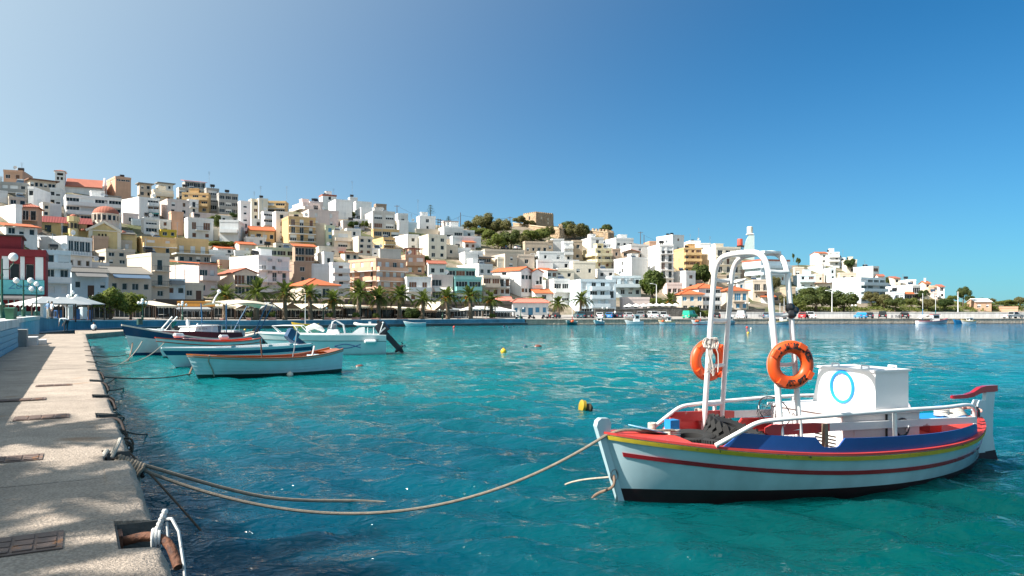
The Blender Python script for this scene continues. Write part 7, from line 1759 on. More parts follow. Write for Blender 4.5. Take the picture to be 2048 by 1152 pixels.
# -- boats along the far walls
def small_boat(x, yw, wpx, label, hullc, band, rim, cab=None, mast=None, D=None, bowright=False, end_on=False, awn=None, buoy=0):
    D = D or DWp(x, -3.2); k = D / F; L = 5.4 if end_on else max(3.2, wpx * k); P = Vector((px(x) * D, D, 0)); a = R(8)
    if end_on: a = R(68 if not bowright else -112)
    elif bowright: a += math.pi
    s = 1.0; H_ = Hull(L, .95 if end_on else min(1.2, L*.2), .95*s + (.25 if L > 6 else 0), .62*s, .72*s, tr=.45, rake=.45)
    t = thing('fishing_boat', label, 'boat', P - Vector((math.cos(a), math.sin(a), 0)) * L / 2, a, 'small boats along the far walls')
    b = MB(); H_.skin(b, 0, .45); b.build('bottom', gel('b' + band[1], band[0]), t, smooth=True); b = MB(); H_.skin(b, .45, 1); H_.transom(b); b.build('hull', gel('h' + hullc[1], hullc[0]), t, smooth=True); b = MB(); H_.gunwale(b, .14, .07); H_.strake(b, lambda q: H_.sheer(q)*.68, lambda q: H_.sheer(q)*.80, .02); b.build('gunwale', gel('r' + rim[1], rim[0]), t)
    b = MB(); H_.deck(b, 0, 1.0, -.12, 16); b.build('deck', m_varn if rim[1] == 'o' else M('pale_deck', (.62,.56,.48), .6, .15), t)
    if cab:
        c = MB(); x0, x1, hh = L*cab[0], L*cab[1], cab[2]; c.loft([[Vector((x0,-.5,.5)),Vector((x1,-.5,.5)),Vector((x1,.5,.5)),Vector((x0,.5,.5))],[Vector((x0+.12,-.45,.5+hh)),Vector((x1-.05,-.45,.5+hh)),Vector((x1-.05,.45,.5+hh)),Vector((x0+.12,.45,.5+hh))]]); co = c.build('cabin', m_bw, t)
        MB().box(x0-.1,-.6,.503+hh,x1+.15,.6,.60+hh).build('roof', gel('c' + cab[4], cab[3]) if len(cab) > 4 else m_bw, co)
        for y_ in (-.49,.475): MB().box(x0+.25,y_,.5+hh*.5,x1-.2,y_+.03,.5+hh*.86).build('window', m_glass, co)
        MB().box(x0+.02,-.3,.5+hh*.5,x0+.09,.3,.5+hh*.85).build('window', m_glass, co)
    if mast:
        for fx, hh, c in mast: MB().cyl((L*fx,0,.4),(L*fx,0,.4+hh*.45),.07,seg=6).build('mast', gel('m' + c[1], c[0]), t); MB().cyl((L*fx,0,.4+hh*.45),(L*fx,0,.4+hh),.05,seg=6).build('mast', m_railw, t)
    if awn: MB().loft([[Vector((L*u,-.7,.6+z)),Vector((L*u,0,.85+z)),Vector((L*u,.7,.6+z))] for u, z in awn], closed=False, cap=False).build('canopy', m_canvas, t, smooth=True)
    for i in range(buoy): MB().ball((L*(.1+.12*i),-.75,.75),.26,8,6).build('float', gel('float_orange', (.75,.12,.03)), t, smooth=True)
    return t
wh, bl, rd, gr, ye, aq = ((.74,.76,.76),'w'), ((.03,.22,.45),'b'), ((.45,.03,.03),'r'), ((.02,.20,.20),'g'), ((.70,.42,.02),'y'), ((.20,.48,.54),'a')
small_boat(613,656,48,'yellow sailing dinghy with bare mast by the blue wall',ye,ye,ye,mast=((.45,5.0,((.6,.6,.6),'s')),),D=DWp(613,-4.5))
small_boat(832,655,40,'pale blue rowing boat with yellow cloth by the blue wall',aq,aq,wh,D=DWp(832,-3.5))
boat_rib(Vector((px(710)*DWp(710,-5.5), DWp(710,-5.5), 0)), R(10), 4.0, 'white inflatable with dark outboard by the blue wall', M('pale_tube', (.66,.64,.60), .5, .1))
small_boat(1143,651,22,'green hulled boat with red gear at the left end of the stone quay',gr,gr,wh,end_on=True,mast=((.6,3.0,rd),),buoy=2)
small_boat(1198,651,24,'white boat with bright red bottom seen from the bow',wh,rd,aq,end_on=True,cab=(.5,.78,.9))
small_boat(1270,650,34,'white cabin boat with small wheelhouse and red engine',wh,aq,wh,cab=(.42,.75,1.55,(.7,.7,.7),'w'))
small_boat(1335,650,26,'white and yellow open boat with dark engine block',wh,aq,ye,cab=(.4,.7,1.0,(.05,.04,.04),'k'),buoy=1)
small_boat(1401,650,26,'small white boat with orange floats left of the arch',wh,rd,wh,buoy=2,mast=((.5,2.2,rd),))
small_boat(1461,650,26,'white fishing boat with canopy seen through the left arch legs',wh,aq,wh,end_on=True,cab=(.45,.8,1.3),awn=((.15,1.0),(.5,1.25),(.85,1.0)))
small_boat(1560,650,44,'fishing boat with varnished rim and orange float seen through the arch',wh,aq,ye,cab=(.2,.45,1.4),mast=((.3,5.2,rd),(.5,4.2,wh)),bowright=True,buoy=2)
small_boat(1863,649,64,'white wooden boat with blue rim, red bow and white canvas cover',wh,wh,rd,cab=(.26,.50,1.6,(.45,.04,.03),'r'),mast=((.80,6.4,bl),(.36,6.0,gr)),bowright=True,awn=((.55,.9),(.68,1.35),(.85,1.1),(.95,.6)),buoy=1)
small_boat(1938,648,26,'yellow and white dinghy right of the wooden boat',wh,wh,ye,cab=(.4,.7,.8))
small_boat(1922,646,20,'bright blue covered dinghy lying against the quay',bl,bl,bl,D=DWp(1950,-1.5))

# -- buoys
def buoy(x, y, dpx, c, label, kind='ball'):
    P = on_water(x, y); k = P.y / F; r = dpx * k / 2; t = thing('buoy', label, 'buoy', P, .3, 'mooring buoys'); m = gel('buoy' + label[:6], c, .5)
    if kind == 'ball': MB().ball((0,0,r*.35), (r,r,r), 14, 10).build('float', m, t, smooth=True); MB().cyl((0,0,r*1.2),(0,0,r*1.6),r*.22,r*.16,seg=8).build('eye', m, t)
    elif kind == 'can':
        MB().tube([(-r*.35,0,r*.5),(-r*.25,0,r*.5),(r*.1,0,r*.42)], [r*.5,r*.8,r*.8], 14).build('float', m, t, smooth=True); MB().tube([(r*.1,-.02,r*.35),(r*.75,-.05,r*.22),(r*1.0,-.05,r*.15)], [r*.45,r*.62,r*.35], 12).build('weedy_end', M('weed_brown', (.045,.030,.010), .8, .3, 8), t, smooth=True)
    elif kind == 'low': MB().ball((0,0,0), (r*1.2,r*.8,r*.7), 12, 8).build('float', m, t, smooth=True); MB().tube([(-r*1.1,0,0),(-r*2.2,0,.02)], r*.12, 5).build('line', m_rope, t)
for a in ((1007,705,12,(.72,.42,.01),'yellow ball buoy in mid basin'),(1166,821,34,(.36,.24,.01),'olive yellow can buoy with weedy end left of the bow','can'),(1076,694,14,(.16,.05,.03),'dark red floating buoy right of the yellow ball','low'),(1051,693,8,(.01,.03,.07),'small dark blue float left of the dark red buoy','low'),(580,752,13,(.66,.58,.48),'cream ball buoy beside the clinker boat'),(719,734,15,(.13,.03,.02),'dark red buoy with line right of the clinker boat','low'),
          (1494,656,5,(.55,.05,.03),'red buoy seen through the arch'),(1502,658,4,(.7,.6,.5),'pale buoy right of the red one seen through the arch'),(1496,667,5,(.6,.5,.2),'yellowish buoy nearest the arch'),(490,661,5,(.66,.36,.02),'orange buoy by the blue wall behind the cabin boat'),(434,669,6,(.5,.25,.15),'brownish buoy beside the cabin boat cabin'),(575,661,4,(.6,.4,.2),'small tan buoy left of the yellow dinghy'),(908,655,5,(.5,.05,.04),'red buoy before the blue wall'),(1008,653,4,(.55,.2,.1),'small orange buoy before the blue wall'),(1018,655,4,(.7,.7,.7),'small white buoy at the end of the blue wall')): buoy(*a)
# -- mooring lines of the moored row
for i, (p, q, sg, m, lb) in enumerate(((q2w(.08,24.3,.75), on_water(384,752)+Vector((0,0,.1)), .12, m_drope, 'long dark line from the quay to the clinker boat chain'), (q2w(.08,29,.75), on_water(278,712)+Vector((.2,0,.9)), .5, m_rope, 'pale sagging line from the quay to the cabin boat bow'), (q2w(.08,32.3,.75), on_water(330,716)+Vector((0,0,.9)), .55, m_rope, 'sagging line from the quay to the red rimmed boat'), (q2w(.08,36.8,.7), on_water(262,716)+Vector((0,0,.25)), .1, m_drope, 'short dark line to the cabin boat bow'), (q2w(.1,20.5,.7), on_water(248,776), .0, m_drope, 'dark line dropping into the water at the fifth notch'), (q2w(.1,16.7,.7), on_water(243,832), .0, m_drope, 'dark line dropping into the water at the fourth notch'), (q2w(.1,22.0,.7), on_water(233,754), .0, m_drope, 'dark line dropping into the water beyond the fifth notch'))):
    rope('mooring_line', [p, q], .022, lb, m, sag=sg or .02)
for i, (pts, lb) in enumerate((([h for h in (on_water(378,753)+Vector((0,0,.05)), on_water(384,750)+Vector((.1,0,.5)), on_water(391,752)+Vector((.1,.1,.75)))], 'pale bow chain of the clinker boat'), ([on_water(256,722), on_water(262,716)+Vector((0,0,.35)), on_water(262,712)+Vector((.1,0,.8))], 'bow chain of the cabin boat'))): rope('mooring_chain', pts, .035, lb, M('rusty_chain', (.20,.13,.09), .8, .3, 20), cat='chain')
# ---------------------------------------------------------------- the caique in front
class Caique(Hull):
    def hb_deck(s, t):
        b = math.sin(math.pi / 2 * min(1, t / .48) ** .8) ** .9
        if t > .55: b *= 1 - .985 * ((t - .55) / .45) ** 3.0
        return max(.012, s.B * b)
    def hb_wl(s, t):
        b = math.sin(math.pi / 2 * min(1, t / .58)) ** 1.15 * .88
        if t > .55: b *= 1 - .96 * ((t - .55) / .45) ** 1.9
        return max(.008, s.B * b)
    def x(s, t, z): return t * s.L + (-s.rake * max(-.3, z / s.hb)) * (1 - t) ** 3 + .10 * max(0, z) * t ** 8
m_hullw = M('hull_white_watertint', (.50,.66,.70), .22, .12, 1.6, coat=.5, streak=.16, chip=(.40,.36,.32), chip_t=.735, chip_s=5.0)  # white hull; the blue-green light off the water is put into its colour
m_yel = M('worn_yellow_rail', (.60,.44,.03), .5, .2, 5, chip=(.10,.09,.04), chip_t=.60, chip_s=9)
m_redp = M('faded_red_paint', (.50,.045,.04), .45, .18, 3, chip=(.55,.24,.20), chip_t=.66, chip_s=5)
m_redd = M('bright_red_deck', (.55,.05,.035), .55, .14, 2.5, chip=(.50,.22,.17), chip_t=.70, chip_s=4)
m_redst = M('gloss_red_stripe', (.34,.012,.02), .18, .12, 4, coat=.5)
m_cob = M('cobalt_paint', (.012,.07,.26), .35, .12, 3, chip=(.05,.16,.20), chip_t=.69, chip_s=3)
m_blueb = M('bright_blue_paint', (.015,.22,.52), .4, .1, 4); m_paleb = M('pale_blue_paint', (.22,.44,.60), .5, .12, 4)
m_tubew = M('chipped_white_tube', (.76,.75,.72), .4, .08, 4, chip=(.16,.13,.11), chip_t=.70, chip_s=9, coat=.2)
m_boxw = M('white_box_paint', (.78,.76,.74), .45, .06, 2, chip=(.45,.36,.30), chip_t=.76, chip_s=5)
m_boxshade = M('shaded_box_paint', (.72,.62,.60), .45, .08, 2)  # the white box paint with the pinkish shade of the port side painted in
m_bot = M('maroon_antifouling', (.030,.008,.010), .5, .35, 3)
BO, BA = Vector((1.50, 10.20, 0)), R(22.4)
BU, BV = Vector((math.cos(BA), math.sin(BA), 0)), Vector((-math.sin(BA), math.cos(BA), 0))
def b2w(s, v, z): return BO + BU * s + BV * v + Vector((0, 0, z))
def bend(pts, r=.2, n=6):
    """polyline with rounded corners"""
    P = [Vector(p) for p in pts]; o = [P[0]]
    for i in range(1, len(P) - 1):
        a, b, c = P[i-1], P[i], P[i+1]; d0, d1 = (a - b), (c - b); k0, k1 = min(r, d0.length*.48), min(r, d1.length*.48); q0, q1 = b + d0.normalized()*k0, b + d1.normalized()*k1
        for j in range(n + 1): u = j / n; o.append(q0*(1-u)**2 + b*2*u*(1-u) + q1*u*u)
    o.append(P[-1]); return o
def caique():
    t = thing('fishing_boat', 'white wooden fishing boat with red stripe, cobalt side boards and white tube arches', 'boat', BO, BA); h = Caique(7.0, 1.14, .93, .56, .74, tr=.02, rake=.33, draft=.45)
    b = MB(); h.skin(b, 0, .466, 60, 8); b.build('bottom', m_bot, t, smooth=True)
    b = MB(); h.skin(b, .466, 1.0, 70, 12); b.build('hull', m_hullw, t, smooth=True)
    b = MB(); h.strake(b, lambda q: h.sheer(q) - .285, lambda q: h.sheer(q) - .225, .016, .02, .975, 60); b.build('stripe', m_redst, t, smooth=True)
    b = MB(); h.strake(b, lambda q: h.sheer(q) - .072, lambda q: h.sheer(q) - .016, .032, .005, .99, 60); b.build('rubbing_rail', m_yel, t)
    b = MB(); h.gunwale(b, .17, .03, 60); b.build('covering_board', m_redp, t)
    b = MB(); h.inner(b, .06, .95, .5, .05, 40); b.build('inside', m_redp, t, smooth=True)
    b = MB(); h.sole(b, .05, .95, .22, 20); b.build('sole', M('old_red_boards', (.22,.035,.03), .7, .3, 4), t)
    def dk(t0, t1, dz, crown, nm, mat):
        g = []
        for i in range(21):
            q = t0 + (t1 - t0) * i / 20; p = h.pt(q, 1, 1); y = max(.004, p.y - .05); g.append([Vector((p.x, y*v, p.z + dz + crown*(1 - v*v)*min(1, y/.5))) for v in (-1,-.7,-.35,0,.35,.7,1)])
        b = MB(); b.loft(g, closed=False, cap=False); e = g[-1] if t0 < .1 else g[0]; b.add(e + [Vector((p.x, p.y*.55, .45)) for p in reversed(e)], [tuple(range(14))]); return b.build(nm, mat, t, smooth=True)
    fd = dk(.0, .135, .02, .05, 'foredeck', m_redd); ad = dk(.70, .995, .03, .13, 'afterdeck', m_redd)
    def disc(c, rx, ry, nm, mat, par, tilt=0):
        b = MB(); b.lathe((0,0,0), [(1,0),(1,.012)], 24); o = b.build(nm, mat, par); o.location = c; o.scale = (rx, ry, 1); o.rotation_euler = (0, tilt, 0)
    disc((.40, 0, .938), .30, .17, 'deck_patch', m_paleb, fd, R(14)); disc((6.12, 0, .80), .42, .40, 'deck_patch', m_blueb, ad, R(-3))
    # cobalt wash boards with a notch for the line, red on the inside
    K = [(.180,.0),(.195,.10),(.205,.20),(.30,.205),(.352,.205),(.366,.09),(.372,.07),(.398,.07),(.404,.09),(.418,.20),(.5,.20),(.6,.195),(.7,.185),(.78,.175),(.835,.165),(.846,.12),(.85,.0)]
    for sd in (-1, 1):
        o, i_ = [], []
        for q in sorted({a for a, z in K} | {.18 + .67 * k / 60 for k in range(61)}):
            z = float(np.interp(q, [a for a, _ in K], [z for _, z in K])); p = h.pt(q, 1, sd); n = Vector((0, -sd, 0)); p0 = p + n*.045 + Vector((0,0,.031)); o.append([p0, p0 + n*.022, p0 + n*.022 + Vector((0,0,z)), p0 + Vector((0,0,z))]); i_.append([p0 + n*.024, p0 + n*.036, p0 + n*.036 + Vector((0,0,max(0,z-.015))), p0 + n*.024 + Vector((0,0,max(0,z-.015)))])
        MB().loft(o).build('wash_board', m_cob if sd < 0 else m_redp, t); MB().loft(i_).build('board_lining', m_redp, t)
    # stem, stern post, rudder, tiller
    MB().prism([(.10,-.05,-.3),(.02,-.05,-.3),(-.365,-.05,.86),(-.42,-.05,1.03),(-.40,-.05,1.10),(-.35,-.05,1.135),(-.24,-.05,1.13),(-.20,-.05,1.06),(-.21,-.05,.95),(-.27,-.05,.84)], (0,.10,0)).build('stem_post', m_hullw, t, fix=True)
    MB().tube([(.03,0,-.25),(-.14,0,.28),(-.352,0,.90)], .028, 6).build('stem_iron', M('rust_streaked_iron', (.50,.40,.33), .7, .35, 7, chip=(.20,.08,.03), chip_t=.52, chip_s=9), t)
    MB().prism([(6.88,-.06,.15),(7.13,-.06,.15),(7.15,-.06,1.02),(7.10,-.06,1.05),(6.99,-.06,1.05),(6.95,-.06,.99)], (0,.12,0)).build('stern_post', m_hullw, t, fix=True)
    MB().prism([(6.70,-.055,-.3),(7.12,-.055,-.3),(7.125,-.055,.147),(6.88,-.055,.147)], (0,.11,0)).build('stern_foot', m_bot, t, fix=True)
    rd = MB().prism([(7.16,-.035,.16),(7.42,-.035,.17),(7.36,-.035,.45),(7.37,-.035,.8),(7.42,-.035,1.18),(7.20,-.035,1.18),(7.16,-.035,.9)], (0,.07,0)).build('rudder', m_hullw, t, fix=True)
    MB().prism([(7.15,-.033,-.3),(7.55,-.033,-.3),(7.50,-.033,-.02),(7.425,-.033,.167),(7.15,-.033,.157)], (0,.066,0)).build('rudder_blade', m_bot, rd, fix=True)
    MB().loft([[Vector((x, y*w, z + k*hh)) for y, k in ((-1,-1),(1,-1),(1,1),(-1,1))] for x, z, w, hh in ((7.47,1.235,.045,.055),(7.20,1.235,.045,.055),(7.05,1.215,.042,.05),(6.88,1.15,.036,.04),(6.70,1.125,.032,.033),(6.42,1.125,.028,.030),(6.38,1.125,.02,.02))]).build('tiller', m_redst, t, fix=True)
    # tube rails
    R_ = [(.96,.76,.80),(1.28,.83,.96),(1.55,.88,1.08),(1.85,.92,1.11),(2.6,.99,1.13),(3.9,1.02,1.145),(5.0,.93,1.125),(5.72,.76,1.11),(6.02,.66,1.04),(6.12,.60,.90),(6.16,.58,.72)]
    for sd in (-1, 1):
        P = [Vector(p) for p in R_]; C_ = []
        for i in range(len(P) - 1):
            p0, p1, p2, p3 = P[max(i-1,0)], P[i], P[i+1], P[min(i+2,len(P)-1)]
            for k in range(6): u = k/6; C_.append(.5*((2*p1)+(p2-p0)*u+(2*p0-5*p1+4*p2-p3)*u*u+(3*p1-p0-3*p2+p3)*u**3))
        C_.append(P[-1]); rl = MB().tube([Vector((p.x, sd*p.y, p.z)) for p in C_], .030, 10).build('guard_rail', m_tubew, t, smooth=True)
        for s_ in (3.9,) if sd < 0 else (2.3, 3.9): MB().cyl((s_, sd*1.02, .6), (s_, sd*1.0, 1.13), .030, seg=10).build('rail_post', m_tubew, rl, smooth=True)
    # twin arches joined like ladders
    leg = lambda z: .87 - .25 * (z - .6) / 2.45
    for s_, r in ((1.98, .042), (2.31, .039)):
        MB().tube(bend([(s_, -leg(.5), .5), (s_, -leg(2.2), 2.2), (s_, -leg(3.38)+.02, 3.38), (s_, 0, 3.43), (s_, leg(3.38)-.02, 3.38), (s_, leg(2.2), 2.2), (s_, leg(.5), .5)], .34, 8), r, 12).build('arch_tube', m_tubew, t, smooth=True)
    for sd, zs in ((-1, (.95, 1.84, 2.52, 3.12)), (1, (1.12, 1.73, 2.43, 3.05))):
        for z in zs: MB().tube([(1.98, sd*leg(z), z), (2.14, sd*leg(z), z - .012), (2.31, sd*leg(z), z)], .030, 8).build('rung', m_tubew, t, smooth=True)
    for v0, v1 in ((.02,.36), (-.50,-.22)): MB().box(2.0, v0, 3.385, 2.29, v1, 3.415).build('top_plate', m_tubew, t)
    rg = MB(); rnd = random.Random(4)
    for i in range(7): rg.ball((2.31 + rnd.uniform(-.03,.04), -leg(2.55) + rnd.uniform(-.04,.03), 2.56 + rnd.uniform(-.06,.07)), rnd.uniform(.045,.07), 7, 5)
    rg.build('black_wrapping', m_tank, t, smooth=True)
    # engine casing: low wide box with hatch, tall box with blue ring
    lo = MB(); lo.loft([[Vector((x,y,.20)) for x,y in ((3.20,-.74),(4.72,-.74),(4.72,.74),(3.20,.74))],[Vector((x,y,1.06)) for x,y in ((3.20,-.74),(4.72,-.74),(4.72,.74),(3.20,.74))]]); cs = lo.build('engine_casing', m_boxshade, t)
    MB().box(3.16,-.78,1.063,4.74,.78,1.10).build('casing_top', m_boxw, cs); MB().box(3.188,-.70,.24,3.198,.70,1.03).build('front_panel', m_boxw, cs)
    MB().box(3.40,-.752,.42,3.95,-.742,.95).build('side_panel', m_boxshade, cs); MB().box(4.02,-.757,.25,4.05,-.742,1.05).build('side_batten', m_dark, cs)
    MB().tube([Vector((4.35 + .13*math.cos(a), -.755, .84 + .13*math.sin(a))) for a in [6.283*i/20 for i in range(20)]], .016, 6, closed=True).build('vent_ring', m_tank, cs); MB().cyl((4.35,-.742,.84),(4.35,-.75,.84),.12,seg=16).build('vent_plate', M('grey_vent', (.35,.32,.31), .6, .2), cs)
    for z in (.88,.50): MB().tube([(4.42,-.76,z),(4.42,-.80,z-.02),(4.42,-.76,z-.10)], .014, 6).build('handle', m_boxw, cs)
    gr = MB()
    for i in range(9): gr.box(3.183, -.62, .34 + .05*i, 3.187, -.22, .36 + .05*i)
    gr.build('grille', m_dark, cs)
    up = MB(); up.loft([[Vector((3.98,-.60,1.105)),Vector((4.66,-.60,1.105)),Vector((4.66,.64,1.105)),Vector((3.98,.64,1.105))],[Vector((3.98,-.60,1.655)),Vector((4.66,-.60,1.655)),Vector((4.66,.52,1.655)),Vector((3.98,.50,1.655))]]); ub = up.build('wheel_box', m_boxw, t)
    MB().box(3.95,-.63,1.658,4.69,.55,1.69).build('lid', m_boxw, ub)
    for x_, y_ in ((4.05,.30),(4.05,-.28),(4.42,-.45)): MB().tube([(x_,y_,1.69),(x_,y_,1.74),(x_,y_-.14,1.74),(x_,y_-.14,1.69)], .014, 6).build('handle', m_boxw, ub)
    MB().tube([Vector((3.968, .02 + .215*math.cos(a), 1.385 + .235*math.sin(a))) for a in [6.283*i/36 for i in range(36)]], .027, 6, closed=True).build('blue_ring', M('sky_blue_paint', (.01,.24,.64), .4, .08, 5), ub, smooth=True)
    # bitts
    for x_, z0, z1 in ((.80,.72,1.05),(6.15,.74,.985)):
        bt = MB().box(x_-.075,-.075,z0,x_+.075,.075,z1).build('bitt', m_blueb, t)
        for k in range(4): MB().tube([Vector((x_ + .105*math.cos(a), .105*math.sin(a), z0 + .10 + .03*k + .004*math.sin(a*2))) for a in [6.283*i/16 for i in range(16)]], .017, 6, closed=True).build('rope_turn', M('pale_rope', (.55,.50,.43), .9, .2, 12, bump=.4, bs=50), bt, smooth=True)
    MB().box(2.60,-1.0,.50,2.66,-.94,1.02).build('thole_post', m_wood, t); MB().box(1.95,.93,.50,2.0,.98,.86).build('thole_post', M('pink_wood', (.50,.22,.17), .7, .2, 4), t)
    MB().prism([(.96,-.46,.55),(2.15,-.78,.55),(2.15,.78,.55),(.96,.46,.55)], (0,0,.05)).build('fore_platform', m_redp, t, fix=True); MB().prism([(2.15,-.66,.30),(2.15,-.86,.76),(2.15,.86,.76),(2.15,.66,.30)], (.04,0,0)).build('bulkhead', m_redp, t, fix=True)
    w = MB().prism([(5.1,-.62,.60),(5.1,.62,.60),(5.1,.62,.84),(5.1,-.62,.84)], (.25,0,0)); w.build('deck_step', m_redp, t, fix=True)
    cl = MB()
    for i in range(5):
        cc = Vector((6.30 + .07*i, -.12 + .06*i, .85 + .014*i)); cl.tube([cc + Vector(((.20-.012*i)*math.cos(a), (.16-.01*i)*math.sin(a), .02*math.sin(3*a))) for a in [6.283*k/18 for k in range(18)]], .018, 6, closed=True)
    tag(qpos(cl.build('rope_coil', MATS['pale_rope'], smooth=True)), 'heap of pale rope on the blue patch of the after deck', 'rope')
    for x_, y_, m, lb in ((6.38,-.42,m_redst,'small red canister standing on the after deck'),(6.60,-.30,m_tank,'small black canister standing on the after deck')):
        c = thing('canister', lb, 'canister', b2w(x_, y_, .82), BA); MB().lathe((0,0,0), [(.035,0),(.04,.02),(.04,.12),(.018,.14)], 12).build('body', m, c, smooth=True); MB().lathe((0,0,0), [(.020,.141),(.020,.17)], 10).build('cap', m_tank, c)
    c = MB(); c.tube([(6.72,.05,.92),(6.75,-.08,.95),(6.80,-.22,.90),(6.84,-.1,.93),(6.80,.08,.95)], .03, 7); tag(qpos(c.build('rope_end', M('pink_rope', (.50,.28,.24), .9, .2, 12), smooth=True)), 'faded pink rope end lying at the stern post', 'rope')
def qpos(o): o.location = BO; o.rotation_euler = (0, 0, BA); return o
caique()

def tyre(loc, rx, ry, rz, label, r=.33, w=.11, lug=False):
    t = thing('tyre', label, 'tyre', b2w(*loc)); t.rotation_euler = (rx, ry, rz); prof = [(r-.16,-w*.7),(r-.05,-w),(r-.008,-w*.85),(r,-w*.4),(r,w*.4),(r-.008,w*.85),(r-.05,w),(r-.16,w*.7),(r-.17,0)]
    MB().loft([[Vector((p*math.cos(a), p*math.sin(a), z)) for p, z in prof] for a in [6.283*i/36 for i in range(36)]], loop=True, cap=False).build('carcass', m_tyre, t, smooth=True)
    b = MB(); n = 22 if lug else 46
    for i in range(n):
        a = 6.283*i/n
        for sd in (-1, 1):
            e = Vector((math.cos(a + sd*.03), math.sin(a + sd*.03), 0)); tg = Vector((-e.y, e.x, 0)); b.obox(e*(r + (.016 if lug else .004)) + Vector((0,0,sd*w*.45)), tg*(r*(.065 if lug else .045)) + Vector((0,0,sd*.035 if lug else 0)), e*(.024 if lug else .010), Vector((0,0,w*.40)) - tg*(.045*sd if lug else 0))
    b.build('tread', m_tyre, t)
tyre((1.16,.06,.72), R(3), R(-3), .3, 'worn car tyre lying flat behind the blue bow bitt'); tyre((1.40,-.43,.72), R(-4), R(2), 1.1, 'worn car tyre lying flat by the near rail foot'); tyre((1.84,-.02,.80), R(16), R(10), .7, 'tractor tyre with coarse lugs leaning on the other tyres', .37, .13, True)

def life_ring(c, n, label, text):
    n = Vector(n).normalized(); ux = Vector((0,0,1)).cross(n).normalized(); uz = n.cross(ux)
    t = thing('life_ring', label, 'life ring', c); t.rotation_euler = Matrix((ux, uz, n)).transposed().to_euler(); Rm, r = .243, .087; mo = M('orange_ring', (.72,.085,.012), .42, .10, 4)
    MB().loft([[Vector(((Rm + r*1.02*math.cos(b))*math.cos(a), (Rm + r*1.02*math.cos(b))*math.sin(a), r*.86*math.sin(b))) for b in [6.283*j/14 for j in range(14)]] for a in [6.283*i/44 for i in range(44)]], loop=True, cap=False).build('ring', mo, t, smooth=True)
    for k in range(4):
        a = R(40 + 90*k) if not text else R((148, 238, 330, 60)[k]); e = Vector((math.cos(a), math.sin(a), 0)); g = Vector((-e.y, e.x, 0)); b = MB()
        b.obox(e*(Rm + r*.45) + Vector((0,0,r*.55)), g*.055, e*.035, Vector((0,0,.05))); b.build('rope_lug', mo, t)
    P = []
    for i in range(49):
        a = 6.283*i/48; P.append(Vector(((Rm + r + .003 + .004*math.cos(4*a - R(160)))*math.cos(a), (Rm + r + .003 + .004*math.cos(4*a - R(160)))*math.sin(a), .005)))
    MB().tube(P[:-1], .006, 5, closed=True).build('grab_line', m_rope, t)
    ink = M('black_ink', (.015,.012,.012), .7, .1)
    def arc(s, a0, a1, size, up):
        for i, ch in enumerate(s):
            if ch == ' ': continue
            a = R(a0 + (a1 - a0) * i / max(1, len(s) - 1)); cu = bpy.data.curves.new('letter', 'FONT'); cu.body = ch; cu.size = size; cu.align_x = 'CENTER'; cu.align_y = 'CENTER'; cu.offset = .006; o = put('letter', cu)
            me = bpy.data.meshes.new_from_object(o.evaluated_get(bpy.context.evaluated_depsgraph_get())); bpy.data.objects.remove(o); rr = Rm + .010
            rot = Matrix.Rotation(a - math.pi/2 if up else a + math.pi/2, 3, 'Z')
            for v in me.vertices:                           # wrap the letter onto the round face
                p = rot @ Vector((v.co.x, v.co.y, 0)) + Vector((math.cos(a)*rr, math.sin(a)*rr, 0)); q = (p.length - Rm) / (r*1.02); p.z = r*.86*math.sqrt(max(.02, 1 - q*q)) + .004; v.co = p
            me.materials.append(ink); put('letter', me, t)
    if text: arc('ΑΓ.ΝΙΚΟΛΑΟΣ', 142, 20, .100, True); arc('ΛΣ 975', 258, 318, .104, False)
    return t
life_ring(b2w(2.12, -.86, 1.84), (.115, -.993, 0), 'orange life ring with black Greek lettering on the near arch legs', True)
life_ring(b2w(2.10, .90, 1.80), (.381, -.9245, 0), 'plain orange life ring behind the far arch legs', False)
def rope_hank():
    t = thing('rope_hank', 'hank of pale cord hanging before the far life ring', 'rope', b2w(1.95, .66, 2.02), BA + R(-20), None); rnd = random.Random(9); m = M('pale_cord', (.60,.55,.49), .9, .2, 14, bump=.4, bs=60); b = MB()
    for i in range(11):
        w_, ph = rnd.uniform(.05,.10), rnd.uniform(-.04,.04); b.tube([Vector((w_*math.cos(a) + ph, -.03 - .05*rnd.random(), .06 + .09*math.sin(a) + .02*math.sin(3*a))) for a in [6.283*k/14 for k in range(14)]], .009, 5, closed=True)
    b.build('coil', m, t, smooth=True); b = MB()
    for i in range(9):
        x_ = rnd.uniform(-.05,.06); L_ = rnd.uniform(.28,.46); b.tube([(x_,-.05,.05),(x_+rnd.uniform(-.04,.05),-.07,-.10),(x_+rnd.uniform(-.05,.06),-.05,-L_*.7),(x_+rnd.uniform(-.06,.07),-.05,-L_),(x_+.05,-.04,-L_*.8)], .009, 5)
    b.build('strands', m, t, smooth=True)
rope_hank()
def oar(p, q, red, label):
    p, q = Vector(p), Vector(q); L = (q - p).length; d = q - p; t = thing('oar', label, 'oar', b2w(*p)); t.rotation_euler = (0, -math.atan2(d.z, math.hypot(d.x, d.y)), BA + math.atan2(d.y, d.x)); mw_ = M('scuffed_white_wood', (.66,.65,.64), .6, .12, 3, chip=(.35,.20,.18), chip_t=.63, chip_s=6, stretch=(.3,1,1))
    MB().loft([[Vector((x, y*.022, z*h_)) for y, z in ((-1,-1),(1,-1),(1,1),(-1,1))] for x, h_ in ((red,.055),(L,.050))]).build('shaft', mw_, t)
    MB().loft([[Vector((x, y*w_, z*h_)) for y, z in ((-1,-1),(1,-1),(1,1),(-1,1))] for x, h_, w_ in ((.0,.035,.012),(.10,.075,.018),(red*.8,.07,.022),(red-.003,.052,.026))]).build('blade', m_redp, t)
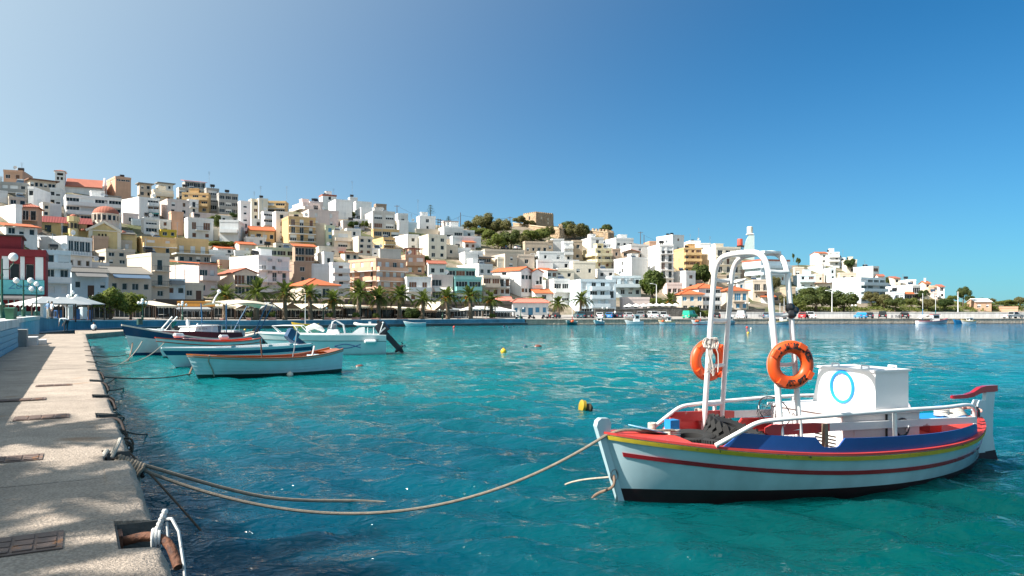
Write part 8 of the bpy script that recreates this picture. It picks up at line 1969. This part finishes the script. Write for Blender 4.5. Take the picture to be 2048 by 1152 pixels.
oar((1.69,-.86,.97), (5.98,-.72,.86), 1.15, 'oar with red blade along the near side of the fishing boat'); oar((1.31,.84,.95), (4.0,.90,.90), 1.25, 'oar with red blade along the far side of the fishing boat')
def landing_net():
    t = thing('landing_net', 'dark hoop of a landing net beside the engine casing', 'net', b2w(2.75, .15, 1.05), BA); t.rotation_euler = (R(62), R(10), BA); ring = [Vector((.30*math.cos(a), .24*math.sin(a), 0)) for a in [6.283*i/28 for i in range(28)]]
    MB().tube(ring, .009, 6, closed=True).build('hoop', m_tank, t); b = MB()
    for i in range(14): p = ring[2*i]; b.tube([p, p*.7 + Vector((0,0,-.16)), p*.25 + Vector((0,0,-.26))], .003, 3)
    for f, z in ((.85,-.08),(.6,-.18),(.35,-.24)): b.tube([q*f + Vector((0,0,z)) for q in ring], .003, 3, closed=True)
    b.build('netting', m_tank, t)
landing_net()

# ---- moorings on the near quay
m_rope2 = M('thick_weathered_rope', (.24,.20,.155), .9, .3, 14, bump=.7, bs=70); m_rust = M('rusty_iron', (.14,.055,.028), .8, .4, 9, bump=.5, bs=30, chip=(.07,.03,.02), chip_t=.55, chip_s=8)
K0 = q2w(.10, 9.72, .80); BW = b2w(-.30, -.07, .905)
rope('mooring_rope', [K0, BW], .020, 'long sagging rope from the quay to the bow of the fishing boat', m_rope2, sag=.76, n=40)
rope('mooring_rope', [BW, b2w(-.05,-.10,.965), b2w(.4,-.09,.93), b2w(.70,-.10,.92), b2w(.80,-.10,.90)], .020, 'rope running from the bow post to the blue bitt', m_rope2)
rope('mooring_rope', [K0 + Vector((.03,.06,.02)), K0.lerp(on_water(746,1005), .5) + Vector((0,0,-.13)), on_water(735,1006) + Vector((0,0,.02)), on_water(800,1003) - Vector((0,0,.06)), on_water(900,1000) - Vector((0,0,.3))], .022, 'second thick rope sinking into the water in mid span', m_rope2)
rope('mooring_rope', [q2w(.08,11.6,.72), q2w(.35,10.6,.48), q2w(.75,9.75,.02), q2w(.9,9.5,-.2)], .014, 'thin dark rope dropping into the water behind the knot', m_drope)
def knot():
    t = thing('rope_knot', 'bulky knot of thick grey rope on the quay edge', 'rope', Q0, QROT); rnd = random.Random(8); b = MB()
    for i in range(9):
        c = Vector((-.10 + .028*i, 9.86 - .02*i, .86 - .012*i)); a0 = rnd.uniform(-.6,.6)
        b.tube([c + Vector((.05*math.sin(a)*math.cos(a0) + rnd.uniform(-.006,.006), .085*math.cos(a), .065*math.sin(a))) for a in [6.283*k/12 for k in range(12)]], .021, 7, closed=True)
    b.build('turns', m_rope2, t, smooth=True); b = MB()
    b.tube([Vector((-.12 + .10*math.sin(a)*.6, 9.90 + .10*math.cos(a), .98 + .13*math.sin(a))) for a in [math.pi*(k/10*1.25 - .12) for k in range(11)]], .020, 7); b.tube([Vector((-.24 + .05*math.sin(a), 9.92 + .08*math.cos(a), .92 + .07*math.sin(a))) for a in [math.pi*k/8 for k in range(9)]], .020, 7)
    b.tube([(.10,9.72,.80),(.13,9.70,.66),(.11,9.66,.50),(.12,9.64,.36)], .018, 6); b.build('loops', MATS['pale_rope'], t, smooth=True)
knot()
def hook(y, label, big=True):
    t = thing('mooring_hook', label, 'mooring hook', Q0, QROT, 'mooring hooks of the quay edge'); s = .82 if big else .5; mh = m_rust if big else M('dark_corroded_iron', (.035,.024,.02), .85, .3, 8)
    MB().tube(bend([(-.20,y+.24,.84),(-.02,y+.17,.885),(.11,y+.06,.85),(.155,y-.13,.70)], .10), .043*s, 10).build('hook', mh, t, smooth=True); MB().obox((-.205,y+.24,.82), (.015,0,0), (0,.10,0), (0,0,.09)).build('plate', mh, t)
for i, (a, c) in enumerate(NOTCH[:6]): hook((a + c) / 2 - .06, ['rusty hook in the notch nearest the camera','rusty hook hidden under the bulky knot','rusty hook in the third notch of the quay edge','rusty hook in the fourth notch of the quay edge','rusty hook in the fifth notch of the quay edge','rusty hook in the sixth notch of the quay edge'][i], i == 0)
def white_line():
    t = thing('rope_loop', 'white flecked rope looped on the nearest rusty hook and hanging to the water', 'rope', Q0, QROT); m = M('flecked_rope', (.62,.62,.60), .9, .1, 9, chip=(.03,.03,.05), chip_t=.60, chip_s=22); y = 6.42; b = MB()
    for k in range(3): b.tube([Vector((.01 + .022*k + .012*math.cos(a), y + .04 + .068*math.cos(a), .86 + .070*math.sin(a))) for a in [6.283*j/14 for j in range(14)]], .012, 6, closed=True)
    for i in range(5): b.ball((.04 + .012*i, y + .03, .935 + .030*i), .024, 7, 5)
    b.build('hitch', m, t, smooth=True); b = MB(); b.tube([(.09,y+.03,1.00),(.13,y-.02,1.01),(.17,y-.10,.93),(.19,y-.22,.72),(.20,y-.34,.45),(.20,y-.44,.15),(.20,y-.5,-.1)], .012, 6); b.build('fall', m, t, smooth=True)
    b = MB(); b.tube([(.10,y+.02,.98),(.105,y-.01,.88),(.10,y-.02,.78)], .010, 6); b.build('tail', m, t, smooth=True)
white_line()
for i, (y, lb) in enumerate(((12.2,'dark chain heap hanging over the quay edge beyond the knot'),(14.6,'pale and dark rope bundle on the quay edge at the third notch'),(17.6,'rope bundle on the quay edge at the fourth notch'),(21.3,'rope bundle on the quay edge at the fifth notch'),(25.2,'rope bundle on the quay edge at the sixth notch'))):
    b = MB(); rnd = random.Random(i + 3)
    for k in range(10):
        c = Vector((.07 + rnd.uniform(-.04,.05), y - .32 + .07*k, .70 + rnd.uniform(-.1,.08))); rr = rnd.uniform(.07,.11); ax = Vector((rnd.gauss(0,1),rnd.gauss(0,1),rnd.gauss(0,1))).normalized(); u = ax.orthogonal().normalized(); v = ax.cross(u); b.tube([c + u*rr*math.cos(q) + v*rr*math.sin(q) for q in [6.283*j/10 for j in range(10)]], .017, 5, closed=True)
    tag(qput(b.build('rope_bundle', m_drope if i != 1 else m_rope2, smooth=True)), lb, 'rope', 'rope bundles on the quay edge')
for i, (p, q, lb) in enumerate(((q2w(.08,13.6,.72), on_water(300,858), 'dark rope slanting from the third notch into the water'),)): rope('mooring_rope', [p, q - Vector((0,0,.1))], .016, lb, m_drope, sag=.05)
# bow shackle and its lines
rope('bow_chain', [b2w(-.16,-.05,.36), b2w(-.21,-.10,.22), on_water(1188,1000) + Vector((0,0,.05)), on_water(1165,1022) - Vector((0,0,.1))], .020, 'short pale chain from the bow ring into the water', M('rusty_chain', (.20,.13,.09), .8, .3, 20), cat='chain')
rope('mooring_rope', [b2w(-.15,-.05,.34), on_water(1135,970) + Vector((0,0,.02)), on_water(1060,985) - Vector((0,0,.25))], .014, 'thin tan rope leading left from the bow ring', m_rope)
tag(MB().tube([b2w(-.15 + .055*math.cos(a), -.045, .36 + .075*math.sin(a)) for a in [6.283*i/16 for i in range(16)]], .010, 6, closed=True).build('mooring_ring', M('grey_iron', (.30,.28,.27), .5, .2, metal=.5), smooth=True), 'iron ring on the stem of the fishing boat', 'ring')
rope('stern_line', [b2w(7.35,.02,.42), b2w(7.62,.35,.12), b2w(7.75,.5,-.12)], .012, 'dark line slanting from the rudder into the water', m_drope)
for z, s_ in ((.95,1.93),(.80,.98)): 
    b = MB()
    for k in range(5): b.tube([b2w(s_ + .055*math.cos(a), (.92 if s_ > 1.5 else .78) + .055*math.sin(a), z + .02*k) for a in [6.283*i/12 for i in range(12)]], .012, 5, closed=True)
    tag(b.build('lashing', MATS['pale_rope'], smooth=True), 'pale lashing round the far arch leg foot' if s_ > 1.5 else 'pale lashing round the far rail foot', 'rope')
# inspection covers in the quay
m_iron = M('rusty_cover_iron', (.155,.105,.085), .75, .3, 6, bump=.3, bs=25, chip=(.26,.12,.05), chip_t=.60, chip_s=5)
def cover(x, y, w, l, label):
    p = on_level(x, y, ZQ) - Q0; c = (p.dot(NQ), p.dot(UQ)); t = thing('inspection_cover', label, 'cover', q2w(c[0], c[1], ZQ), QROT, 'iron covers in the quay')
    MB().box(-w,-l,.003,w,l,.010).build('frame', m_iron, t); b = MB(); n = 4; k = 3
    for i in range(n):
        for j in range(k): b.box(-w+.03+(2*w-.06)*i/n+.012, -l+.03+(2*l-.06)*j/k+.012, .0103, -w+.03+(2*w-.06)*(i+1)/n-.012, -l+.03+(2*l-.06)*(j+1)/k-.012, .018)
    b.build('plate', m_iron, t)
for a in ((24,1093,.30,.24,'rusty iron cover with square ribs nearest the camera'),(12,920,.34,.2,'half buried rusty cover at the left of the quay'),(84,835,.36,.26,'dark grated cover in the middle of the quay'),(108,771,.34,.2,'rusty cover farther along the quay'),(40,800,.40,.2,'thin rusty cover inside the wall shadow')): cover(*a)
